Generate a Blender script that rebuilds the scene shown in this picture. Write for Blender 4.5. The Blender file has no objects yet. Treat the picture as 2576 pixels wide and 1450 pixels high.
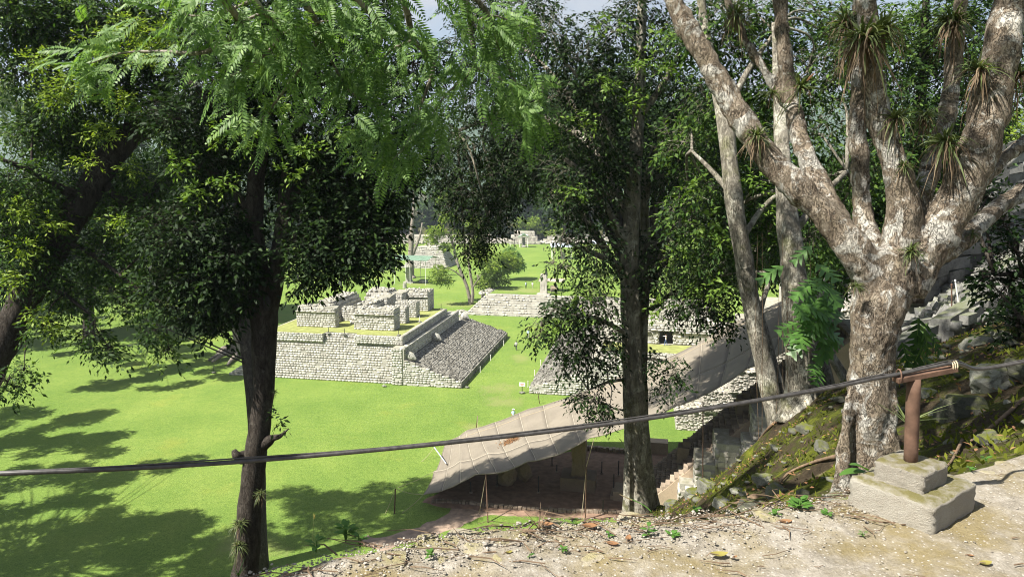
import bpy, bmesh, math, random
import numpy as np
from mathutils import Vector, Matrix, noise
PI = math.pi
R = math.radians
sc = bpy.context.scene
C = sc.collection

# ------------------------------------------------------------------ camera, sky, sun, exposure
CAM_Z, PITCH = 30.0, R(8.73)
cd = bpy.data.cameras.new('camera'); cam = bpy.data.objects.new('camera', cd); C.objects.link(cam)
cd.sensor_width = 36; cd.lens = 24.957; cd.clip_end = 12000; cd.clip_start = 0.05
cam.location = (0, 0, CAM_Z); cam.rotation_euler = (PI/2 - PITCH, 0, 0)
sc.camera = cam

SUN_EL = R(52); SUN_AZ_SHADOW = R(30)           # shadows fall towards +x, turned this much towards +y
sd = Vector((-math.cos(SUN_EL)*math.cos(SUN_AZ_SHADOW), -math.cos(SUN_EL)*math.sin(SUN_AZ_SHADOW), math.sin(SUN_EL)))
wd = bpy.data.worlds.new('World'); sc.world = wd; wd.use_nodes = True
nt = wd.node_tree; nt.nodes.clear()
wo = nt.nodes.new('ShaderNodeOutputWorld'); bg = nt.nodes.new('ShaderNodeBackground')
sky = nt.nodes.new('ShaderNodeTexSky'); sky.sky_type = 'NISHITA'; sky.sun_disc = False
sky.sun_elevation = SUN_EL; sky.sun_rotation = math.atan2(sd.x, sd.y); sky.air_density = 1.0; sky.dust_density = 1.2
tc = nt.nodes.new('ShaderNodeTexCoord')
mp = nt.nodes.new('ShaderNodeMapping'); mp.inputs['Scale'].default_value = (1, 1, 2.6)
nz = nt.nodes.new('ShaderNodeTexNoise'); nz.inputs['Scale'].default_value = 2.3; nz.inputs['Detail'].default_value = 7; nz.inputs['Roughness'].default_value = .58
rp = nt.nodes.new('ShaderNodeValToRGB'); rp.color_ramp.elements[0].position = .44; rp.color_ramp.elements[1].position = .60
mx = nt.nodes.new('ShaderNodeMixRGB'); mx.inputs[2].default_value = (4.4, 4.6, 5.0, 1)
nt.links.new(tc.outputs['Generated'], mp.inputs['Vector']); nt.links.new(mp.outputs['Vector'], nz.inputs['Vector'])
nt.links.new(nz.outputs['Fac'], rp.inputs['Fac']); nt.links.new(rp.outputs['Color'], mx.inputs[0])
nt.links.new(sky.outputs['Color'], mx.inputs[1]); nt.links.new(mx.outputs['Color'], bg.inputs['Color'])
bg.inputs['Strength'].default_value = 0.05
nt.links.new(bg.outputs['Background'], wo.inputs['Surface'])
sl = bpy.data.lights.new('sun', 'SUN'); sl.energy = 4.9; sl.angle = R(.53); sl.color = (1, .95, .86)
so = bpy.data.objects.new('sun', sl); C.objects.link(so); so.location = (-60, -40, 90)
so.rotation_euler = (-sd).to_track_quat('-Z', 'Y').to_euler()
sc.view_settings.view_transform = 'Standard'; sc.view_settings.look = 'None'
sc.view_settings.exposure = 1.48; sc.view_settings.gamma = 1
sc.render.engine = 'CYCLES'
cy = sc.cycles
cy.max_bounces = 6; cy.diffuse_bounces = 3; cy.glossy_bounces = 2; cy.transmission_bounces = 4; cy.transparent_max_bounces = 6
cy.use_denoising = True; cy.filter_width = 1.05
cy.sample_clamp_indirect = 6

# ------------------------------------------------------------------ where a sight line meets a plane (metres; camera at x=y=0)
F_, CX, CY = 1785.1, 1287.5, 725.0
cP, sP = math.cos(PITCH), math.sin(PITCH)
def ray(u, v):
    a = (u-CX)/F_; b = -(v-CY)/F_
    return Vector((a, cP+b*sP, -sP+b*cP))
def W(u, v, y):                      # point at distance y north of the camera
    d = ray(u, v); return Vector((0, 0, CAM_Z)) + d*(y/d.y)
def G(u, v, z=0.0):                  # point on the level z
    d = ray(u, v); return Vector((0, 0, CAM_Z)) + d*((z-CAM_Z)/d.z)
def proj(p):
    zc = p[1]*cP-(p[2]-CAM_Z)*sP; yc = p[1]*sP+(p[2]-CAM_Z)*cP
    return CX+F_*p[0]/max(zc, .01), CY-F_*yc/max(zc, .01), zc
AZ = R(10.8)                         # the ruins' grid is turned this much from the line of sight
FV = Vector((math.sin(AZ), math.cos(AZ), 0)); RV = Vector((math.cos(AZ), -math.sin(AZ), 0)); UP = Vector((0, 0, 1))
def RF(r, f, z=0.0): return RV*r + FV*f + UP*z
def ONF(u, v, f0):                   # point on the vertical plane f = f0 of the ruins' grid
    d = ray(u, v); t = f0/(d.dot(FV)); return Vector((0, 0, CAM_Z)) + d*t

# ------------------------------------------------------------------ object helpers
def tag(o, label=None, cat=None, group=None, kind=None):
    if label: o['label'] = label
    if cat: o['category'] = cat
    if group: o['group'] = group
    if kind: o['kind'] = kind
    return o
def link(name, me, parent=None, mat=None, loc=None):
    o = bpy.data.objects.new(name, me); C.objects.link(o)
    if mat is not None and me is not None and len(me.materials) == 0: me.materials.append(mat)
    if parent is not None: o.parent = parent
    if loc is not None: o.location = loc
    return o
def empty(name, loc, label, cat, group=None):
    o = bpy.data.objects.new(name, None); C.objects.link(o); o.location = loc; o.empty_display_size = .2
    return tag(o, label, cat, group)
def origin_of(o):
    p = Vector((0, 0, 0))
    while o is not None: p += o.location; o = o.parent
    return p
def pyd(name, V, F, mat, parent=None, smooth=False, kind=None):    # V in world coordinates
    off = origin_of(parent)
    me = bpy.data.meshes.new(name)
    me.from_pydata([tuple(Vector(v)-off) for v in V], [], F)
    if smooth: me.polygons.foreach_set('use_smooth', [True]*len(me.polygons))
    me.update()
    o = link(name, me, parent, mat)
    if kind: o['kind'] = kind
    return o
def npmesh(name, V, Fq, mat, parent=None, smooth=False, kind=None):  # V (n,3) numpy world coords, Fq (m,k) numpy
    off = np.array(origin_of(parent)); V = np.asarray(V, dtype=np.float64)-off
    Fq = np.asarray(Fq, dtype=np.int32); k = Fq.shape[1]
    me = bpy.data.meshes.new(name)
    me.vertices.add(len(V)); me.vertices.foreach_set('co', V.astype(np.float32).ravel())
    me.loops.add(Fq.size); me.loops.foreach_set('vertex_index', Fq.ravel())
    me.polygons.add(len(Fq)); me.polygons.foreach_set('loop_start', np.arange(0, Fq.size, k, dtype=np.int32))
    me.update(calc_edges=True); me.validate()
    if smooth: me.polygons.foreach_set('use_smooth', np.ones(len(me.polygons), dtype=bool))
    o = link(name, me, parent, mat)
    if kind: o['kind'] = kind
    return o

# ------------------------------------------------------------------ materials
def nn(t, ty, **kw):
    n = t.nodes.new(ty)
    for k, v in kw.items():
        if k in n.inputs: n.inputs[k].default_value = v
        else: setattr(n, k, v)
    return n
def ramp(t, stops, fac):
    n = t.nodes.new('ShaderNodeValToRGB'); e = n.color_ramp.elements
    while len(e) < len(stops): e.new(.5)
    for i, (p, c) in enumerate(stops):
        e[i].position = p; e[i].color = (*c, 1) if len(c) == 3 else c
    t.links.new(fac, n.inputs['Fac']); return n.outputs['Color']
def mixc(t, fac, a, b, mode='MIX'):
    n = t.nodes.new('ShaderNodeMixRGB'); n.blend_type = mode
    for i, x in enumerate((fac, a, b)):
        if hasattr(x, 'is_linked'): t.links.new(x, n.inputs[i])
        elif isinstance(x, (int, float)): n.inputs[i].default_value = x if i == 0 else (x, x, x, 1)
        else: n.inputs[i].default_value = (*x, 1)
    return n.outputs['Color']
def mathn(t, op, a, b=0.0):
    n = t.nodes.new('ShaderNodeMath'); n.operation = op
    for i, x in enumerate((a, b)):
        if hasattr(x, 'is_linked'): t.links.new(x, n.inputs[i])
        else: n.inputs[i].default_value = x
    return n.outputs[0]
def base_mat(name, rough=.9, spec=.25):
    m = bpy.data.materials.new(name); m.use_nodes = True; t = m.node_tree; t.nodes.clear()
    out = t.nodes.new('ShaderNodeOutputMaterial'); b = t.nodes.new('ShaderNodeBsdfPrincipled')
    b.inputs['Roughness'].default_value = rough; b.inputs['Specular IOR Level'].default_value = spec
    t.links.new(b.outputs[0], out.inputs['Surface'])
    g = t.nodes.new('ShaderNodeNewGeometry')
    return m, t, b, g, out
def noisef(t, vec, scale, detail=4, rough=.55, dist=0.0):
    n = nn(t, 'ShaderNodeTexNoise', Scale=scale, Detail=detail, Roughness=rough, Distortion=dist)
    t.links.new(vec, n.inputs['Vector']); return n.outputs['Fac']
def rnd(t, g):
    oi = t.nodes.new('ShaderNodeObjectInfo')
    return mathn(t, 'FRACT', mathn(t, 'ADD', oi.outputs['Random'], g.outputs['Random Per Island']))
def bump(t, b, h, strength=.5, dist=.02):
    n = nn(t, 'ShaderNodeBump', Strength=strength, Distance=dist)
    t.links.new(h, n.inputs['Height']); t.links.new(n.outputs[0], b.inputs['Normal'])

def plain(name, col, rough=.7, spec=.3, metal=0, var=.25, scale=6):
    m, t, b, g, o = base_mat(name, rough, spec)
    f = noisef(t, g.outputs['Position'], scale, 5)
    c2 = tuple(max(0, x*(1-var)) for x in col); c3 = tuple(x*(1+var*.6) for x in col)
    t.links.new(ramp(t, [(.3, c2), (.7, c3)], f), b.inputs['Base Color']); b.inputs['Metallic'].default_value = metal
    return m
def stone(name, c_lo, c_hi, stain, stain_amt=.5, moss=(.16, .15, .05), moss_amt=.35, scale=1.0, bmp=.6):
    m, t, b, g, o = base_mat(name, .95, .15)
    P = g.outputs['Position']; r = rnd(t, g)
    base = ramp(t, [(0, c_lo), (.55, c_hi), (.85, tuple(min(1, x*1.12) for x in c_hi)), (1, c_lo)], r)
    n1 = noisef(t, P, 1.1*scale, 6, .65); n2 = noisef(t, P, 7*scale, 6, .7); n3 = noisef(t, P, 30*scale, 4, .7)
    col = mixc(t, ramp(t, [(.48, (0, 0, 0)), (.72, (stain_amt,)*3)], n1), base, stain)
    col = mixc(t, ramp(t, [(.52, (0, 0, 0)), (.70, (stain_amt*.9,)*3)], n2), col, tuple(x*.7 for x in stain))
    sx = t.nodes.new('ShaderNodeSeparateXYZ'); t.links.new(g.outputs['Normal'], sx.inputs[0])
    up = mathn(t, 'MULTIPLY', ramp(t, [(.55, (0, 0, 0)), (.95, (1, 1, 1))], sx.outputs[2]), ramp(t, [(.35, (0, 0, 0)), (.6, (moss_amt,)*3)], noisef(t, P, 2.3*scale, 5)))
    col = mixc(t, up, col, moss)
    col = mixc(t, .35, col, ramp(t, [(.3, (.45,)*3), (.7, (1.25,)*3)], n3), 'MULTIPLY')
    t.links.new(col, b.inputs['Base Color'])
    bump(t, b, mathn(t, 'ADD', n2, n3), bmp, .03)
    return m
def leafm(name, stops, trans=.3, rough=.5, spec=.35, tint=(1.25, 1.35, .5), nscale=.5):
    m, t, b, g, o = base_mat(name, rough, spec)
    n = noisef(t, g.outputs['Position'], nscale, 3)
    f = mathn(t, 'ADD', mathn(t, 'MULTIPLY', g.outputs['Random Per Island'], .65), mathn(t, 'MULTIPLY', n, .35))
    col = ramp(t, stops, f); t.links.new(col, b.inputs['Base Color'])
    tr = t.nodes.new('ShaderNodeBsdfTranslucent'); t.links.new(mixc(t, 1.0, col, tint, 'MULTIPLY'), tr.inputs['Color'])
    ms = t.nodes.new('ShaderNodeMixShader'); ms.inputs[0].default_value = trans
    t.links.new(b.outputs[0], ms.inputs[1]); t.links.new(tr.outputs[0], ms.inputs[2]); t.links.new(ms.outputs[0], o.inputs['Surface'])
    return m
def barkm(name, cols, patch, patch_lo, patch_hi, scale=1.0, crack=.6, moss=None, aniso=.35, speck=None):
    m, t, b, g, o = base_mat(name, .94, .12)
    P = g.outputs['Position']
    mp = nn(t, 'ShaderNodeMapping'); mp.inputs['Scale'].default_value = (1, 1, aniso); t.links.new(P, mp.inputs['Vector']); A = mp.outputs[0]
    n1 = noisef(t, A, 6*scale, 7, .65, .5); n2 = noisef(t, P, 2.0*scale, 7, .68, .8); n3 = noisef(t, P, 42*scale, 4, .7); n4 = noisef(t, A, 11*scale, 5, .6, 1.2); n5 = noisef(t, P, 9*scale, 5, .7, .5)
    col = ramp(t, [(.28, cols[0]), (.48, cols[1]), (.72, cols[2])], n1)
    big = noisef(t, P, .9*scale, 3)
    thr = mathn(t, 'ADD', n2, mathn(t, 'MULTIPLY', mathn(t, 'SUBTRACT', big, .5), .35))
    col = mixc(t, ramp(t, [(patch_lo, (0, 0, 0)), (patch_hi, (.9,)*3)], thr), col, mixc(t, n5, tuple(x*.72 for x in patch), tuple(min(1, x*1.15) for x in patch)))
    if speck is not None:
        col = mixc(t, ramp(t, [(.60, (0, 0, 0)), (.66, (.85,)*3)], n5), col, speck)
    if moss is not None:
        col = mixc(t, ramp(t, [(.54, (0, 0, 0)), (.68, (.75,)*3)], noisef(t, P, 1.3*scale, 6, .65)), col, moss)
    rid = mathn(t, 'ABSOLUTE', mathn(t, 'SUBTRACT', n4, .5))
    ck = ramp(t, [(.0, (1-crack,)*3), (.028, (1, 1, 1))], rid)
    col = mixc(t, ramp(t, [(.40, (0, 0, 0)), (.52, (1, 1, 1))], noisef(t, P, 3.1*scale, 3)), col, mixc(t, 1.0, col, ck, 'MULTIPLY'))
    col = mixc(t, .55, col, ramp(t, [(.3, (.5,)*3), (.7, (1.25,)*3)], n3), 'MULTIPLY')
    t.links.new(col, b.inputs['Base Color'])
    h = mathn(t, 'ADD', mathn(t, 'MULTIPLY', n1, 1.1), mathn(t, 'MULTIPLY', ramp(t, [(0, (0, 0, 0)), (.05, (1, 1, 1))], rid), .7))
    bump(t, b, mathn(t, 'ADD', h, mathn(t, 'MULTIPLY', n3, .35)), .9, .028/scale**.5)
    return m

M = {}
# lawn
m, t, b, g, o = base_mat('lawn_grass', .95, .1); P = g.outputs['Position']
n1 = noisef(t, P, .035, 5, .6); n2 = noisef(t, P, .35, 5, .65); n3 = noisef(t, P, 9, 4, .8); n4 = noisef(t, P, 2.2, 5, .7)
col = ramp(t, [(.32, (.132, .208, .047)), (.5, (.162, .240, .055)), (.68, (.202, .268, .066))], mathn(t, 'ADD', mathn(t, 'MULTIPLY', n1, .55), mathn(t, 'MULTIPLY', n2, .45)))
col = mixc(t, ramp(t, [(.60, (0, 0, 0)), (.75, (.5,)*3)], noisef(t, P, .11, 4, .6)), col, (.26, .27, .06))
col = mixc(t, .85, col, ramp(t, [(.25, (.35, .42, .30)), (.5, (.92, .95, .9)), (.75, (1.55, 1.45, 1.5))], n3), 'MULTIPLY')
col = mixc(t, .6, col, ramp(t, [(.3, (.55, .64, .5)), (.7, (1.38, 1.30, 1.3))], noisef(t, P, 4.5, 6, .8)), 'MULTIPLY')
col = mixc(t, .6, col, ramp(t, [(.3, (.60, .68, .58)), (.7, (1.30, 1.22, 1.2))], n4), 'MULTIPLY')
col = mixc(t, .7, col, ramp(t, [(.32, (.72, .80, .70)), (.68, (1.18, 1.10, 1.1))], noisef(t, P, .09, 5, .65)), 'MULTIPLY')
def worn(col, c, rx, ry, amt, tint):          # a worn patch of turf: a place on the ground, not a shade
    mp_ = nn(t, 'ShaderNodeMapping'); mp_.inputs['Location'].default_value = (-c[0]/rx, -c[1]/ry, 0); mp_.inputs['Scale'].default_value = (1/rx, 1/ry, 0); t.links.new(P, mp_.inputs['Vector'])
    ln = t.nodes.new('ShaderNodeVectorMath'); ln.operation = 'LENGTH'; t.links.new(mp_.outputs[0], ln.inputs[0])
    f_ = mathn(t, 'ADD', ln.outputs['Value'], mathn(t, 'MULTIPLY', mathn(t, 'SUBTRACT', n2, .5), 2.6))
    f_ = mathn(t, 'ADD', f_, mathn(t, 'MULTIPLY', mathn(t, 'SUBTRACT', n4, .5), 1.6))
    return mixc(t, ramp(t, [(.25, (amt,)*3), (1.0, (0, 0, 0))], f_), col, tint)
for c_, rx_, ry_ in (((-1.6, 99.5), 3.2, 3.2), ((1.5, 117.5), 2.0, 3.5), ((-3.6, 82.5), 3.0, 2.4), ((-1.2, 93.5), 3.5, 3), ((-14, 170), 6, 5), ((3, 168), 8, 4), ((-22, 55), 4, 2.5), ((-28, 203), 6, 4)):
    col = worn(col, c_, rx_, ry_, .42, (.27, .255, .11))
t.links.new(col, b.inputs['Base Color']); bump(t, b, n3, .9, .12); M['lawn'] = m
M['drygrass'] = plain('dry_grass', (.27, .27, .07), .95, .1, 0, .35, 3)
M['dirt'] = plain('dirt', (.24, .16, .115), .97, .1, 0, .3, 1.5)
M['path'] = plain('dirt_path', (.30, .225, .17), .97, .1, 0, .35, 1.8)
M['stone'] = stone('pale_limestone', (.34, .328, .29), (.47, .458, .41), (.19, .182, .16), .7, (.25, .23, .13), .65)
M['stone_core'] = stone('limestone_core', (.33, .318, .275), (.37, .357, .31), (.22, .21, .17), .5)
M['stone_bench'] = stone('dark_bench_stone', (.105, .098, .084), (.26, .25, .22), (.07, .066, .056), .8, (.15, .14, .09), .3)
M['stone_stair'] = stone('brown_stair_stone', (.20, .155, .12), (.34, .275, .215), (.13, .10, .08), .4, (.2, .17, .1), .2)
M['stone_rubble'] = stone('rubble_stone', (.30, .28, .25), (.50, .47, .41), (.16, .15, .13), .5, (.2, .2, .08), .3)
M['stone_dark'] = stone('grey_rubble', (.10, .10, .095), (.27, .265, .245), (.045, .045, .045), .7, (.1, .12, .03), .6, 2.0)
M['plaster'] = stone('plaster', (.36, .28, .20), (.40, .32, .235), (.24, .19, .14), .5, (.3, .25, .15), .2)
M['moss_rock'] = stone('lichen_rock', (.09, .09, .07), (.22, .218, .185), (.06, .065, .045), .8, (.13, .145, .022), .95, 4.0)
M['edge_rock'] = stone('ledge_rock', (.25, .22, .165), (.36, .32, .25), (.22, .19, .11), .7, (.30, .27, .10), .5, 5.0)
M['concrete'] = stone('weathered_concrete', (.34, .31, .258), (.40, .368, .305), (.56, .54, .475), .6, (.20, .18, .055), .9, 7.0, .8)
M['gravel'] = stone('gravel', (.24, .205, .165), (.46, .42, .36), (.3, .26, .2), .3, (.4, .36, .25), .2, 8.0)
M['grass_top'] = plain('platform_turf', (.235, .255, .085), .95, .1, 0, .3, 1.2)
M['bark_dark'] = barkm('dark_bark', ((.022, .018, .014), (.055, .046, .038), (.10, .088, .074)), (.15, .135, .115), .62, .74, 1.2)
M['bark_pale'] = barkm('pale_patchy_bark', ((.075, .056, .040), (.185, .148, .110), (.32, .275, .215)), (.49, .47, .42), .52, .58, 3.0, .9, (.20, .165, .115), .5, (.41, .39, .345))
M['bark_grey'] = barkm('grey_green_bark', ((.09, .08, .062), (.22, .20, .16), (.37, .34, .275)), (.50, .48, .40), .52, .62, 1.5, .75, (.13, .135, .05), .35)
M['bark_far'] = barkm('far_bark', ((.14, .12, .10), (.25, .22, .18), (.36, .33, .28)), (.42, .40, .35), .55, .65, .6)
M['leaf_dark'] = leafm('dark_glossy_leaf', [(.15, (.006, .014, .0045)), (.55, (.015, .034, .009)), (.9, (.048, .088, .019))], .26, .55, .12)
M['leaf_mid'] = leafm('mid_green_leaf', [(.15, (.015, .036, .009)), (.55, (.038, .082, .017)), (.9, (.13, .205, .038))], .36, .55, .15)
M['leaf_fern'] = leafm('feathery_leaf', [(.15, (.066, .135, .032)), (.55, (.12, .215, .052)), (.9, (.21, .32, .09))], .4, .5, .3)
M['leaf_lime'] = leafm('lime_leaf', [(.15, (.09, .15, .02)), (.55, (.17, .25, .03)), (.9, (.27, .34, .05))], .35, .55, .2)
M['leaf_forest'] = leafm('forest_leaf', [(.15, (.012, .03, .010)), (.5, (.035, .075, .018)), (.75, (.07, .125, .025)), (1, (.15, .20, .04))], .25, .6, .2, nscale=.08)
M['leaf_sun'] = leafm('sun_tinted_leaf', [(.15, (.06, .12, .018)), (.55, (.11, .185, .028)), (.9, (.17, .25, .045))], .35, .5, .2)  # brighter leaf colour with the sunlight on the crowns painted in
M['leaf_bright'] = leafm('bright_plant_leaf', [(.1, (.05, .125, .025)), (.9, (.105, .22, .042))], .35, .4, .4)
M['brom'] = leafm('bromeliad_leaf', [(.1, (.04, .062, .018)), (.6, (.11, .14, .05)), (1, (.21, .23, .11))], .25, .5, .3)
M['brom_dead'] = leafm('dead_bromeliad_leaf', [(.1, (.07, .048, .03)), (.6, (.16, .115, .072)), (1, (.28, .22, .15))], .15, .7, .15, (1.1, .9, .7))
M['dry_leaf'] = leafm('dry_leaf', [(.1, (.14, .07, .035)), (.6, (.26, .14, .07)), (1, (.36, .25, .10))], .2, .6, .2, (1.1, .9, .6))
M['yellow_leaf'] = leafm('yellow_fallen_leaf', [(.1, (.20, .18, .05)), (.9, (.30, .26, .07))], .2, .5, .3, (1.1, 1, .6))
M['twig'] = plain('dead_twig', (.17, .12, .08), .9, .1, 0, .4, 20)
M['rust'] = plain('rusty_steel', (.118, .070, .048), .8, .25, .1, .5, 14)
M['cable'] = plain('black_cable', (.050, .047, .045), .45, .4, 0, .5, 40)
M['rope'] = plain('pale_rope', (.38, .32, .22), .9, .1, 0, .2, 30)
M['steel'] = plain('galvanised_steel', (.55, .57, .60), .4, .5, .6, .2, 8)
M['dark_iron'] = plain('dark_iron', (.035, .032, .03), .6, .3, .3, .3, 10)
M['white_paint'] = plain('white_paint', (.75, .74, .70), .6, .3, 0, .1, 5)
M['red_print'] = plain('red_print', (.45, .05, .04), .6, .3, 0, .1, 5)
def roofm(name, col):
    m, t, b, g, o = base_mat(name, .7, .12)
    n = noisef(t, g.outputs['Position'], .8, 5)
    t.links.new(ramp(t, [(.3, tuple(x*.8 for x in col)), (.7, tuple(x*1.15 for x in col))], n), b.inputs['Base Color']); return m
M['roof_green'] = roofm('green_roof_sheet', (.15, .23, .165)); M['roof_teal'] = roofm('teal_roof_sheet', (.13, .24, .25)); M['roof_white'] = roofm('white_roof_sheet', (.42, .48, .54)); M['roof_tan'] = roofm('tan_roof_sheet', (.42, .35, .28))
# tarp cloth
m, t, b, g, o = base_mat('canvas_cloth', .85, .15)
n = noisef(t, g.outputs['Position'], .5, 5, .6); n2 = noisef(t, g.outputs['Position'], 18, 3)
r_ = g.outputs['Random Per Island']
col = ramp(t, [(.0, (.19, .166, .130)), (.5, (.21, .184, .145)), (.85, (.222, .195, .156)), (1, (.245, .233, .21))], r_)
col = mixc(t, .5, col, ramp(t, [(.35, (.78,)*3), (.65, (1.12,)*3)], n), 'MULTIPLY'); col = mixc(t, .3, col, ramp(t, [(.3, (.8,)*3), (.7, (1.15,)*3)], n2), 'MULTIPLY')
t.links.new(col, b.inputs['Base Color']); bump(t, b, mathn(t, 'ADD', noisef(t, g.outputs['Position'], 1.4, 5, .6, .8), mathn(t, 'MULTIPLY', n2, .15)), .5, .12)
tr = t.nodes.new('ShaderNodeBsdfTranslucent'); t.links.new(col, tr.inputs['Color']); ms = t.nodes.new('ShaderNodeMixShader'); ms.inputs[0].default_value = .06
t.links.new(b.outputs[0], ms.inputs[1]); t.links.new(tr.outputs[0], ms.inputs[2]); t.links.new(ms.outputs[0], o.inputs['Surface']); M['canvas'] = m
M['seam'] = plain('canvas_seam', (.40, .36, .29), .85, .15, 0, .15, 10)
# mossy slope
m, t, b, g, o = base_mat('mossy_earth', .97, .1); P = g.outputs['Position']
n1 = noisef(t, P, 1.1, 6, .65, .4); n2 = noisef(t, P, 6, 6, .7); n3 = noisef(t, P, 28, 4, .7)
col = ramp(t, [(.34, (.03, .023, .015)), (.46, (.055, .042, .026)), (.52, (.05, .058, .012)), (.64, (.135, .15, .018))], mathn(t, 'ADD', mathn(t, 'MULTIPLY', n1, .6), mathn(t, 'MULTIPLY', n2, .4)))
col = mixc(t, ramp(t, [(.60, (0, 0, 0)), (.70, (.8,)*3)], noisef(t, P, 3.1, 5, .7)), col, (.22, .165, .11))
col = mixc(t, .6, col, ramp(t, [(.3, (.4,)*3), (.7, (1.5,)*3)], n3), 'MULTIPLY')
t.links.new(col, b.inputs['Base Color']); bump(t, b, mathn(t, 'ADD', n2, n3), .9, .05); M['moss'] = m
# walkway
m, t, b, g, o = base_mat('walkway_concrete', .95, .15); P = g.outputs['Position']
n1 = noisef(t, P, 2.2, 6, .65); n2 = noisef(t, P, 14, 6, .7); n3 = noisef(t, P, 90, 4, .7)
vo = nn(t, 'ShaderNodeTexVoronoi', Scale=38); t.links.new(P, vo.inputs['Vector'])
col = ramp(t, [(.3, (.17, .15, .118)), (.5, (.265, .238, .195)), (.7, (.37, .342, .295))], n2)
col = mixc(t, ramp(t, [(.44, (0, 0, 0)), (.62, (.8,)*3)], n1), col, (.185, .145, .06))
col = mixc(t, ramp(t, [(.16, (1, 1, 1)), (.22, (0, 0, 0))], vo.outputs['Distance']), col, mixc(t, noisef(t, P, 40, 2), (.16, .145, .13), (.62, .57, .50)))
col = mixc(t, .5, col, ramp(t, [(.3, (.6,)*3), (.7, (1.3,)*3)], n3), 'MULTIPLY')
t.links.new(col, b.inputs['Base Color']); bump(t, b, mathn(t, 'ADD', n2, n3), .8, .012); M['walk'] = m
M['hill'] = leafm('hill_woods', [(.2, (.02, .045, .015)), (.6, (.035, .07, .02)), (.9, (.06, .095, .025))], .0, .9, .1, nscale=.01)
for k, c in dict(skin=(.32, .18, .115), hair=(.02, .015, .012), shirt_white=(.72, .72, .72), shirt_blue=(.45, .58, .72), shirt_grey=(.42, .42, .44), trousers_dark=(.035, .037, .05), trousers_blue=(.09, .14, .28), trousers_pale=(.40, .38, .33), hat=(.75, .72, .64), shirt_dark=(.04, .04, .045)).items():
    M[k] = plain(k, c, .8, .2, 0, .12, 12)
# ------------------------------------------------------------------ shape helpers
BOXF = [(0, 3, 2, 1), (4, 5, 6, 7), (0, 1, 5, 4), (1, 2, 6, 5), (2, 3, 7, 6), (3, 0, 4, 7)]
def box_v(c, ax, h):            # centre, three axes, half sizes
    return [c + ax[0]*(sx*h[0]) + ax[1]*(sy*h[1]) + ax[2]*(sz*h[2]) for sz in (-1, 1) for sx, sy in ((-1, -1), (1, -1), (1, 1), (-1, 1))]
GRID = (RV, FV, UP)
class MB:
    def __init__(s): s.V = []; s.F = []
    def add(s, V, F):
        o = len(s.V); s.V += [Vector(v) for v in V]; s.F += [tuple(i+o for i in f) for f in F]; return s
    def box(s, c, h, ax=GRID): return s.add(box_v(Vector(c), ax, h), BOXF)
    def rbox(s, r0, r1, f0, f1, z0, z1): return s.box(RF((r0+r1)/2, (f0+f1)/2, (z0+z1)/2), (abs(r1-r0)/2, abs(f1-f0)/2, abs(z1-z0)/2))
    def tube(s, pts, rad, seg=8, **k): V, F = tube(pts, rad, seg, **k); return s.add(V, F)
    def build(s, name, mat, parent=None, smooth=False, kind=None): return pyd(name, s.V, s.F, mat, parent, smooth, kind)
def catmull(P, n):
    P = [Vector(p) for p in P]
    if len(P) < 3 or n <= 1: return P
    Q = [P[0]*2-P[1]] + P + [P[-1]*2-P[-2]]; out = []
    for i in range(1, len(Q)-2):
        a, b, c, d = Q[i-1:i+3]
        for j in range(n):
            t_ = j/n
            out.append(.5*((2*b)+(c-a)*t_+(2*a-5*b+4*c-d)*t_*t_+(3*b-a-3*c+d)*t_**3))
    out.append(P[-1]); return out
def tube(pts, rad, seg=8, sub=1, flute=0, nflute=5, namp=0, nscale=1.0, cap=True, seed=0):
    n0 = len(pts); rad = list(rad) if hasattr(rad, '__len__') else [rad]*n0
    P = catmull(pts, sub); m = len(P)
    rr = np.interp(np.linspace(0, n0-1, m), np.arange(n0), rad)
    V = []; F = []
    T = [(P[min(i+1, m-1)]-P[max(i-1, 0)]).normalized() for i in range(m)]
    nrm = T[0].orthogonal().normalized()
    for i in range(m):
        nrm = (nrm - T[i]*nrm.dot(T[i])); nrm = nrm.normalized() if nrm.length > 1e-6 else T[i].orthogonal().normalized()
        bi = T[i].cross(nrm)
        for j in range(seg):
            a = 2*PI*j/seg; r_ = rr[i]
            if flute: r_ *= 1 + flute*math.cos(nflute*a+seed+.35*i*.3) + flute*.5*math.cos((nflute+2)*a+seed*2)
            d = nrm*math.cos(a)+bi*math.sin(a)
            if namp: r_ *= 1 + namp*noise.noise((P[i]+d*r_)*nscale+Vector((seed*7.1, 0, 0)))*1.6
            V.append(P[i]+d*r_)
    for i in range(m-1):
        for j in range(seg):
            k = (j+1) % seg; F.append((i*seg+j, i*seg+k, (i+1)*seg+k, (i+1)*seg+j))
    if cap: F.append(tuple(range(seg-1, -1, -1))); F.append(tuple((m-1)*seg+j for j in range(seg)))
    return V, F
def rock_mesh(name, seed, sub=2, amp=.28, flat=1.0):
    bm = bmesh.new(); bmesh.ops.create_icosphere(bm, subdivisions=sub, radius=1)
    for v in bm.verts:
        q = v.co*1.0+Vector((seed*3.7, seed*1.3, 0)); k = 1+amp*noise.noise(q*1.1)*1.8+amp*.5*noise.noise(q*2.7)
        c = v.co*k; mxx = .82
        v.co = Vector((max(-mxx, min(mxx, c.x)), max(-mxx, min(mxx, c.y)), max(-.75, min(.75, c.z))*flat))
    me = bpy.data.meshes.new(name); bm.to_mesh(me); bm.free(); return me
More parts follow.
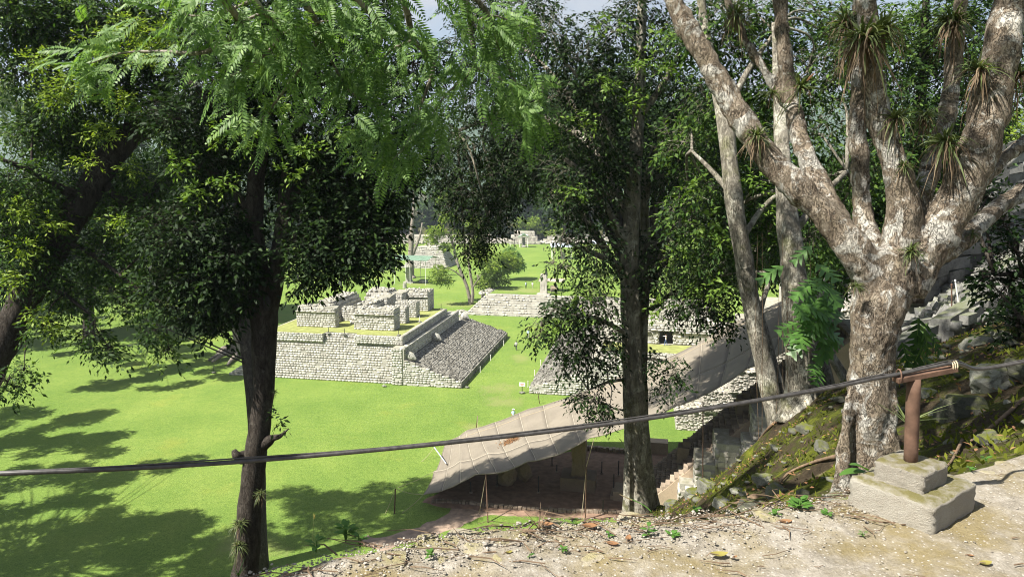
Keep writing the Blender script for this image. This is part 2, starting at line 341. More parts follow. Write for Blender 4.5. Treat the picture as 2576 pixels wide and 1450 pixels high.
def unit_blocks(n, seed, jit=.10, bev=True):       # irregular unit blocks, shared by alike pieces
    rg = random.Random(seed); out = []
    for i in range(n):
        bm = bmesh.new(); bmesh.ops.create_cube(bm, size=2)
        for v in bm.verts: v.co += Vector([rg.uniform(-jit, jit*.3)*(1 if c > 0 else -1) for c in v.co])
        if bev: bmesh.ops.bevel(bm, geom=[e for e in bm.edges], offset=.035, segments=1, affect='EDGES', profile=.6)
        bmesh.ops.triangulate(bm, faces=bm.faces[:])
        me = bpy.data.meshes.new('block'); bm.to_mesh(me); bm.free()
        V = np.array([v.co[:] for v in me.vertices]); Fc = np.array([p.vertices[:] for p in me.polygons])
        out.append((me, V, Fc))
    return out
UB = unit_blocks(8, 11, .035)
UBS = [x for x in unit_blocks(6, 5, .045, False)]   # sharp cheap ones (12 triangles)
class Blocks:
    def __init__(s, seed=0): s.L = []; s.rg = random.Random(seed)
    def add(s, c, h, ax=GRID, tilt=.0):
        rg = s.rg; a = Matrix((ax[0], ax[1], ax[2])).transposed()
        if tilt: a = a @ Matrix.Rotation(rg.gauss(0, tilt), 3, 'Z') @ Matrix.Rotation(rg.gauss(0, tilt), 3, 'X') @ Matrix.Rotation(rg.gauss(0, tilt), 3, 'Y')
        s.L.append((Vector(c), a, Vector(h)))
    def wall(s, p0, du, dv, n, width, height, ch=.36, bl=.56, th=.18, ragged=0, keep=None, batter=0.0, hole=None, tilt=.006, proud=.012):
        """courses of blocks on a face: p0 lower corner, du along, dv up, n outward normal"""
        rg = s.rg; z = 0; k = 0
        while z < height-.05:
            hh = min(ch*rg.uniform(.88, 1.12), height-z)
            x = -rg.uniform(0, bl*.6); zc = z+hh/2
            while x < width:
                w = bl*rg.choice((.6, .8, 1, 1, 1.2, 1.5))*rg.uniform(.9, 1.1); x0, x1 = max(x, 0), min(x+w, width); x += w
                if x1-x0 < .1: continue
                xm = (x0+x1)/2
                if ragged and z+hh > height-ragged*(.5+.5*noise.noise(Vector((xm*.7+p0[0], p0[1], p0[2])))+.25*rg.random()): continue
                if keep and not keep(xm, zc): continue
                if hole and any(a < xm < b and c < zc < d for a, b, c, d in hole): continue
                c = Vector(p0)+du*xm+dv*zc+n*(-th+rg.uniform(-proud, proud)-batter*zc)
                s.add(c, ((x1-x0)/2-.004, th, hh/2-.003), (du, n*-1, dv), tilt)
            z += hh; k += 1
    def finish(s, parent, name, mat, most=300, unit=None, rest_name='blocks'):
        unit = unit or UB; off = origin_of(parent); rg = s.rg
        sc_ = []
        for i, (c, a, h) in enumerate(s.L):
            u, v, zc = proj(c)
            vis = 1.0 if -20 < u < 2595 and -20 < v < 1470 and zc > .2 else .01
            if 580 < u < 700 and 380 < v: vis *= .2          # behind the nearest trunk
            sc_.append(vis*(max(h.x, .01)*max(h.z, h.y*.4))/zc**2)
        order = np.argsort(-np.array(sc_)) if s.L else []
        top = set(int(i) for i in order[:most])
        for i in sorted(top):
            c, a, h = s.L[i]; me = unit[rg.randrange(len(unit))][0]
            if len(me.materials) == 0: me.materials.append(mat)
            o = bpy.data.objects.new(name, me); C.objects.link(o); o.parent = parent
            o.matrix_local = Matrix.Translation(c-off) @ a.to_4x4() @ Matrix.Diagonal((*h, 1))
            if me.materials[0] != mat: o.material_slots[0].link = 'OBJECT'; o.material_slots[0].material = mat
        rest = [x for i, x in enumerate(s.L) if i not in top]
        if rest:
            Vs = []; Fs = []; n = 0
            for c, a, h in rest:
                me, V, Fc = UBS[rg.randrange(len(UBS))]
                A = np.array(a)*np.array(h)[None, :]
                Vs.append(V @ A.T + np.array(c)); Fs.append(Fc+n); n += len(V)
            npmesh(rest_name, np.concatenate(Vs), np.concatenate(Fs), mat, parent, kind='stuff')

# ------------------------------------------------------------------ terrain: lawn, court, path, slope, walkway, hills
def sheet(name, V, F, mat, kind='structure', parent=None, smooth=False):
    o = pyd(name, V, F, mat, parent, smooth); o['kind'] = kind; return o
def blob(pts, z, n=14, amp=.25, seed=0, sub=6):          # an irregular flat outline
    Q = catmull(pts+pts[:1], sub)[:-1]; c = sum(Q, Vector())/len(Q); out = []
    for q in Q:
        d = (q-c); out.append(q + d.normalized()*amp*noise.noise(Vector((q.x*.9, q.y*.9, seed)))*1.6)
    for q in out: q.z = z
    return out, [tuple(range(len(out)))]
S_ = 4000
lawn = sheet('lawn', [(-S_, -200, 0), (S_, -200, 0), (S_, S_, 0), (-S_, S_, 0)], [(0, 1, 2, 3)], M['lawn'])
tag(lawn, 'wide short mown lawn between the ruins', None)
def poly_uv(L, z=0): return [G(u, v, z) for u, v in L]
V, Fc = blob(poly_uv([(1060, 1262), (1105, 1235), (1130, 1200), (1300, 1160), (1480, 1130), (1575, 1140), (1700, 1150), (1690, 1300), (1560, 1302), (1330, 1297), (1200, 1283), (1110, 1275)]), .008, amp=.3)
sheet('dirt_court', V, Fc, M['dirt'])
V, Fc = blob(poly_uv([(905, 1365), (915, 1345), (960, 1350), (1030, 1330), (1120, 1295), (1150, 1268), (1250, 1280), (1330, 1290), (1290, 1296), (1215, 1297), (1160, 1325), (1090, 1345), (1010, 1366), (960, 1385)]), .004, amp=.4, seed=4)
sheet('dirt_path', V, Fc, M['path'])
# flank of the pyramid the camera stands on
CTRL = [(-30, 2, 26), (-12, 2, 26), (-12, 10, 21), (-12, 18, 16.5), (-12, 32, 7.5), (-12, 46, -.6), (-30, 10, 21), (-30, 18, 16), (-30, 32, 7), (-30, 46, -.8),
        (-3, 4.6, 24.5), (-3, 10, 21), (-3, 18, 16.3), (-3, 32, 7.5), (-3, 48, -.8), (0, 4.6, 25.2), (0, 10, 21.8), (0, 18, 17), (1.0, 4.4, 26.9),
        (1.7, 4.0, 28.0), (2.6, 4.6, 27.95), (2.75, 5.6, 27.5), (1.7, 6, 26.7), (2.2, 8, 25.8), (2.0, 12, 23.6), (2.9, 10, 25.1), (2.6, 15, 21.9), (3.95, 15, 23.1), (4.05, 13.5, 23.9), (4.0, 12, 24.75), (4.3, 12, 25.1), (4.8, 12.5, 25.6), (4.2, 18, 20.6), (5.2, 18, 21.5), (3.5, 19, 21.0), (3.6, 24, 17.0), (3, 33, 8), (4, 46, -.8),
        (3.6, 4.4, 28.3), (4.1, 6.2, 27.75), (4.6, 7.6, 27.5), (4.6, 10, 26.8), (5.3, 12.4, 26.1), (5.9, 15, 24.0), (6.4, 19, 21.4), (7, 25, 17.5), (8, 33, 10),
        (5.2, 5.5, 28.5), (6, 8, 28.1), (7, 11, 27.3), (7.6, 14, 26.2), (8.5, 20, 22), (9, 5, 29.5), (10, 9, 29.2), (11, 14, 27.6), (12, 20, 23.5), (20, 5, 31), (22, 12, 31), (22, 20, 26), (22, 30, 16), (20, 46, 0), (10, 46, -.8), (35, 5, 33), (35, 20, 27), (35, 46, 2)]
_cp = np.array(CTRL, float)
def _tps(a, b):
    d = np.linalg.norm(a[:, None, :]-b[None, :, :], axis=2); return d
_K = _tps(_cp[:, :2], _cp[:, :2]); _n = len(_cp); _Pm = np.c_[np.ones(_n), _cp[:, :2]]
_A = np.zeros((_n+3, _n+3)); _A[:_n, :_n] = _K + np.eye(_n)*-.15; _A[:_n, _n:] = _Pm; _A[_n:, :_n] = _Pm.T
_w = np.linalg.solve(_A, np.r_[_cp[:, 2], 0, 0, 0])
def SZ(x, y):
    q = np.array([[x, y]]); return float((_tps(q, _cp[:, :2]) @ _w[:_n])[0] + _w[_n] + _w[_n+1]*x + _w[_n+2]*y)
gx = np.concatenate([np.linspace(-34, -4, 24), np.linspace(-3.4, 9.5, 130), np.linspace(10, 40, 40)]); gy = np.concatenate([np.linspace(2.9, 16, 120), np.linspace(16.4, 50, 60)])
XX, YY = np.meshgrid(gx, gy, indexing='ij'); q = np.c_[XX.ravel(), YY.ravel()]
ZZ = _tps(q, _cp[:, :2]) @ _w[:_n] + _w[_n] + q @ _w[_n+1:]
for i in range(len(q)):
    x, y = q[i]
    ZZ[i] += .10*noise.noise(Vector((x*1.1, y*1.1, 0))) + .05*noise.noise(Vector((x*3.2, y*3.2, 4))) + .022*noise.noise(Vector((x*9, y*9, 7)))
# keep the earth under the walkway
edge_x = np.array([-40, -3, -1.05, -.72, -.35, .21, .78, 1.18, 1.73, 2.4, 3.07, 5, 40]); edge_y = np.array([1.5, 2.2, 2.68, 2.85, 3.0, 3.14, 3.18, 3.26, 3.45, 3.72, 4.06, 4.5, 6])
def edge_at(x): return float(np.interp(x, edge_x, edge_y))
ey = np.interp(q[:, 0], edge_x, edge_y)
ZZ = np.where(q[:, 1] < ey+.06, np.minimum(ZZ, 28.2), ZZ)
na, nb = len(gx), len(gy); idx = np.arange(na*nb).reshape(na, nb)
Fq = np.stack([idx[:-1, :-1].ravel(), idx[1:, :-1].ravel(), idx[1:, 1:].ravel(), idx[:-1, 1:].ravel()], 1)
slope = npmesh('mossy_slope', np.c_[q, ZZ], Fq, M['moss'], smooth=True); slope['kind'] = 'structure'; slope['label'] = 'mossy earth slope falling away below the walkway'
# walkway: slab with an uneven edge, a little relief
wx = np.linspace(-4, 7, 300); V = []; Fc = []
nyw = 60
for i, x in enumerate(wx):
    e = edge_at(x) + .05*noise.noise(Vector((x*2.3, 0, 0))) + .03*noise.noise(Vector((x*7, 3, 0)))
    for j in range(nyw+2):
        if j <= nyw:
            y = -1.5 + (e+1.5)*(j/nyw)**.6
            z = 28.4 + .014*noise.noise(Vector((x*3, y*3, 1))) + .008*noise.noise(Vector((x*9, y*9, 2))) + .004*noise.noise(Vector((x*26, y*26, 5))) - (.03 if j == nyw else 0)
        else: y, z = e+.03, 27.2
        V.append((x, y, z))
for i in range(len(wx)-1):
    for j in range(nyw+1): a = i*(nyw+2)+j; Fc.append((a, a+nyw+2, a+nyw+3, a+1))
walk = sheet('walkway', V, Fc, M['walk'], smooth=True); walk['label'] = 'rough stony concrete walkway along the edge of the pyramid'
# distant hills
def ridge(name, y, base, seed, x0=-2600, x1=2600, n=110):
    V = []; Fc = []
    for i in range(n):
        x = x0+(x1-x0)*i/(n-1)
        h = base*(1+.55*noise.noise(Vector((x/900+seed, 0, 0)))+.25*noise.noise(Vector((x/260+seed, 5, 0)))+.06*noise.noise(Vector((x/60, 9, seed))))
        for k, (dy, hz) in enumerate(((-500, -2), (-260, .45), (-90, .82), (0, 1.0), (160, .7))):
            V.append((x, y+dy+60*noise.noise(Vector((x/300, k, seed))), h*hz if hz > 0 else -3))
    for i in range(n-1):
        for k in range(4): a = i*5+k; Fc.append((a, a+5, a+6, a+1))
    o = sheet(name, V, Fc, M['hill'], smooth=True); o['label'] = 'wooded hills far behind the plaza'; return o
ridge('hills', 2300, 250, 2.2)
V, Fc = blob([Vector(q) for q in ((-900, 352, 0), (-300, 350, 0), (-120, 346, 0), (0, 345, 0), (120, 347, 0), (300, 352, 0), (900, 360, 0), (1200, 1200, 0), (0, 1700, 0), (-1200, 1200, 0))], .006, amp=2, sub=5)
sheet('forest_floor', V, Fc, M['moss'])

# ------------------------------------------------------------------ ball court, west building
def ragged_core(mb, r0, r1, f0, f1, z0, z1, n=7, amp=.3, seed=0):
    """ruined wall core with a broken top"""
    nr = max(2, int((r1-r0)/1.0)); nf = max(2, int((f1-f0)/1.0)); V = []; F = []
    def top(r, f): return z1 + amp*(noise.noise(Vector((r*.9, f*.9, seed)))*1.3-.3)
    g_ = {}
    for i in range(nr+1):
        for j in range(nf+1):
            r = r0+(r1-r0)*i/nr; f = f0+(f1-f0)*j/nf; g_[i, j, 1] = len(V); V.append(RF(r, f, top(r, f)))
    for i in range(nr):
        for j in range(nf): F.append((g_[i, j, 1], g_[i+1, j, 1], g_[i+1, j+1, 1], g_[i, j+1, 1]))
    ring = [(i, 0) for i in range(nr+1)]+[(nr, j) for j in range(1, nf+1)]+[(i, nf) for i in range(nr-1, -1, -1)]+[(0, j) for j in range(nf-1, 0, -1)]
    b0 = len(V)
    for i, j in ring: V.append(RF(r0+(r1-r0)*i/nr, f0+(f1-f0)*j/nf, z0))
    for k in range(len(ring)):
        k2 = (k+1) % len(ring); F.append((b0+k, b0+k2, g_[ring[k2][0], ring[k2][1], 1], g_[ring[k][0], ring[k][1], 1]))
    mb.add(V, F)
def rubble_top(bl, r0, r1, f0, f1, z, dens=2.0, size=.22, seed=0):
    rg = random.Random(seed)
    for k in range(int((r1-r0)*(f1-f0)*dens)):
        h = (size*rg.uniform(.5, 1.3), size*rg.uniform(.5, 1.3), size*rg.uniform(.25, .55))
        bl.add(RF(rg.uniform(r0, r1), rg.uniform(f0, f1), z+rg.uniform(-.08, .12)), h, GRID, .18)

def pier(bl, core, r0, r1, f0, f1, z0, h, cornice=True, seed=0, upper=.9):
    """free-standing wall block: plain lower wall, string course, ruined upper wall set back"""
    core.rbox(r0+.02, r1-.02, f0+.025, f1-.06, z0-.05, z0+h-.05)
    bl.wall(RF(r0, f0, z0), RV, UP, -FV, r1-r0, h, .36, .52, .12)
    bl.wall(RF(r1, f0, z0), FV, UP, RV, f1-f0, h, .36, .5, .12)
    if cornice:
        x = r0-.05
        while x < r1: w = min(.9, r1+.05-x); bl.add(RF(x+w/2, f0+.03, z0+h+.07), (w/2-.01, .22, .075)); x += .9
        ragged_core(core, r0+.15, r1-.15, f0+.22, f1+.5, z0+h-.1, z0+h+upper, seed=seed)
        bl.wall(RF(r0+.1, f0+.14, z0+h+.14), RV, UP, -FV, r1-r0-.2, upper, .25, .5, .12, ragged=.5)
        bl.wall(RF(r1-.1, f0+.14, z0+h+.14), FV, UP, RV, f1-f0, upper, .25, .45, .12, ragged=.5)
        rubble_top(bl, r0+.3, r1-.3, f0+.4, f1+.4, z0+h+upper-.05, 3.2, .2, seed)
    else:
        rubble_top(bl, r0+.1, r1-.1, f0+.1, f1-.1, z0+h, 4, .2, seed)

wb = empty('ball_court_building', RF(-48, 97, 0), 'pale stone ball court building with piers on a stepped platform and a dark sloping bench', 'ruin')
core = MB(); bl = Blocks(1)
# stepped south face
nz_, hz_, tr_ = 16, .34, .135
for k in range(nz_):
    z = k*hz_; f = 96.8+k*tr_; r0 = min(-63.2+1.5*z, -56.2)
    core.rbox(r0+.1, -35.45, f+.035, 124, z-.02, z+hz_-.03)
    bl.wall(RF(r0, f, z), RV, UP, -FV, -35.5-r0, hz_, hz_, .52, .16, tilt=.010, proud=.016)
    if r0 < -56.3:
        bl.wall(RF(r0, f+3.2, z), -FV, UP, -RV, 3.2, hz_, hz_, .5, .12)
zt = nz_*hz_; ZP = 6.75
# parapet left of the stairs, plain wall to their right, top stairs between
core.rbox(-58, -48.23, 98.58, 124, zt-.05, ZP-.04)
bl.wall(RF(-58, 98.55, zt), RV, UP, -FV, 9.8, ZP-zt, .33, .5, .13)
bl.wall(RF(-48.2, 98.55, zt), FV, UP, RV, 1.1, ZP-zt, .33, .5, .13)
core.rbox(-48.3, -35.4, 99.6, 122.5, zt-.05, ZP-.05)
for k in range(4): bl.wall(RF(-48.2, 98.95+k*.2, zt+k*.33), RV, UP, -FV, 5.2, .33, .33, .55, .16)
bl.wall(RF(-43.0, 98.9, zt), RV, UP, -FV, 7.6, ZP-zt, .33, .55, .13)
core.rbox(-43, -35.42, 98.93, 100, zt-.05, ZP-.06)
# end wall of the bench and its lip
BT = 3.73; RB0, RB1 = -34.3, -25.9
def bench_z(r): return .95+(BT-.95)*(RB1-r)/(RB1-RB0)
core.add([RF(-35.5, 96.535, 0), RF(RB1-.1, 96.535, 0), RF(RB1-.1, 96.535, .85), RF(RB0, 96.535, BT-.1), RF(-35.5, 96.535, BT-.1),
          RF(-35.5, 131, 0), RF(RB1-.1, 131, 0), RF(RB1-.1, 131, .85), RF(RB0, 131, BT-.1), RF(-35.5, 131, BT-.1)],
         [(0, 1, 2, 3, 4), (9, 8, 7, 6, 5), (1, 6, 7, 2), (2, 7, 8, 3), (3, 8, 9, 4)])
bl.wall(RF(-35.5, 96.5, 0), RV, UP, -FV, 9.6, BT+.1, .34, .5, .13, keep=lambda x, z: z < bench_z(-35.5+x)-.05)
bl.wall(RF(-36.4, 96.4, 0), RV, UP, -FV, 1.6, 5.5, .36, .5, .14)
bl.wall(RF(-34.8, 96.4, BT), FV, UP, RV, .9, 1.8, .36, .5, .14)
core.rbox(-36.35, -34.5, 96.5, 97.5, 0, 5.4)
# lower wall over the bench (r -34.4) and upper wall (r -35.3)
core.rbox(-36.4, -34.46, 96.6, 127.0, BT-.2, 5.52); core.rbox(-38, -35.45, 98.6, 122.5, 5.3, ZP+.0)
bl.wall(RF(-34.4, 96.6, BT-.05), FV, UP, RV, 30.4, 1.85, .36, .55, .08)
bl.wall(RF(-35.35, 98.5, 5.55), FV, UP, RV, 24, 1.2, .33, .5, .08)
bl.wall(RF(-43, 98.45, 5.55), RV, UP, -FV, 7.65, 1.2, .33, .5, .10)
x = 96.6
while x < 126.8:
    w = bl.rg.uniform(.6, 1.1); bl.add(RF(-34.75, x+w/2, 5.56), (w/2-.015, .38, .05), (FV, RV*-1, UP), .01); x += w
x = 98.5
while x < 122: w = bl.rg.uniform(.6, 1.0); bl.add(RF(-35.62, x+w/2, ZP+.03), (w/2-.015, .30, .06), (FV, RV*-1, UP), .012); x += w
pyd('platform_core', core.V, core.F, M['stone_core'], wb)
# rooms on top
core2 = MB()
pier(bl, core2, -54.7, -48.1, 103.0, 104.4, ZP, 2.45, seed=1)
pier(bl, core2, -44.7, -38.1, 102.4, 105.0, ZP, 2.45, seed=2)
pier(bl, core2, -42.2, -38.2, 108.0, 109.9, ZP, 2.6, False, 3); pier(bl, core2, -41.8, -38.1, 113.2, 115.0, ZP, 2.7, False, 4)
pier(bl, core2, -43.2, -38.0, 119.4, 123.0, ZP, 2.5, True, 5, 1.0)
pier(bl, core2, -49.4, -47.3, 108.4, 110.0, ZP, 2.3, False, 6)
# stepped vault masses behind
for (a, b_, c, d, hh, sd_) in ((-47.2, -42.6, 106.6, 118.5, 2.9, 1), (-54.2, -49.6, 106.4, 119, 3.0, 2), (-49.5, -43.5, 116, 122, 3.5, 3)):
    for k in range(5):
        zz = ZP+hh*k/5; ins = .22*k
        core2.rbox(a+ins, b_-ins, c+ins*1.3, d-ins, zz-.05, zz+hh/5-.03)
        bl.wall(RF(a+ins, c+ins*1.3-.08, zz), RV, UP, -FV, b_-a-2*ins, hh/5, hh/5, .6, .14)
        bl.wall(RF(b_-ins+.06, c+ins*1.3, zz), FV, UP, RV, d-c-2.3*ins, hh/5, hh/5, .6, .12)
    ragged_core(core2, a+1.1, b_-1.1, c+1.6, d-1.1, ZP+hh-.1, ZP+hh+.45, seed=sd_)
    rubble_top(bl, a+1.0, b_-1.0, c+1.4, d-1.0, ZP+hh+.28, 2.4, .24, sd_+9)
for (r0, r1, f0) in ((-44.5, -42.8, 112), (-43.8, -42.0, 117.2)):   # standing wall ends
    ragged_core(core2, r0, r1, f0, f0+4.2, ZP, ZP+3.6, seed=f0); bl.wall(RF(r1+.06, f0, ZP), FV, UP, RV, 4.2, 3.7, .3, .55, .08, ragged=.7); bl.wall(RF(r0, f0-.06, ZP), RV, UP, -FV, r1-r0, 3.6, .3, .5, .08, ragged=.7)
pyd('room_core', core2.V, core2.F, M['stone_core'], wb)
bl.finish(wb, 'stone_block', M['stone'])
# turf on the platform
V = [RF(-57.6, 98.75, ZP), RF(-48.3, 98.75, ZP), RF(-48.2, 100.1, ZP), RF(-43.2, 100.0, ZP), RF(-42.9, 99.15, ZP), RF(-35.75, 99.15, ZP), RF(-35.75, 122.4, ZP), RF(-57.6, 124, ZP)]
pyd('platform_turf', [v+UP*.02 for v in V], [tuple(range(8))], M['grass_top'], wb)
# paving of the sloping bench: many small flat stones
bp = Blocks(3); rg = bp.rg
sl_dir = (RV*(RB1-RB0) + UP*(.95-BT)).normalized(); sl_n = FV.cross(sl_dir).normalized() * -1
if sl_n.z < 0: sl_n = -sl_n
L = math.hypot(RB1-RB0, BT-.95); a = 0.0
while a < L-.3:
    w = rg.uniform(.26, .42); f = 96.55+rg.random()*.3
    while f < 130.9:
        ln = rg.uniform(.22, .75); ze = BT-(BT-.95)*((a+w/2)/L)
        r_ = RB0+(RB1-RB0)*((a+w/2)/L)
        th_ = rg.gauss(0, .16); a1 = sl_dir*math.cos(th_)+FV*math.sin(th_); a2 = FV*math.cos(th_)-sl_dir*math.sin(th_)
        bp.add(RF(r_+rg.gauss(0, .05), f+ln/2, ze-.10)+sl_n*rg.uniform(-.045, .03), (w/2*rg.uniform(.85, 1.15), ln/2-.004, .12), (a1, a2, sl_n), .045); f += ln
    a += w
f = 96.5
while f < 131: ln = rg.uniform(.5, .9); bp.add(RF(RB1-.22, f+ln/2, .47), (.26, ln/2-.012, .48), GRID, .01); f += ln
bp.finish(wb, 'paving_stone', M['stone_bench'], 200, UBS, 'paving_stones')
# three tenoned bird heads on the bench crest
def bird_head(parent_loc, label):
    e = empty('carved_bird_head', parent_loc, label, 'sculpture', 'carved heads on the ball court bench')
    bm = bmesh.new(); bmesh.ops.create_icosphere(bm, subdivisions=3, radius=1)
    for v in bm.verts:
        x, y, z = v.co; k = 1 + .10*noise.noise(v.co*2.5)
        beak = max(0, x-.25)
        v.co = Vector((x*.62+beak*.55, y*(.50-.22*beak), z*.62-.62*beak*beak+(.08 if z > .6 else 0)))*k
    me = bpy.data.meshes.new('head'); bm.to_mesh(me); bm.free()
    h = link('head', me, e, M['stone']); h.rotation_euler = (0, 0, -AZ); h.location = (0, 0, .62)
    b2 = MB()
    for s_ in (-1, 1): b2.add([parent_loc+RV*.08+FV*s_*.40+UP*.86+Vector(q)*.15 for q in [(math.cos(i*PI/4)*.9, 0, math.sin(i*PI/4)*.9) for i in range(8)]]+[parent_loc+RV*.08+FV*s_*.56+UP*.86], [(i, (i+1) % 8, 8) for i in range(8)])
    b2.build('eye_ring', M['stone_dark'], e)
    MB().box(parent_loc-RV*.35+UP*.45, (.45, .28, .26)).build('tenon', M['stone'], e)
bird_head(RF(-33.95, 97.4, BT-.15), 'carved bird head at the near end of the ball court bench')
bird_head(RF(-33.95, 110.5, BT-.15), 'carved bird head half way along the ball court bench')
bird_head(RF(-33.95, 129.0, BT-.15), 'carved bird head at the far end of the ball court bench')

# ------------------------------------------------------------------ ball court, east building
eb = empty('ball_court_building', RF(-5, 97, 0), 'stone ball court building with a dark doorway, behind the tarp and the tree', 'ruin')
core = MB(); bl = Blocks(7); bp = Blocks(8); rg = bp.rg
RE0, RE1 = -15.8, -7.4
core.add([RF(RE0+.1, 96.035, 0), RF(3, 96.035, 0), RF(3, 96.035, BT), RF(RE1, 96.035, BT-.1), RF(RE0+.1, 96.035, .85), RF(RE0+.1, 131, 0), RF(3, 131, 0), RF(3, 131, BT), RF(RE1, 131, BT-.1), RF(RE0+.1, 131, .85)],
         [(0, 1, 2, 3, 4), (9, 8, 7, 6, 5), (0, 4, 9, 5), (4, 3, 8, 9), (3, 2, 7, 8)])
bl.wall(RF(RE0, 96.0, 0), RV, UP, -FV, 8.4, BT+.1, .34, .5, .13, keep=lambda x, z: z < .95+(BT-.95)*x/8.4-.05)
bl.wall(RF(RE1, 96.0, 0), RV, UP, -FV, 24, 5.4, .36, .55, .13)
core.rbox(RE1+.1, 16.5, 96.035, 126, 0, 5.3); core.rbox(RE1+1.2, 16.5, 98.6, 123, 5.2, 6.0)
bl.wall(RF(RE1+1.1, 98.5, 5.3), RV, UP, -FV, 22, .8, .36, .55, .12)
sl2 = (RV*-(RE1-RE0) + UP*(.95-BT)).normalized(); sn2 = FV.cross(sl2).normalized()
if sn2.z < 0: sn2 = -sn2
a = 0.0
while a < L-.3:
    w = rg.uniform(.28, .45); f = 96.3
    while f < 130.9:
        ln = rg.uniform(.3, .8); q_ = (a+w/2)/L
        th_ = rg.gauss(0, .16); a1 = sl2*math.cos(th_)+FV*math.sin(th_); a2 = FV*math.cos(th_)-sl2*math.sin(th_)
        bp.add(RF(RE1-(RE1-RE0)*q_+rg.gauss(0, .05), f+ln/2, BT-(BT-.95)*q_-.10)+sn2*rg.uniform(-.045, .03), (w/2*rg.uniform(.85, 1.15), ln/2-.004, .12), (a1, a2, sn2), .045); f += ln
    a += w
f = 96.0
while f < 131: ln = rg.uniform(.5, .9); bp.add(RF(RE0+.22, f+ln/2, .47), (.26, ln/2-.012, .48), GRID, .01); f += ln
ZE = 6.05; f0 = 104.4
core.rbox(-4, 10.0, f0+4, f0+5, ZE-.1, ZE+3.2); core.rbox(-4, 2.1, f0+.15, f0+4, ZE-.1, ZE+2.1); core.rbox(4.15, 10.0, f0+.15, f0+4, ZE-.1, ZE+2.1); core.rbox(-4, 10.0, f0+.1, f0+5, ZE+2.15, ZE+3.2)
bl.wall(RF(-4, f0, ZE), RV, UP, -FV, 14, 1.75, .35, .6, .13, hole=[(6.02, 8.22, -1, 2.2)])
x = -4.1
while x < 10: bl.add(RF(x+.5, f0-.05, ZE+1.83+(.25 if 1.3 < x+.5 < 4.9 else 0)), (.49, .26, .07)); x += 1.0
bl.add(RF(3.12, f0+.05, ZE+2.12), (1.3, .22, .10))
bl.wall(RF(-4, f0+.05, ZE+1.95), RV, UP, -FV, 14, 1.5, .3, .6, .13, ragged=.6, hole=[(5.6, 8.8, -1, .28)])
rubble_top(bl, -4, 10, f0+.5, f0+4.5, ZE+3.3, 2.0, .25, 31)
for rr_ in (1.98, 4.22):
    bl.wall(RF(rr_, f0-.05, ZE), RV*(1 if rr_ > 3 else -1), UP, -FV, .35, 2.0, .5, .4, .16)
pyd('platform_core', core.V, core.F, M['stone_core'], eb)
bl.finish(eb, 'stone_block', M['stone'], 260); bp.finish(eb, 'paving_stone', M['stone_bench'], 120, UBS, 'paving_stones')
V = [RF(RE1+1.4, 98.9, 6.03), RF(16, 98.9, 6.03), RF(16, 104.2, 6.03), RF(RE1+1.4, 104.2, 6.03)]
pyd('platform_turf', V, [(0, 1, 2, 3)], M['grass_top'], eb)

# ------------------------------------------------------------------ broad stairs closing the court, far pyramid, terraces by the hut
ns = empty('stairway_platform', RF(-25, 152, 0), 'broad flight of pale stone steps beyond the ball court', 'ruin')
core = MB(); bl = Blocks(12)
NS, hs, ts = 9, .40, .95
for k in range(NS):
    r0 = -39.6+.38*k; f = 151.8+k*ts
    core.rbox(r0+.1, 14, f+.05, 172, k*hs-.02, (k+1)*hs-.03)
    bl.wall(RF(r0, f, k*hs), RV, UP, -FV, 40, hs, hs, .8, .22, tilt=.02, proud=.05)
    bl.wall(RF(r0, f+2.4, k*hs), -FV, UP, -RV, 2.4, hs, hs, .6, .14)
rubble_top(bl, -42.5, -39.2, 151, 156, .12, 3.0, .32, 5)
rubble_top(bl, -38.4, -36, 159.5, 170, NS*hs, 1.6, .35, 6)
pyd('stair_core', core.V, core.F, M['stone_core'], ns)
bl.finish(ns, 'step_block', M['stone'], 260)
ZN = NS*hs
pyd('platform_turf', [RF(-36, 160.6, ZN+.01), RF(14, 160.6, ZN+.01), RF(14, 172, ZN+.01), RF(-35.5, 172, ZN+.01)], [(0, 1, 2, 3)], M['lawn'], ns)
# ramp of turf behind so that the platform dies into the lawn
pyd('turf_bank', [RF(-35.5, 172, ZN), RF(14, 172, ZN), RF(14, 196, .02), RF(-36, 196, .02), RF(-40, 172, .02)], [(0, 1, 2, 3), (0, 3, 4)], M['lawn'], ns)

pw = empty('small_pyramid', RF(-75, 232, 0), 'squat pale stone pyramid behind the green roofed shelter', 'ruin')
core = MB(); bl = Blocks(15)
for k in range(13):
    z = k*.52; core.rbox(-82+.27*k, -66.8-.27*k, 231.2+.5*k, 247-.4*k, z-.02, z+.5)
    bl.wall(RF(-82.1+.27*k, 231+.5*k, z), RV, UP, -FV, 15.3-.54*k, .52, .52, .9, .2, tilt=.02, proud=.05)
    bl.wall(RF(-66.7-.27*k, 231+.5*k, z), FV, UP, RV, 10-.6*k, .52, .52, .9, .2)
core.rbox(-84.5, -66, 230.2, 231.4, 0, .9); bl.wall(RF(-84.5, 230.1, 0), RV, UP, -FV, 18.5, .95, .45, .9, .2)
V = [RF(-78, 238, 6.7), RF(-70.5, 238, 6.7), RF(-71.5, 243, 6.7), RF(-78, 243, 6.7), RF(-74.6, 240.5, 8.1)]
core.add(V, [(0, 1, 4), (1, 2, 4), (2, 3, 4), (3, 0, 4)])
pyd('pyramid_core', core.V, core.F, M['stone_core'], pw); bl.finish(pw, 'stone_block', M['stone'], 80)

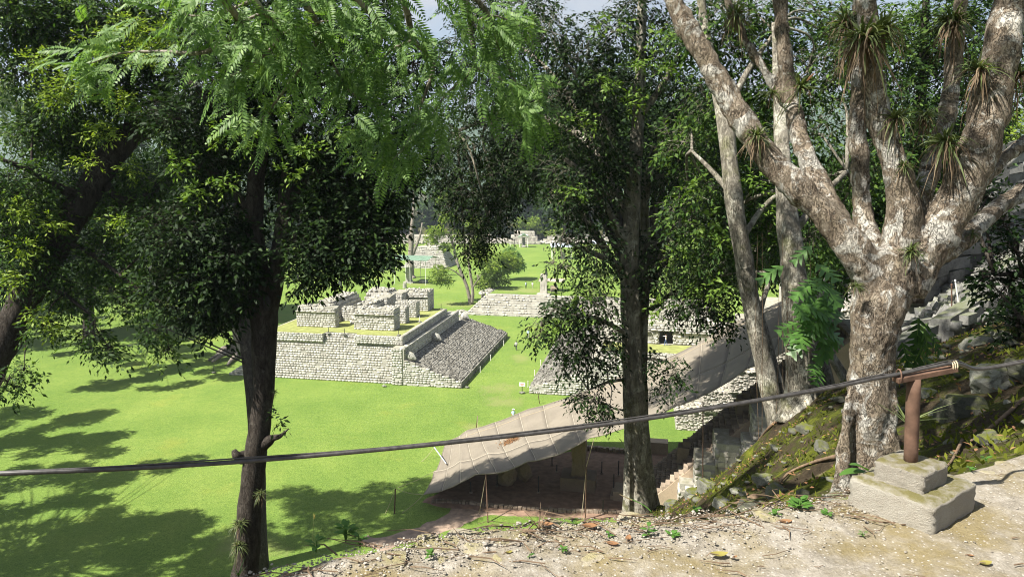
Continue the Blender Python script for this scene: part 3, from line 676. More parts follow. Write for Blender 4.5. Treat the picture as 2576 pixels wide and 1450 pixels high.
tw = empty('terrace_wall', W(1330, 612, 330), 'stepped stone terraces behind the small gabled hut', 'ruin'); tw.location.z = 0
core = MB(); bl = Blocks(18)
X = (Vector((1, 0, 0)), Vector((0, 1, 0)), UP)
for (x0, x1, y0, z0, z1) in ((-1.5, 13.5, 331, 0, 1.3), (-.5, 12, 333.2, 1.3, 3.5), (1, 10.8, 335, 3.5, 5.4), (-70, -1.5, 336, 0, 1.6), (-66, -10, 339, 1.6, 3.2), (15, 60, 336, 0, 1.5), (17, 58, 339, 1.5, 3.0)):
    core.box(((x0+x1)/2, y0+6, (z0+z1)/2), ((x1-x0)/2-.1, 5.9, (z1-z0)/2-.02), X)
    bl.wall(Vector((x0, y0, z0)), X[0], UP, -X[1], x1-x0, z1-z0, .5, 1.2, .2, ragged=.3 if z1-z0 < 1.7 else 0)
rg = bl.rg
for k in range(240):
    x = rg.uniform(13, 40) if k % 2 else rg.uniform(-60, -2); bl.add((x, 334+rg.gauss(0, 1.6), .3+rg.random()*.8), (rg.uniform(.3, .8), rg.uniform(.3, .6), rg.uniform(.2, .45)), X, .3)
pyd('terrace_core', core.V, core.F, M['stone_core'], tw); bl.finish(tw, 'stone_block', M['stone_rubble'], 60)
# ------------------------------------------------------------------ the great stairway under the tarp
A2 = AZ + R(3)
F2 = Vector((math.sin(A2), math.cos(A2), 0)); R2 = Vector((math.cos(A2), -math.sin(A2), 0)); G2 = (R2, F2, UP)
O2 = RF(-.5, 61.6, 0)
def ST(a, b, z=0.0): return O2 + R2*a + F2*b + UP*z       # a up the flight, b across it
stw = empty('great_stairway', ST(8, 5, 0), 'steep brown stone stairway of carved risers rising under the tarp', 'stairway')
core = MB(); bl = Blocks(21); rg = bl.rg
NSt, rise, tread, SW = 38, .46, .46, 7.4
for k in range(NSt):
    core.add([ST(k*tread+.3, .02, k*rise-.5), ST(k*tread+2.5, .02, k*rise-.5), ST(k*tread+2.5, SW-.02, k*rise-.5), ST(k*tread+.3, SW-.02, k*rise-.5),
              ST(k*tread+.3, .02, k*rise+rise-.04), ST(k*tread+2.5, .02, k*rise+rise-.04), ST(k*tread+2.5, SW-.02, k*rise+rise-.04), ST(k*tread+.3, SW-.02, k*rise+rise-.04)], BOXF)
    b_ = 0.0
    while b_ < SW-.1:
        w = min(rg.uniform(.38, .62), SW-b_)
        bl.add(ST(k*tread+.28+rg.uniform(-.04, .03), b_+w/2, k*rise+rise/2), (.30, w/2-.012, rise/2-.012), G2, .015); b_ += w
# raised panel and figure bases part way up
for k, (a0, b0) in enumerate(((4.2, 3.4), (9.2, 3.4), (14, 3.4))):
    bl.add(ST(a0, b0, a0+.7), (.55, .75, .75), G2, .02); bl.add(ST(a0+.25, b0, a0+1.6), (.35, .45, .35), G2, .03)
pyd('stair_core', core.V, core.F, M['stone_core'], stw); bl.finish(stw, 'riser_block', M['stone_stair'], 300)
# plastered south balustrade and stone north balustrade
def balustrade(name, b0, b1, up, mat, tot=17.5):
    m_ = MB(); n = 40; V = []; F = []
    for i in range(n+1):
        a = -.6+tot*i/n; z = max(a, 0)*rise/tread+up+.07*noise.noise(Vector((a*1.5, b0, 0)))
        for b_, zz in ((b0, -3 if i else 0), (b0, z), (b1, z), (b1, -3 if i else 0)):
            V.append(ST(a, b_, zz if zz > -2 else max(0, z-4.5)))
    for i in range(n):
        for j in range(3): q_ = i*4+j; F.append((q_, q_+4, q_+5, q_+1))
    F.append((0, 1, 2, 3)); m_.add(V, F); return m_.build(name, mat, stw)
balustrade('south_balustrade', -1.25, .0, .5, M['plaster']); balustrade('north_balustrade', SW, SW+.55, .1, M['stone_stair'])
bl = Blocks(22)
for k in range(46):
    a = -.4+k*.37; bl.add(ST(a, -.55, a+.58+rg.uniform(-.1, .05)), (.2, rg.uniform(.3, .62), .16), G2, .06)
bl.finish(stw, 'coping_stone', M['stone_stair'], 60)
MB().box(ST(-1.4, 3.4, .45), (.7, 1.1, .45), G2).box(ST(-1.9, 3.4, .2), (.5, .9, .2), G2).build('altar_block', M['stone_stair'], stw)
MB().box(RF(1.9, 77.2, .65), (1.0, .7, .65)).build('corner_block', M['plaster'], stw)

# north flank: sunlit tiers of flat rubble stones
nf = empty('tiered_flank', RF(8, 85, 0), 'sunlit tiers of flat rubble masonry on the far side of the great stairway', 'ruin')
core = MB(); bl = Blocks(24)
for k in range(7):
    r0 = 4.05+3.0*k; z0 = 2.6*k; f0_ = 84.8-.35*k
    core.rbox(r0+.06, 32, f0_+.06, 108, z0-.1, z0+2.55)
    bl.wall(RF(r0, f0_, z0), RV, UP, -FV, 16, 2.6, .17, .42, .12, tilt=.05, proud=.05, ragged=.0)
    bl.wall(RF(r0, f0_+9, z0), -FV, UP, -RV, 9, 2.6, .17, .42, .12, tilt=.05)
    rubble_top(bl, r0, r0+3.2, f0_-.1, f0_+6, z0+2.58, 3.5, .22, k)
pyd('flank_core', core.V, core.F, M['stone_core'], nf); bl.finish(nf, 'rubble_stone', M['stone_rubble'], 300)

# south flank: broken walls between the stairway and the slope
sf_ = empty('broken_wall', RF(7, 56, 0), 'broken stone wall with a niche at the foot of the mossy slope', 'ruin')
core = MB(); bl = Blocks(26)
for (r0, r1, f0_, z0, z1, ch, bln) in ((3.2, 14, 58.6, 0, 4.6, .4, .6), (4.4, 6.0, 57.2, 3.5, 7.0, .42, .55), (6.0, 8.1, 57.9, 3.5, 8.6, .42, .6), (8.0, 14, 55.4, 3.0, 9.3, .2, .45), (8.8, 15, 57.0, 8.5, 11.4, .4, .7)):
    core.rbox(r0+.12, r1, f0_+.12, f0_+4, z0, z1-.1)
    bl.wall(RF(r0, f0_, z0), RV, UP, -FV, r1-r0, z1-z0, ch, bln, .14, tilt=.04, proud=.06, ragged=.6)
    bl.wall(RF(r0, f0_+2.4, z0), -FV, UP, -RV, 2.4, z1-z0, ch, bln, .14, tilt=.04, proud=.05, ragged=.4)
pyd('wall_core', core.V, core.F, M['stone_core'], sf_); bl.finish(sf_, 'wall_stone', M['stone_rubble'], 200)

# ------------------------------------------------------------------ the tarp
TS = [(1065, 1243, 59), (1140, 1213, 59), (1213, 1187, 59), (1285, 1172, 59), (1370, 1145, 59), (1460, 1110, 59), (1560, 1070, 59), (1700, 1020, 59), (1800, 968, 59), (1905, 913, 59), (2010, 852, 59), (2110, 790, 59)]
TN = [(1122, 1108, 75), (1150, 1093, 76), (1176, 1081, 76), (1235, 1060, 76), (1330, 1028, 76), (1430, 993, 76), (1560, 945, 76), (1700, 884, 76), (1830, 819, 76), (1955, 756, 76), (2060, 703, 76), (2150, 655, 76)]
Sp = catmull([ONF(*q) for q in TS], 8); Np = catmull([ONF(*q) for q in TN], 8)
nt_ = 22; ns_ = len(Sp); panel = 5
tp = empty('shade_tarp', ONF(1400, 1120, 66), 'huge beige canvas tarp stretched over the stairway and the stela court', 'tarp'); tp.location.z = 0
def tarp_pt(i, j):
    t_ = j/nt_; p = Sp[i].lerp(Np[i], t_); s_ = i/(ns_-1)
    sag = -.75*math.sin(PI*t_)*(1-.4*s_) - .28*abs(math.sin(PI*i/panel/2))*math.sin(PI*min(1, t_*1.0))
    fold = .9*math.exp(-((t_-.42)/.06)**2)*max(0, 1-s_*2.6)*.6
    edge = -.35*abs(math.sin(PI*i/14))*math.exp(-(t_/.07)) - .25*abs(math.sin(PI*i/16))*math.exp(-((1-t_)/.06))
    return p + UP*(sag + fold + edge + .07*noise.noise(Vector((i*.35, j*.3, 0))))
bm_ = MB()
for p0 in range(0, ns_-1, panel):
    for (j0, j1) in ((0, 9), (9, nt_)):
        V = []; Fc = []; p1 = min(p0+panel, ns_-1); w = j1-j0+1
        for i in range(p0, p1+1):
            for j in range(j0, j1+1): V.append(tarp_pt(i, j))
        for i in range(p1-p0):
            for j in range(w-1): a = i*w+j; Fc.append((a, a+w, a+w+1, a+1))
        pn = pyd('cloth_panel', V, Fc, M['canvas'], tp, True)
        md = pn.modifiers.new('thick', 'SOLIDIFY'); md.thickness = .02; md.offset = 0
sm = MB()
for p0 in range(panel, ns_-1, panel): sm.tube([tarp_pt(p0, j)+UP*.015 for j in range(nt_+1)], .028, 5)
sm.tube([tarp_pt(i, 9)+UP*.01 for i in range(ns_)], .03, 5)
sm.build('seams', M['seam'], tp)
MB().tube([tarp_pt(i, 0) for i in range(ns_)], .045, 6).tube([tarp_pt(i, nt_) for i in range(ns_)], .045, 6).tube([tarp_pt(0, j) for j in range(nt_+1)], .045, 6).build('hem', M['canvas'], tp)
MB().tube([tarp_pt(i, 20)+UP*.03 for i in range(2, ns_)], .03, 5).build('tension_rope', M['rope'], tp)
# heap of dry leaves lying in the cloth's dip
rg = random.Random(5); V = []; Fc = []
c0 = None
for i in range(ns_):
    for j in range(nt_+1):
        u, v, z_ = proj(tarp_pt(i, j)); d_ = (u-1287)**2+(v-1107)**2
        if c0 is None or d_ < c0[0]: c0 = (d_, i, j)
_, ci, cj = c0
for k in range(520):
    i = min(max(ci+rg.gauss(0, 1.1), 0), ns_-1.001); j = min(max(cj+rg.gauss(0, .55), 0), nt_-.001); i0, j0 = int(i), int(j)
    p = tarp_pt(i0, j0).lerp(tarp_pt(i0+1, j0), i-i0) + (tarp_pt(i0, j0+1)-tarp_pt(i0, j0))*(j-j0) + UP*(.04+rg.random()*.10)
    a = Vector((rg.gauss(0, 1), rg.gauss(0, 1), rg.gauss(0, .4))).normalized()*.10; b_ = Vector((rg.gauss(0, 1), rg.gauss(0, 1), rg.gauss(0, .4))).normalized()*.06
    n = len(V); V += [p-a, p+b_, p+a, p-b_]; Fc.append((n, n+1, n+2, n+3))
o = pyd('leaf_heap', V, Fc, M['dry_leaf']); tag(o, 'heap of rust-brown dry leaves lying in a fold of the tarp', 'leaves', None, 'stuff')

# poles and guys of the tarp
def pole(name, base, top, r, mat, label, cat='pole', group='poles and stakes of the tarp', extra=None):
    e = empty(name, base, label, cat, group)
    MB().tube([base, (base+top)/2, top], r, 8).build('shaft', mat, e)
    if extra: extra(e)
    return e
def guy(e, a, b, r=.02, sag=.1): MB().tube(catmull([a, (a+b)/2-UP*sag, b], 4), r, 5).build('guy_rope', M['rope'], e)
def near_s(u):   # nearest point of the south hem to an image column
    return min((tarp_pt(i, 0) for i in range(ns_)), key=lambda p: abs(proj(p)[0]-u))
b1 = G(1227, 1313); p1 = near_s(1224)
pole('tarp_pole', b1, Vector((p1.x, p1.y-.1, p1.z)), .055, M['rust'], 'rusty pole holding the near hem of the tarp at the lawn edge', extra=lambda e: guy(e, Vector((p1.x, p1.y-.1, p1.z)), G(1205, 1290), .025))
b2_ = G(1472, 1306); t2_ = Vector((b2_.x, b2_.y, 5.0)); p2 = near_s(1496)
pole('tarp_pole', b2_, t2_, .055, M['rust'], 'rusty pole roped to the tarp in front of the stela', extra=lambda e: (guy(e, t2_, p2, .025, .0), guy(e, t2_, G(1462, 1306), .025)))
b3 = W(1769, 1192, 54); t3 = W(1768, 1010, 54)
pole('tarp_pole', Vector((b3.x, b3.y, b3.z-1.5)), t3, .05, M['rust'], 'dark pole rising beside the carved stairway to the tarp hem', extra=lambda e: guy(e, t3, near_s(1745), .02, 0))
b4 = RF(-19.8, 72, 0); t4 = W(1092, 1124, b4.y-.6)
pole('tarp_strut', W(1122, 1165, 71), t4, .07, M['steel'], 'slanting galvanised strut at the low end of the tarp', extra=lambda e: guy(e, t4, G(1060, 1160), .02))
s1 = G(992, 1290); q1 = s1+UP*2.4+RV*.15
pole('guy_stake', s1, q1, .06, M['rust'], 'rusty stake standing alone on the lawn by the low corner', extra=lambda e: (guy(e, q1, tarp_pt(0, 0), .02, .15), guy(e, q1, G(968, 1292), .02)))
guy(tp, tarp_pt(0, 0), G(1010, 1290), .02, .1); guy(tp, tarp_pt(0, 9), G(1000, 1225), .02, .1)
s2 = G(1197, 1080); q2 = W(1201, 1045, s2.y)
pole('guy_stake', s2, q2, .05, M['rust'], 'thin rusty stake beyond the far hem of the tarp', extra=lambda e: guy(e, q2, tarp_pt(20, nt_), .015))
s3 = G(1357, 1015); q3 = W(1350, 1002, s3.y)
pole('guy_stake', s3, W(1352, 985, s3.y), .05, M['rust'], 'short rusty stake on the lawn near the end of the right bench')
# ------------------------------------------------------------------ stela court under the tarp
def stela(base, w, d, h, label, mat, ax=GRID, ped=None, name='stela', amp=.10, cat='stela'):
    e = empty(name, base, label, cat)
    bm = bmesh.new(); n1_, n2_ = 6, 14; bmesh.ops.create_cube(bm, size=2)
    bmesh.ops.subdivide_edges(bm, edges=bm.edges[:], cuts=7, use_grid_fill=True)
    pz = ped[2] if ped else 0
    for v in bm.verts:
        q_ = v.co.copy(); k = amp*(noise.noise(Vector((q_.x*2.2+base.x, q_.y*2.2, q_.z*3.6)))*1.6 + .6*abs(noise.noise(Vector((q_.x*5, q_.y*5+base.y, q_.z*9)))))
        sh = 1 - .10*max(0, q_.z) + .08*math.sin(q_.z*4)
        x = q_.x*w/2*sh*(1+k); y = q_.y*d/2*sh*(1+k); z = (q_.z+1)/2*h*(1+.04*noise.noise(q_))
        v.co = ax[0]*x+ax[1]*y+UP*(z+pz)
    me = bpy.data.meshes.new('shaft'); bm.to_mesh(me); bm.free(); link('carved_shaft', me, e, mat)
    if ped: MB().box(base+UP*pz/2, (ped[0]/2, ped[1]/2, pz/2), ax).build('pedestal', mat, e)
    return e
sp_ = G(1455, 1222); stela(sp_, 1.35, 1.15, 4.2, 'tall carved stela on a square pedestal in the tarp shade', M['stone_stair'], ped=(3.4, 2.6, 1.3))
MB_ = MB(); e = empty('carved_boulder', G(1275, 1215), 'bulky carved altar stone in deep shade under the tarp', 'sculpture')
bm = bmesh.new(); bmesh.ops.create_icosphere(bm, subdivisions=3, radius=1)
for v in bm.verts: k = 1+.30*noise.noise(v.co*1.9)+.15*noise.noise(v.co*4); v.co = Vector((v.co.x*1.0*k, v.co.y*.9*k, max(-.75, v.co.z)*1.05*k+.8))
me = bpy.data.meshes.new('body'); bm.to_mesh(me); bm.free(); link('carved_body', me, e, M['stone_stair'])
e2 = empty('carved_boulder', G(1318, 1208), 'smaller upright carved stone beside the bulky altar stone', 'sculpture')
bm = bmesh.new(); bmesh.ops.create_icosphere(bm, subdivisions=3, radius=1)
for v in bm.verts: k = 1+.28*noise.noise(v.co*2.2+Vector((5, 0, 0)))+.15*noise.noise(v.co*5); v.co = Vector((v.co.x*.75*k, v.co.y*.7*k, max(-.8, v.co.z)*1.15*k+.9))
me = bpy.data.meshes.new('body'); bm.to_mesh(me); bm.free(); link('carved_body', me, e2, M['stone_stair'])
kb = empty('stone_kerb', G(1330, 1284), 'low kerb of rough stones along the near edge of the dirt court', 'kerb')
bl = Blocks(33); rg = bl.rg
def kerb(line, size=.42, hgt=.26):
    P = catmull([G(u, v) for u, v in line], 8); d_ = 0; i = 0
    for a, b_ in zip(P[:-1], P[1:]):
        n = max(1, int((b_-a).length/(size*1.5))); t_ = (b_-a).normalized()
        for k in range(n):
            w = (b_-a).length/n; bl.add(a.lerp(b_, (k+.5)/n)+UP*hgt*.45, (w/2*rg.uniform(.75, .95), size/2*rg.uniform(.8, 1.2), hgt/2*rg.uniform(.7, 1.25)), (t_, UP.cross(t_), UP), .07)
kerb([(1085, 1262), (1130, 1262), (1200, 1268), (1290, 1278), (1380, 1284), (1470, 1287), (1560, 1290), (1640, 1292)])
bl.finish(kb, 'kerb_stone', M['stone_stair'], 60)
kb2 = empty('stone_kerb', G(1500, 1132), 'dark kerb at the back of the dirt court where the lawn begins', 'kerb')
bl = Blocks(34); rg = bl.rg; kerb([(1400, 1124), (1480, 1130), (1540, 1136), (1620, 1142)], .5, .5); bl.finish(kb2, 'kerb_stone', M['stone_stair'], 40)
for i, (u, v, h_) in enumerate(((1388, 1170, 1.5), (1354, 1238, 1.7), (1513, 1190, 1.3), (1555, 1195, 1.6), (1543, 1230, 1.6), (1516, 1290, 1.3), (1400, 1186, .8), (1250, 1222, 1.2), (1184, 1238, 1.1))):
    b_ = G(u, v); e = empty('barrier_post', b_, ['barrier post at the back of the stela court in front of the dark kerb', 'barrier post nearest the front of the carved stones', 'barrier post to the right of the stela pedestal', 'barrier post against the fluted trunk, higher one', 'barrier post against the fluted trunk, lower one', 'barrier post at the near kerb beside the fluted trunk', 'stubby barrier post behind the carved stones', 'barrier post left of the bulky carved stone', 'barrier post deep in the low end of the tarp'][i], 'post', 'iron posts in the stela court')
    MB().tube([b_, b_+UP*h_], .055, 8).build('rod', M['dark_iron'], e); MB().tube([b_, b_+UP*.12], [.2, .15], 8).build('foot', M['stone_stair'], e)

# ------------------------------------------------------------------ shelters, hut, stelae, altars on the plaza
def shelter(name, corners, h, over, rise_, matr, label, matp, gable=True, post_r=.07, axis=None):
    """corners: four ground points (front-left, front-right, back-right, back-left)"""
    c = sum(corners, Vector())/4; e = empty(name, Vector((c.x, c.y, 0)), label, 'shelter')
    ax = (corners[1]-corners[0]).normalized(); ay = UP.cross(ax)
    hx = (corners[1]-corners[0]).length/2; hy = (corners[3]-corners[0]).length/2
    for sx in (-1, 0, 1) if hx > 4 else (-1, 1):
        for sy in (-1, 1):
            b_ = Vector((c.x, c.y, 0))+ax*hx*sx+ay*hy*sy; MB().tube([b_, b_+UP*h], post_r, 8).build('post', matp, e)
    n = max(6, int(2*(hx+over)/.5)); V = []; F = []
    for i in range(n*2+1):
        x = -(hx+over)+2*(hx+over)*i/(n*2); dz = .035*(1 if i % 2 else -1)
        prof = ((-(hy+over), 0), (0, rise_), (hy+over, 0)) if gable else ((-(hy+over), 0), (0, rise_/2), (hy+over, rise_))
        for y, z in prof: V.append(Vector((c.x, c.y, 0))+ax*x+ay*y+UP*(h+z+dz))
    for i in range(n*2):
        for j in range(2): a = i*3+j; F.append((a, a+3, a+4, a+1))
    o = pyd('roof', V, F, matr, e); md = o.modifiers.new('t', 'SOLIDIFY'); md.thickness = .04
    rf_ = o; MB().tube([Vector((c.x, c.y, h))+ax*-hx+ay*-hy, Vector((c.x, c.y, h))+ax*hx+ay*-hy], .06, 6).tube([Vector((c.x, c.y, h))+ax*-hx+ay*hy, Vector((c.x, c.y, h))+ax*hx+ay*hy], .06, 6).build('beam', matp, rf_)
    return e
c4 = [Vector((-33.6, 203.5, 0)), Vector((-24.3, 200.8, 0)), Vector((-22.9, 208.5, 0)), Vector((-32.2, 211, 0))]
shelter('roof_shelter', c4, 7.2, .9, .9, M['roof_green'], 'green sheet roof on slim white posts over a stela by the bare trunk', M['white_paint'])
stela(Vector((-30.2, 206.5, 0)), 1.5, 1.3, 4.2, 'pale carved stela standing under the long green roof', M['stone'], ped=(3.0, 2.4, .35))
MB_ = empty('altar_stones', Vector((-26.2, 206, 0)), 'tumbled pale altar stones under the right half of the green roof', 'altar')
me = rock_mesh('stone', 3, 2, .3); 
for k, (dx, dy, s_) in enumerate(((0, 0, .9), (.9, .5, .6), (-.8, .3, .5), (.3, -.7, .5))):
    o = link('stone', me, MB_, M['stone']); o.location = (dx, dy, s_*.5); o.scale = (s_, s_*.8, s_*.7); o.rotation_euler = (.3*k, .2, k)
b_ = G(1018, 724); e = empty('carved_drum', b_, 'small carved stone drum on the lawn in front of the green shelter', 'altar')
MB().tube([b_, b_+UP*.5, b_+UP*1.25, b_+UP*1.3], [.6, .55, .5, .2], 10, namp=.08, nscale=2).build('drum', M['stone'], e)
# teal roof behind the west building
c4 = [RF(-66.5, 128, 0), RF(-56.5, 128, 0), RF(-56.5, 133.5, 0), RF(-66.5, 133.5, 0)]
shelter('roof_shelter', c4, 2.9, .8, 1.4, M['roof_teal'], 'teal sheet roof low behind the ball court building', M['roof_teal'])
# shelter and stela at the head of the broad stairs
zb = ZN
sb = G(1367, 741, zb)
stela(sb, 1.5, 1.1, 4.6, 'weathered grey stela at the head of the broad stairs', M['stone_rubble'], ped=(3.0, 2.2, .3))
e = shelter('roof_shelter', [sb+FV*5-RV*1.6-UP*zb, sb+FV*5+RV*3.4-UP*zb, sb+FV*8+RV*3.4-UP*zb, sb+FV*8-RV*1.6-UP*zb], 3.9+zb*.6, .5, .25, M['roof_tan'], 'small tan flat roof on thin posts behind the grey stela', M['bark_dark'], False, .06)
p = sb+RV*2.1+FV*2.5; e = empty('notice_board', p, 'wooden notice board leaning beside the grey stela', 'sign')
fr_ = MB().box(p+UP*1.1, (.85, .05, .75)).build('frame', M['bark_far'], e); MB().box(p+UP*1.1-FV*.06, (.68, .02, .58)).build('panel', M['plaster'], fr_)
MB().tube([p-RV*.6, p-RV*.6+UP*.5], .05, 6).tube([p+RV*.6, p+RV*.6+UP*.5], .05, 6).build('leg', M['bark_dark'], e)
# far hut
hb = Vector((5.3, 317.5, 0)); X3 = (Vector((1, 0, 0)), Vector((0, 1, 0)), UP)
e = empty('gabled_hut', hb, 'tiny gabled shelter on white posts at the far end of the plaza', 'shelter')
for sx in (-1, 1):
    for sy in (-1, 1): MB().tube([hb+Vector((sx*1.75, sy*1.6, 0)), hb+Vector((sx*1.75, sy*1.6, 4.7))], .14, 8).build('post', M['white_paint'], e)
V = [hb+Vector((x, y, z)) for y in (-2.2, 2.2) for x, z in ((-2.5, 4.6), (0, 6.1), (2.5, 4.6), (2.5, 4.4), (0, 5.8), (-2.5, 4.4))]
pyd('roof', V, [(0, 6, 7, 1), (1, 7, 8, 2), (0, 1, 4, 5), (1, 2, 3, 4), (6, 11, 10, 7), (7, 10, 9, 8), (5, 4, 10, 11), (4, 3, 9, 10)], M['roof_green'], e)
MB().box(hb+Vector((0, 0, 5.2)), (1.8, 1.5, .35), X3).build('gable_board', M['white_paint'], e)
stela(hb+Vector((0, .6, 0)), 1.3, .9, 3.6, 'dark stela standing inside the tiny gabled shelter', M['stone_dark'], X3, (2.4, 1.8, .7))
q = hb+Vector((.2, -1.6, 0)); o = link('low_altar', rock_mesh('altar', 8, 2, .2, .6), None, M['stone'], q+UP*.5); o.scale = (1.1, .8, .9); tag(o, 'rounded pale altar in front of the tiny gabled shelter', 'altar')
# far white shelter
shelter('roof_shelter', [Vector((15.3, 268, 0)), Vector((22.5, 268, 0)), Vector((22.5, 273, 0)), Vector((15.3, 273, 0))], 4.7, .6, .9, M['roof_white'], 'white sheet roof on posts far out on the plaza', M['white_paint'], False, .1)
stela(Vector((19.5, 270.5, 0)), 1.8, 1.2, 2.2, 'low pale carved stone under the white roof', M['stone'], ped=(3, 2, .4), name='carved_stone', cat='altar')
shelter('roof_shelter', [Vector((33, 285, 0)), Vector((38, 285, 0)), Vector((38, 289, 0)), Vector((33, 289, 0))], 4.4, .6, .8, M['roof_white'], 'second white roof half hidden by leaves far right on the plaza', M['white_paint'], False, .1)
q = Vector((-1.1, 286, 0)); e = empty('block_altar', q, 'square pale altar block beside the lamp post on the far lawn', 'altar')
MB().box(q+UP*.65, (1.15, .8, .65), X3).build('block', M['stone'], e); MB().box(q+UP*1.36, (1.25, .9, .07), X3).build('slab', M['stone'], e)
q = Vector((1.0, 292, 0)); e = empty('lamp_post', q, 'thin lamp post behind the square altar block', 'lamp post')
pl_ = MB().tube([q, q+UP*5.2], .09, 8).build('pole', M['dark_iron'], e); MB().tube([q+UP*5.1, q+UP*5.6], [.28, .18], 8).build('lantern', M['dark_iron'], pl_)
q2_ = q+Vector((-1.7, -3, 0)); e = empty('lamp_post', q2_, 'paler lamp post just left of the thin one', 'lamp post'); MB().tube([q2_, q2_+UP*5.4], .07, 8).build('pole', M['white_paint'], e)
# tan canvas far right, high up
e = empty('canvas_roof', W(2545, 480, 34), 'tan canvas roof glimpsed behind the branches at far right', 'tarp')
V = []; Fc = []
for i in range(9):
    for j in range(7): p = W(2468+i*24, 505-i*6, 34).lerp(W(2540+i*24, 385-i*7, 42), j/6); V.append(p+UP*(.35*math.sin(PI*j/6)*-1+.15*math.sin(i*1.7)))
for i in range(8):
    for j in range(6): a = i*7+j; Fc.append((a, a+7, a+8, a+1))
o = pyd('cloth', V, Fc, M['roof_tan'], e, True); md = o.modifiers.new('t', 'SOLIDIFY'); md.thickness = .03
for k, i in enumerate((0, 5)): MB().tube([V[i*7]-UP*9, V[i*7]], .06, 8).build('post', M['rust'], e)

# barrier posts with stone feet, pegs and sign round the ball court
BL = ['iron barrier post in a stone foot under the left half of the stepped face', 'iron barrier post in a stone foot, second from the trunk below the steps', 'pale thin post where the steps meet the bench end wall', 'iron barrier post at the near lower corner of the dark bench', 'iron barrier post alone on the lawn by the foot of the broken steps',
      'barrier post on the turf beside the parapet corner', 'barrier post on the turf at the head of the steps', 'barrier post at the near corner of the platform turf', 'pale thin post half way along the platform turf', 'barrier post at the far end of the platform turf']
BPOS = [(G(1012/1, 950), 0), (G(805, 953), 0), (G(966, 972), 1), (G(1175, 975), 0), (G(538, 938), 0), (RF(-47.6, 99.4, ZP-.2), 0), (RF(-44.9, 99.2, ZP-.25), 0), (RF(-36.3, 99.4, ZP), 0), (RF(-36.3, 109.5, ZP), 1), (RF(-36.2, 121.5, ZP), 0)]
BPOS[0] = (G(752, 950), 0)
for (p, kind_), lb in zip(BPOS, BL):
    e = empty('barrier_post', p, lb, 'post', 'barrier posts round the ball court')
    MB().tube([p, p+UP*1.1], .045, 8).build('rod', M['white_paint'] if kind_ else M['dark_iron'], e)
    o = link('stone_foot', rock_mesh('foot', len(lb) % 7, 1, .2, .8), e, M['stone_dark']); o.scale = (.42, .34, .24); o.location = (0, 0, .13)
PG = [(1258, 876), (1283, 838), (1230, 918)]
PEGL = ['white peg on the left edge of the alley, middle one', 'white peg on the left edge of the alley, farthest one', 'white peg on the left edge of the alley, nearest one', 'white peg on the right edge of the alley, nearest one', 'white peg on the right edge of the alley, middle one', 'white peg on the right edge of the alley, farthest one']
for (p, lb) in zip([RF(-25.2, 113, 0), RF(-25.2, 124, 0), RF(-25.2, 105.5, 0), RF(-16.5, 99, 0), RF(-16.5, 105, 0), RF(-16.5, 111.5, 0)], PEGL):
    e = empty('marker_peg', p, lb, 'peg', 'white pegs along the playing alley'); rd_ = MB().tube([p, p+UP*.95], .05, 6).build('rod', M['white_paint'], e); MB().tube([p+UP*.95, p+UP*1.02], [.06, .02], 6).build('cap', M['white_paint'], rd_)
p = G(1313, 989); e = empty('notice_sign', p, 'small white notice on a stone footed post in the alley mouth', 'sign')
MB().tube([p, p+UP*1.1], .05, 8).build('post', M['dark_iron'], e); bd_ = MB().box(p+UP*1.35, (.42, .03, .28)).build('board', M['white_paint'], e)
s_ = MB()
for k in range(3): s_.box(p+UP*(1.45-.11*k)-FV*.035, (.30-.05*k, .004, .025))
s_.build('lettering', M['red_print'], bd_)
o = link('stone_foot', rock_mesh('foot', 4, 1, .2, .8), e, M['stone_dark']); o.scale = (.5, .4, .3); o.location = (0, 0, .15)

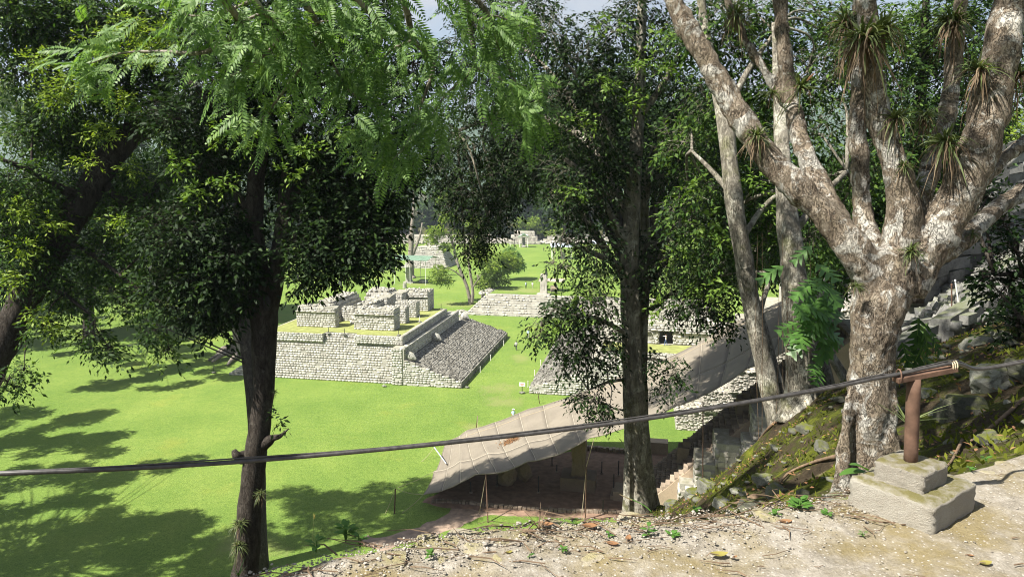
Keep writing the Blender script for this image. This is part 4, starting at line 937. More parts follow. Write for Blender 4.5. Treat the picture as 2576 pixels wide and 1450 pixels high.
# ------------------------------------------------------------------ people
def person(p, face, label, h=1.68, shirt='shirt_white', trou='trousers_dark', stride=.22, armR=None, hat=False, long_hair=False, arm_bent=False, bag=False):
    """one skinned body, coloured by region; face: heading in radians (0 looks towards +x)"""
    e = empty('person', p, label, 'person', None)
    s = h/1.72
    J = {}; E = []; Rr = {}
    def j(n, x, y, z, r): J[n] = Vector((x, y, z))*s; Rr[n] = r*s
    j('pel', 0, 0, .95, .135); j('wai', 0, 0, 1.10, .125); j('che', .01, 0, 1.30, .15); j('nec', 0, 0, 1.47, .06); j('hd0', .015, 0, 1.56, .085); j('hd1', .02, 0, 1.66, .09)
    for sg, nm in ((1, 'L'), (-1, 'R')):
        st = stride*sg
        j('hip'+nm, 0, .085*sg, .88, .095); j('kne'+nm, st*.55+.03, .09*sg, .48, .062); j('ank'+nm, st*.9-(.05 if st < 0 else 0), .09*sg, .08, .045); j('toe'+nm, st*.9+.14, .10*sg, .035, .035)
        j('sho'+nm, 0, .19*sg, 1.40, .062)
        if sg == -1 and armR: j('elb'+nm, armR[0]*.28, .22*sg+armR[1]*.28, 1.40+armR[2]*.28, .042); j('wri'+nm, armR[0]*.52, .22*sg+armR[1]*.52, 1.40+armR[2]*.52, .032); j('han'+nm, armR[0]*.60, .22*sg+armR[1]*.60, 1.40+armR[2]*.60, .035)
        else:
            sw = -st*.5; bx = .18 if arm_bent else 0
            j('elb'+nm, sw*.5-.03, .25*sg, 1.12, .043); j('wri'+nm, sw+bx, .25*sg, .88+bx*.6, .032); j('han'+nm, sw+.02+bx, .25*sg, .80+bx*.7, .036)
        E += [('pel', 'hip'+nm), ('hip'+nm, 'kne'+nm), ('kne'+nm, 'ank'+nm), ('ank'+nm, 'toe'+nm), ('che', 'sho'+nm), ('sho'+nm, 'elb'+nm), ('elb'+nm, 'wri'+nm), ('wri'+nm, 'han'+nm)]
    E += [('pel', 'wai'), ('wai', 'che'), ('che', 'nec'), ('nec', 'hd0'), ('hd0', 'hd1')]
    names = list(J); ix = {n: i for i, n in enumerate(names)}
    me = bpy.data.meshes.new('b'); me.from_pydata([J[n] for n in names], [(ix[a], ix[b]) for a, b in E], []); ob = bpy.data.objects.new('b', me); C.objects.link(ob)
    ob.modifiers.new('s', 'SKIN'); ob.modifiers.new('d', 'SUBSURF').levels = 1
    for n, sv in zip(names, me.skin_vertices[0].data): sv.radius = (Rr[n], Rr[n]); sv.use_root = (n == 'pel')
    dg = bpy.context.evaluated_depsgraph_get(); m2 = bpy.data.meshes.new_from_object(ob.evaluated_get(dg)); bpy.data.objects.remove(ob)
    for mn in ('skin', shirt, trou, 'trousers_dark'): m2.materials.append(M[mn])
    for f_ in m2.polygons:
        c = f_.center/s; arm = abs(c.y) > .205 and c.z > .7
        if c.z < .075: k = 3
        elif c.z < .97 and not arm: k = 2
        elif c.z > 1.475 and abs(c.y) < .15: k = 0
        elif arm and (c.z < 1.14 or (armR and (c-Vector((0, -.2, 1.4))).length > .3)): k = 0
        else: k = 1
        f_.material_index = k; f_.use_smooth = True
    o = link('body', m2, e); o.rotation_euler = (0, 0, face)
    rot = Matrix.Rotation(face, 3, 'Z')
    hm = MB(); hc = Vector((.0, 0, 1.645))*s
    bm = bmesh.new(); bmesh.ops.create_uvsphere(bm, u_segments=12, v_segments=8, radius=.108*s)
    if hat:
        for v in bm.verts: v.co.z *= .9
        bm2 = [v for v in bm.verts if v.co.z < -.02]; bmesh.ops.delete(bm, geom=bm2, context='VERTS')
        ring = bmesh.ops.create_circle(bm, cap_ends=True, radius=.2*s, segments=14)
    else:
        for v in bm.verts:
            v.co.x = v.co.x*1.02-.02*s
            if v.co.x > .045*s and v.co.z < .05*s: v.co.x = .03*s
            if long_hair and v.co.z < 0 and v.co.x < .02: v.co.z *= 2.6
    m3 = bpy.data.meshes.new('hair'); bm.to_mesh(m3); bm.free()
    hh = link('sun_hat' if hat else 'hair', m3, e, M['hat'] if hat else M['hair']); hh.location = hc+UP*(.05*s if hat else .015*s); hh.rotation_euler = (0, 0, face)
    if bag:
        b0 = rot @ (Vector((-.02, .30, .82))*s); MB().box(p+b0, (.13, .07, .17), tuple(rot @ a for a in (Vector((1, 0, 0)), Vector((0, 1, 0)), UP))).build('bag', M['shirt_dark'], e)
    return e
person(G(1298, 880), R(80), 'person in pale shirt and dark trousers walking up the alley with a bag', 1.68, 'shirt_grey', 'trousers_dark', .22, bag=True)
person(G(1328, 850), R(70), 'person in light blue shirt walking up the alley under the leaves', 1.7, 'shirt_blue', 'trousers_pale', .2)
person(RF(3.1, 103.6, 6.03), R(150), 'person in white shirt reaching out in the dark doorway', 1.72, 'shirt_white', 'trousers_blue', .16, armR=(.9, .15, -.1))
person(G(1322.5, 725.5, ZN), R(-60), 'person in pale top and dark trousers on the far lawn, left one of a pair', 1.7, 'shirt_blue', 'trousers_dark', .05, armR=(.7, .0, -.4))
person(G(1339, 725, ZN), R(-100), 'person in pale clothes with long hair, right one of the pair', 1.62, 'shirt_white', 'trousers_pale', .05, long_hair=True)
person(Vector((13.4, 298.5, 0)), R(-80), 'person in black far away on the open plaza', 1.68, 'shirt_dark', 'trousers_dark', .1)
person(G(1291, 1060)+Vector((0, 0, 0)), R(-95), 'person in a pale sun hat half hidden behind the tarp', 1.66, 'shirt_blue', 'trousers_pale', .1, hat=True, arm_bent=True)
# ------------------------------------------------------------------ foliage
def nrm(a): return a/np.maximum(np.linalg.norm(a, axis=-1, keepdims=True), 1e-9)
def leaf_quads(P, D, N, L, Wd, fold=.12):
    S = nrm(np.cross(D, N)); L = L[:, None]; Wd = Wd[:, None]
    mid = P + D*L*.45
    return np.stack([P, mid+S*Wd*.5+N*Wd*fold, P+D*L-N*L*.06, mid-S*Wd*.5+N*Wd*fold], 1)
def clump(rg, c, rad, ntw, twl, k, lL, lW, droop=.25, shell=.45, flat=.8):
    """ntw twigs spread through an ellipsoid, k leaves along each"""
    c = np.array(c, float); rad = np.array(rad, float)
    u = nrm(rg.normal(size=(ntw, 3))); rr = shell + (1-shell)*rg.random((ntw, 1))**.7
    inner = rg.random((ntw, 1)) < .3; rr = np.where(inner, rg.random((ntw, 1))**.5*.8, rr)
    s = c + u*rad*rr
    d = nrm(u*.9 + rg.normal(size=(ntw, 3))*.55 + np.array([0, 0, -droop]))
    out = []
    L0 = twl*rg.uniform(.6, 1.3, (ntw, 1))
    for i in range(k):
        t_ = (i+.6)/k
        p = s + d*L0*t_ + np.array([0, 0, -1])*L0*(.18+droop*.5)*t_**2
        side = nrm(np.cross(d, np.array([0, 0, 1.])+rg.normal(size=(ntw, 3))*.15))*(1 if i % 2 else -1)
        dd = nrm(d*(.55 if i < k-1 else 1.5) + side*(.8 if i < k-1 else .1) + rg.normal(size=(ntw, 3))*.32 + np.array([0, 0, -droop*.9]))
        nn_ = nrm(np.array([-.22, -.28, flat])+rg.normal(size=(ntw, 3))*.5 + d*.1)
        sz = rg.uniform(.5, 1.4, ntw)
        out.append(leaf_quads(p, dd, nn_, lL*sz, lW*sz))
    return np.concatenate(out), s, d*L0
def quads_obj(name, Q, mat, parent):
    n = len(Q); o = npmesh(name, Q.reshape(-1, 3), np.arange(n*4).reshape(n, 4), mat, parent); return o
def twigs_obj(name, S, D, r, mat, parent):
    """thin three-sided twigs"""
    n = len(S); a = nrm(np.cross(D, np.array([.3, .2, 1.]))); b_ = nrm(np.cross(D, a)); T = S+D+np.array([0, 0, -.15])*np.linalg.norm(D, axis=1, keepdims=True)
    S = S-D*.5
    V = np.stack([S+a*r, S-a*r*.5+b_*r*.8, S-a*r*.5-b_*r*.8, T], 1).reshape(-1, 3); i = np.arange(n)[:, None]*4
    F = np.concatenate([i+np.array([[0, 1, 3]]), i+np.array([[1, 2, 3]]), i+np.array([[2, 0, 3]])])
    return npmesh(name, V, F, mat, parent)
def tree(name, label, trunks, limbs, clumps, bark, leaf, seed, leafL=.13, leafW=.055, ntw=150, twl=.4, k=7, droop=.25, cat='tree', group=None, extra=None, seg=14, crown_name='crown', flute=0, limb_r=.06, dens=1.0):
    """trunks: lists of (u,v,y,r); limbs same; clumps: (u,v,y,radius[,flat]) -> world points with their own distance"""
    base = W(*trunks[0][0][:3]); e = empty(name, base, label, cat, group); rg = np.random.default_rng(seed)
    for i, tr_ in enumerate(trunks):
        pts = [W(*q[:3]) for q in tr_]; V, F = tube(pts, [q[3] for q in tr_], 22 if flute else 16, 7, flute, 4, .10, 1.6, seed=seed+i)
        pyd('trunk', V, F, bark, e, True)
    allp = [W(*q[:3]) for tr_ in trunks for q in tr_]
    for i, lb in enumerate(limbs):
        pts = [W(*q[:3]) for q in lb]; V, F = tube(pts, [q[3] for q in lb], 8, 5, 0, 4, .12, 2.5, seed=seed+i)
        pyd('branch', V, F, bark, e, True); allp += pts
    Q = []; S = []; D = []; bm_ = MB(); ntw = ntw*2.1
    AP = np.array([p[:] for p in allp])
    for cl in clumps:
        c = W(*cl[:3]); r_ = cl[3]; fl = cl[4] if len(cl) > 4 else .8; dn = cl[5] if len(cl) > 5 else 1.0
        q_, s_, d_ = clump(rg, c, (r_, r_, r_*fl), max(8, int(ntw*dn*dens*(r_/1.0)**2)), twl, k, leafL, leafW, droop)
        Q.append(q_); S.append(s_); D.append(d_)
        # a limb from the nearest wood to the clump, and forks inside it
        dd = np.linalg.norm(AP-np.array(c), axis=1); jx = int(np.argmin(dd)); p0 = Vector(AP[jx])
        if .4 < dd[jx] < 14:
            midp = p0.lerp(c, .5)+Vector((rg.normal()*.12, rg.normal()*.12, .12+rg.random()*.15))*min(dd[jx], 3)
            rr_ = min(limb_r, .014+.012*dd[jx]); MB().tube([p0, midp, c], [rr_, rr_*.7, rr_*.35], 6, sub=4).build('branch', bark, e, True)
        for z_ in range(4):
            a = Vector(rg.normal(size=3)).normalized()*r_*.8; a.z *= fl; bm_.tube([c-a*.1, c+a*.5+UP*.05, c+a], [.018, .012, .006], 4)
    quads_obj(crown_name, np.concatenate(Q), leaf, e)
    if bm_.V: bm_.build('small_twigs', bark, e, True, 'stuff')
    twigs_obj('twigs', np.concatenate(S), np.concatenate(D), .006, bark, e)
    return e

# dark tree left of the middle
T_A = tree('broadleaf_tree', 'dark tall tree with a knot hole in its trunk, left of the ball court',
    [[(600, 1560, 18, .44), (612, 1470, 18, .37), (622, 1400, 18, .335), (630, 1250, 18, .30), (648, 1110, 18, .275), (665, 960, 18, .265), (664, 850, 18, .32), (660, 775, 18, .36), (650, 690, 18, .29), (640, 600, 18, .24), (640, 500, 18, .22), (655, 380, 18, .20), (680, 230, 18.3, .17), (705, 60, 18.6, .14), (720, -160, 19, .10)],
     [(668, 800, 18.05, .29), (693, 690, 18.1, .22), (712, 590, 18.1, .22), (722, 480, 18.2, .20), (740, 360, 18.3, .17), (780, 220, 18.5, .14), (830, 40, 19, .11), (850, -150, 19, .08)]],
    [[(640, 560, 18, .12), (580, 470, 17.8, .10), (500, 420, 17.5, .07), (430, 400, 17.3, .04)], [(655, 380, 18, .11), (560, 290, 17.5, .08), (470, 200, 17, .05)], [(718, 520, 18.2, .13), (790, 440, 18, .10), (880, 420, 17.8, .07), (960, 450, 17.6, .04)], [(712, 600, 18.1, .11), (790, 600, 17.8, .08), (880, 640, 17.5, .04)], [(640, 620, 18, .10), (570, 640, 17.8, .07), (500, 680, 17.6, .04)], [(780, 220, 18.5, .1), (900, 180, 18.3, .07), (1040, 190, 18, .04)]],
    [(790, 560, 18, 1.0), (860, 500, 18.3, 1.1), (850, 595, 17.8, .95), (905, 640, 17.5, .62), (815, 660, 17.6, .6), (935, 585, 17.6, .65), (945, 620, 17.4, .5), (780, 625, 17.5, .7), (930, 530, 18, .9), (985, 450, 18, .8), (870, 668, 17.4, .42), (762, 712, 17.5, .35), (958, 645, 17.3, .33),
     (560, 620, 17.8, 1.0), (490, 680, 17.6, .8), (440, 580, 17.5, .9), (560, 540, 18.2, 1.0), (590, 710, 17.6, .7), (540, 760, 17.6, .55), (470, 770, 17.5, .5), (520, 700, 17.2, .6), (580, 770, 17.5, .4), (420, 700, 17.6, .6), (605, 650, 17.3, .6), (500, 800, 17.5, .35), (545, 815, 17.6, .3),
     (700, 380, 18.6, 1.1), (800, 320, 18.3, 1.2), (850, 400, 18.4, 1.1), (600, 300, 18.4, 1.1), (520, 400, 18, 1.0), (560, 200, 18, 1.1), (700, 180, 18.8, 1.2), (850, 170, 18.6, 1.2), (960, 280, 18.4, 1.0), (1010, 380, 18.2, .8), (900, 40, 19, 1.2), (720, 30, 19, 1.2), (560, 60, 18.5, 1.2), (450, 300, 17.6, .9), (1040, 160, 18.6, .9), (760, 470, 18.8, .8)],
    M['bark_dark'], M['leaf_dark'], 3, .15, .066, 150, .42, 7, .35)
def part(e, name): return next(c for c in e.children if c.name.split('.')[0] == name)
trA = part(T_A, 'trunk')
# knot hole and broken stub on its trunk
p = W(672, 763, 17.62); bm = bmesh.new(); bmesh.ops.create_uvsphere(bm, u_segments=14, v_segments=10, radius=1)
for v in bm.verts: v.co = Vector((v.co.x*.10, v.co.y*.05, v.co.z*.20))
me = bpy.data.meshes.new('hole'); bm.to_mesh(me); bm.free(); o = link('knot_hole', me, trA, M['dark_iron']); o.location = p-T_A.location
pts = [W(660, 1115, 18), W(688, 1100, 17.8), W(705, 1095, 17.7), W(726, 1077, 17.6)]; V, F = tube(pts, [.2, .085, .05, .015], 10, 4, 0, 3, .2, 4); pyd('broken_stub', V, F, M['bark_dark'], trA, True)
pts = [W(610, 1150, 18), W(595, 1145, 17.8), W(588, 1130, 17.8)]; V, F = tube(pts, [.2, .12, .06], 10, 4, 0, 3, .15, 4); pyd('broken_stub', V, F, M['bark_dark'], trA, True)
q_, s_, d_ = clump(np.random.default_rng(77), W(705, 1052, 17.6), (.35, .25, .18), 8, .3, 6, .16, .06, .2); quads_obj('shoot', q_, M['leaf_dark'], T_A)

# leaning tree at far left
T_E = tree('broadleaf_tree', 'dark thick trunk leaning to the right at the left edge',
    [[(-110, 1090, 19.6, .5), (-40, 950, 19.8, .46), (30, 820, 20, .43), (85, 705, 20, .42), (150, 600, 20.3, .40), (210, 500, 20.7, .38), (258, 425, 21, .36), (320, 348, 21.5, .36), (390, 310, 22, .34), (450, 300, 22.4, .30)]],
    [[(210, 500, 20.7, .16), (150, 470, 20, .12), (80, 430, 19.5, .09), (0, 400, 19, .05)], [(250, 440, 21, .14), (300, 500, 21, .11), (380, 490, 21, .08)], [(320, 348, 21.5, .15), (330, 230, 21, .11), (300, 120, 20.5, .07)], [(150, 600, 20.3, .1), (230, 640, 20, .07), (300, 690, 19.6, .05), (390, 760, 19.3, .03)], [(80, 710, 20, .09), (160, 740, 19.6, .06), (240, 800, 19.4, .03)]],
    [(20, 960, 18.8, .45), (60, 930, 18.9, .3), (235, 840, 19.2, .5), (275, 875, 19.2, .3), (390, 830, 19.2, .45), (425, 880, 19.2, .28), (330, 740, 19.5, .7), (400, 760, 19.3, .5), (110, 820, 19.3, .45),
     (60, 560, 19.6, 1.1), (20, 450, 19.2, 1.0), (130, 480, 20.5, .9), (60, 650, 19.4, .9), (180, 720, 20.2, .9), (280, 640, 20.5, 1.0), (340, 560, 21, 1.1), (390, 470, 21.5, 1.0), (300, 480, 22, 1.0), (420, 640, 20.5, .8), (230, 330, 21.8, 1.1), (150, 330, 21, 1.0), (90, 330, 20.5, .9), (330, 230, 21, 1.1), (420, 230, 21.5, 1.1), (250, 200, 20.5, 1.0), (180, 250, 20, .9), (320, 100, 20.5, 1.1), (420, 110, 21, 1.1), (220, 90, 20.5, 1.0), (120, 60, 20.5, 1.2), (30, 80, 20.5, 1.2), (60, 180, 20, .9), (30, 10, 20, 1.2), (250, 10, 20.6, 1.1), (380, 10, 21, 1.1)],
    M['bark_dark'], M['leaf_mid'], 5, .14, .06, 140, .45, 7, .35)

def young(e, spots, seed, ll=.12, lw=.05, n=230, mat='leaf_lime'):  # sunlit spots of a crown, painted as clusters of paler leaves
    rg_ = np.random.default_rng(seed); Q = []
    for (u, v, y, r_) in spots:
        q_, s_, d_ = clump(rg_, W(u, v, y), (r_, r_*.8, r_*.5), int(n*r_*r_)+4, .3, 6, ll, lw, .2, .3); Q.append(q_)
    quads_obj('sun_tinted_leaves', np.concatenate(Q), M[mat], e)
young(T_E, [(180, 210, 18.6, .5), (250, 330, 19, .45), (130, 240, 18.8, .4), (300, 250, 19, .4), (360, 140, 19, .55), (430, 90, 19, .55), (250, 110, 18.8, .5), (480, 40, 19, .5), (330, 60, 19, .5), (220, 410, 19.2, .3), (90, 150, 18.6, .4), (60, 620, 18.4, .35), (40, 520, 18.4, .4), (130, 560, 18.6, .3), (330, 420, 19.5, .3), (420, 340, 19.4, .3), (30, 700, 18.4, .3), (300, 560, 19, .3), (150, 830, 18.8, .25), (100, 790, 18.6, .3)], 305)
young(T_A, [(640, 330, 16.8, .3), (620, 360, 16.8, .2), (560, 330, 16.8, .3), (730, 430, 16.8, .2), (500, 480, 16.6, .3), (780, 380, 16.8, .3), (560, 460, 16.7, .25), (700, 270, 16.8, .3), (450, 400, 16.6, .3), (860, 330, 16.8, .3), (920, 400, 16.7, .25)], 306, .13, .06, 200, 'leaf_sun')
# fluted double trunk right of the middle
T_B = tree('fluted_tree', 'tall grey fluted double trunk rising in front of the tarp',
    [[(1612, 1330, 19, .50), (1607, 1270, 19, .38), (1603, 1200, 19, .31), (1599, 1080, 19, .28), (1593, 950, 19, .265), (1587, 800, 19, .25), (1583, 650, 19, .225), (1590, 520, 19, .19), (1598, 400, 19, .155), (1606, 280, 19, .13), (1612, 120, 19, .11), (1618, -160, 19, .08)],
     [(1640, 1300, 19.25, .22), (1626, 1180, 19.2, .15), (1616, 1050, 19.2, .135), (1612, 900, 19.3, .15), (1616, 760, 19.4, .16), (1624, 620, 19.5, .155), (1622, 500, 19.5, .13), (1640, 400, 19.5, .11), (1670, 300, 19.5, .07)],
     [(1578, 1310, 18.85, .17), (1582, 1220, 18.8, .115), (1584, 1100, 18.8, .10), (1581, 960, 18.8, .09), (1577, 830, 18.85, .06)]],
    [[(1585, 640, 19, .13), (1535, 540, 18.7, .11), (1480, 450, 18.5, .08), (1420, 400, 18.3, .05)], [(1592, 480, 19, .11), (1545, 350, 18.8, .08), (1480, 230, 18.5, .05), (1400, 130, 18.3, .03)], [(1606, 300, 19, .10), (1680, 190, 19, .07), (1740, 60, 19, .04)], [(1583, 680, 19, .10), (1500, 640, 18.6, .07), (1410, 600, 18.3, .04)], [(1595, 850, 19, .08), (1500, 800, 18.4, .06), (1400, 790, 18, .03)], [(1610, 800, 19.3, .09), (1690, 740, 19, .07), (1780, 740, 18.6, .04)], [(1600, 950, 19, .06), (1530, 960, 18.5, .04), (1480, 980, 18.2, .02)], [(1620, 900, 19.2, .05), (1680, 910, 18.8, .03), (1710, 950, 18.6, .02)],
     [(1585, 560, 19, .14), (1500, 380, 20.5, .12), (1380, 300, 22, .10), (1260, 290, 23, .08), (1150, 330, 23.5, .05)], [(1500, 380, 20.5, .1), (1400, 200, 21, .07), (1280, 100, 22, .05), (1180, 60, 22.5, .03)]],
    [(1430, 800, 18.2, .6), (1405, 775, 18, .42), (1440, 860, 18.2, .6), (1490, 760, 18.4, .8), (1420, 672, 18, .28, .5), (1390, 664, 17.9, .2, .5), (1360, 820, 18.1, .38), (1520, 850, 18.5, .6), (1470, 900, 18.3, .42), (1500, 950, 18.3, .32), (1490, 1010, 18.1, .45, .5), (1530, 1040, 18.2, .4, .5), (1465, 1000, 18.1, .28), (1530, 900, 18.4, .4), (1350, 850, 18, .25), (1420, 920, 18.1, .25),
     (1660, 690, 19, .8), (1720, 750, 18.8, .75), (1780, 780, 18.5, .6), (1830, 810, 18.4, .35), (1645, 905, 18.8, .33), (1690, 945, 18.6, .36), (1700, 915, 18.6, .25), (1680, 620, 19.2, .8), (1740, 670, 19.2, .7), (1800, 690, 19, .6), (1850, 740, 18.6, .4), (1660, 990, 18.6, .2),
     (1460, 545, 18.4, .65), (1430, 605, 18.3, .38), (1500, 620, 18.5, .7), (1500, 690, 18.4, .5), (1420, 500, 18.3, .55), (1500, 480, 18.8, .8), (1430, 430, 18.4, .8), (1540, 400, 18.8, .7), (1480, 330, 18.6, .9), (1400, 250, 18.4, .9), (1530, 230, 18.8, .9), (1450, 150, 18.6, .9), (1380, 80, 18.5, .9), (1540, 80, 19, .9), (1650, 180, 19.2, .8), (1700, 90, 19.2, .8), (1680, 330, 19.3, .8), (1650, 450, 19.6, .7), (1720, 440, 19.6, .7), (1740, 240, 19.5, .7), (1620, 20, 19.2, .8),
     (1310, 330, 22.5, 1.2), (1220, 350, 23, 1.2), (1130, 400, 23.5, 1.0), (1280, 450, 22.5, 1.1), (1200, 470, 23, 1.0), (1160, 520, 23.2, .75), (1190, 600, 23, .62), (1230, 560, 22.6, .7), (1215, 630, 22.8, .35), (1170, 640, 23, .3), (1265, 520, 22.5, .6), (1130, 470, 23.6, .7), (1090, 430, 23.8, .6), (1300, 220, 22.5, 1.1), (1200, 230, 23, 1.1), (1350, 420, 22, .8), (1280, 110, 22.5, 1.1), (1180, 120, 23, 1.0), (1320, 20, 22.5, 1.1), (1200, 20, 23, 1.0), (1095, 300, 23.5, .7)],
    M['bark_grey'], M['leaf_dark'], 8, .125, .055, 120, .4, 7, .45, flute=.20, dens=.92)

# slimmer mossy trunk and the rooted strangler behind the big tree
T_C = tree('mossy_tree', 'slim mottled trunk curving down beside the end of the tarp',
    [[(1975, 1130, 13.6, .26), (1945, 1020, 13.8, .20), (1928, 940, 14, .19), (1905, 840, 14, .185), (1885, 740, 14, .18), (1866, 630, 14, .18), (1848, 520, 14, .17), (1835, 420, 14.2, .17), (1825, 320, 14.4, .16), (1800, 200, 15, .13), (1770, 60, 15.5, .10), (1750, -150, 16, .07)],
     [(1990, 1110, 13.9, .14), (1955, 960, 14.1, .11), (1930, 860, 14.2, .09), (1912, 780, 14.2, .05)]],
    [[(1866, 600, 14, .07), (1920, 520, 14.6, .05), (1980, 470, 15, .03)], [(1848, 500, 14, .07), (1790, 430, 14.6, .05), (1740, 380, 15, .03)], [(1820, 300, 14.4, .08), (1880, 180, 15, .06), (1950, 80, 15.5, .04)]],
    [(1780, 470, 16.5, .8), (1740, 540, 17, .8), (1790, 580, 17, .8), (1730, 360, 16.5, .8), (1780, 260, 16, .8), (1900, 520, 17, .8), (1920, 420, 16.5, .8), (1880, 300, 16.5, .8), (1940, 200, 16, .8), (1860, 120, 16, .8), (1780, 80, 16, .8), (1960, 80, 16.2, .9), (1890, 20, 16, .8), (1800, 650, 17.5, .7), (1900, 640, 18, .7), (1760, 700, 18, .55), (1950, 560, 17.5, .7), (1830, 20, 16, .7)],
    M['bark_grey'], M['leaf_mid'], 12, .13, .055, 125, .4, 7, .35, dens=.75)
T_D = tree('strangler_tree', 'pale trunk wrapped in hanging roots behind the broad-leaved climber',
    [[(2020, 1060, 12.4, .52), (2022, 990, 12.5, .36), (2018, 920, 12.5, .30), (2008, 820, 12.6, .25), (1998, 720, 12.7, .215), (1988, 620, 12.8, .19), (1978, 520, 13, .17), (1968, 400, 13.4, .14), (1960, 250, 14, .11), (1950, 60, 14.6, .08)],
     [(2090, 1010, 12.9, .16), (2070, 930, 12.9, .12), (2050, 850, 12.9, .11), (2030, 760, 12.9, .08), (2015, 660, 12.9, .05)], [(1960, 1060, 12.6, .14), (1990, 980, 12.45, .10), (2000, 900, 12.4, .07), (2000, 800, 12.45, .04)], [(2130, 960, 13.2, .10), (2085, 880, 13.2, .08), (2060, 790, 13.1, .05)]],
    [[(1985, 600, 12.8, .09), (2060, 500, 13.5, .06), (2130, 430, 14, .04)]],
    [(2060, 470, 15, .8), (2140, 420, 15.5, .8), (2040, 340, 15, .8), (2100, 250, 15.5, .8), (2030, 180, 15, .8), (2120, 120, 15.5, .9), (2060, 40, 15.5, .8), (2030, 600, 15.5, .6), (2090, 560, 15.5, .6)],
    M['bark_grey'], M['leaf_mid'], 14, .12, .05, 125, .4, 7, .35, flute=.10, dens=.75)
rg = random.Random(3); m_ = MB()
for k in range(9):
    u = rg.choice((1880, 1905, 1910, 1915, 1960, 1975, 1990, 2040, 1950))+rg.uniform(-8, 8); v0 = rg.uniform(560, 760); v1 = rg.uniform(930, 1120)
    y = 12.1+rg.uniform(0, .3); m_.tube(catmull([W(u, v0, y), W(u+rg.uniform(-6, 6), (v0+v1)/2, y), W(u+rg.uniform(-10, 6), v1, y)], 5), .004, 4)
m_.build('hanging_roots', M['twig'], T_D)

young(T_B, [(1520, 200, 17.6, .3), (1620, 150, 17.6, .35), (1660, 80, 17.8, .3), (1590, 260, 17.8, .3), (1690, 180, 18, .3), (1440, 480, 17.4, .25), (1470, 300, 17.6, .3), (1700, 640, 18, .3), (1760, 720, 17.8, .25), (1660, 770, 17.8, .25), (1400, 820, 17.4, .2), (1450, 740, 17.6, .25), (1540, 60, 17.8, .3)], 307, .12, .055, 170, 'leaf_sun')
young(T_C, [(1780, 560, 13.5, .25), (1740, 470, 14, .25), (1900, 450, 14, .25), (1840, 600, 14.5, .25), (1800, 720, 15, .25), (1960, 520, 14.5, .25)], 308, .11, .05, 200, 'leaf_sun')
# leafy trees on the right behind the big one
tree('leafy_tree', 'leafy tree filling the gaps between the big branches at upper right',
    [[(2300, 760, 24, .3), (2310, 600, 24, .26), (2300, 400, 24, .22), (2320, 200, 24, .16), (2330, -50, 24, .1)]], [[(2300, 420, 24, .12), (2420, 300, 24, .08), (2520, 220, 24, .04)], [(2305, 500, 24, .12), (2220, 380, 24, .08), (2140, 300, 24, .05)]],
    [(2260, 480, 24, 1.3), (2330, 440, 25, 1.3), (2230, 380, 23.5, 1.2), (2310, 330, 24, 1.3), (2400, 380, 24.5, 1.2), (2250, 260, 23.5, 1.2), (2360, 200, 24, 1.3), (2450, 280, 24, 1.2), (2530, 200, 24, 1.3), (2220, 150, 24, 1.3), (2300, 90, 24.5, 1.3), (2420, 110, 24, 1.3), (2520, 60, 24, 1.3), (2150, 60, 24, 1.2), (2380, 10, 24, 1.3), (2250, 560, 24, 1.1), (2310, 560, 24.5, 1.0), (2180, 470, 24, 1.0), (2480, 500, 25, .8), (2160, 560, 24.5, 1.0), (2100, 600, 25, 1.0), (2060, 680, 26, .9), (2120, 700, 26, .8)],
    M['bark_dark'], M['leaf_mid'], 21, .17, .075, 72, .5, 7, .3)
tree('yellow_green_tree', 'sunlit yellow-green tree seen through the fork of the big tree',
    [[(2310, 760, 42, .3), (2300, 620, 42, .25), (2290, 500, 42, .2), (2300, 380, 42, .1)]], [],
    [(2280, 470, 42, 1.8), (2330, 520, 42, 1.7), (2250, 540, 42, 1.6), (2300, 420, 42, 1.6), (2220, 470, 42, 1.5), (2370, 450, 42, 1.6), (2470, 320, 43, 1.6), (2540, 330, 43, 1.6), (2250, 620, 42, 1.5)],
    M['bark_far'], M['leaf_lime'], 23, .28, .13, 36, .7, 7, .25)
# dark boughs hanging in at lower right
tree('overhanging_tree', 'leafy dark twigs hanging over the stone rubble at far right',
    [[(2640, 700, 9, .10), (2570, 690, 9, .05), (2500, 690, 9, .02)]], [[(2620, 860, 8.5, .03), (2560, 790, 8.6, .02), (2500, 720, 8.8, .01)]],
    [(2540, 720, 9, .33), (2480, 700, 9, .2), (2560, 640, 9, .3), (2560, 820, 8.6, .3), (2480, 500, 9.5, .22), (2520, 560, 9.3, .25), (2450, 540, 9.5, .15)],
    M['bark_dark'], M['leaf_dark'], 29, .085, .04, 320, .22, 6, .3)

# fronds of the feathery tree: trunk stands beside the walkway out of the picture
def frond(rg, p, d, n, L):
    """bipinnate leaf: pairs of leaflets on a drooping stalk"""
    d = d/np.linalg.norm(d); s = np.cross(d, n); s /= np.linalg.norm(s)+1e-9; n2 = np.cross(s, d)
    m = 13; t_ = np.linspace(.12, 1, m); P = p + d*L*t_[:, None] - np.array([0, 0, 1.])*L*.28*(t_**2)[:, None]
    T = nrm(np.gradient(P, axis=0)); ln = L*.26*np.sin(np.pi*(.16+.80*t_))**.8
    Q = []
    for sg in (-1, 1):
        D = nrm(s*sg*.88 + T*.55 + rg.normal(size=(m, 3))*.06 - n2*.12); N = nrm(n2+rg.normal(size=(m, 3))*.12)
        Q.append(leaf_quads(P, D, N, ln, np.full(m, L*.07), .05))
    Q.append(leaf_quads(p[None], d[None], n2[None], np.array([L*.95]), np.array([L*.018])))
    return np.concatenate(Q)
ft = empty('feathery_tree', Vector((-3.2, 1.2, 28.3)), 'light green feathery-leaved tree reaching in across the top of the picture', 'tree')
rgf = np.random.default_rng(31)
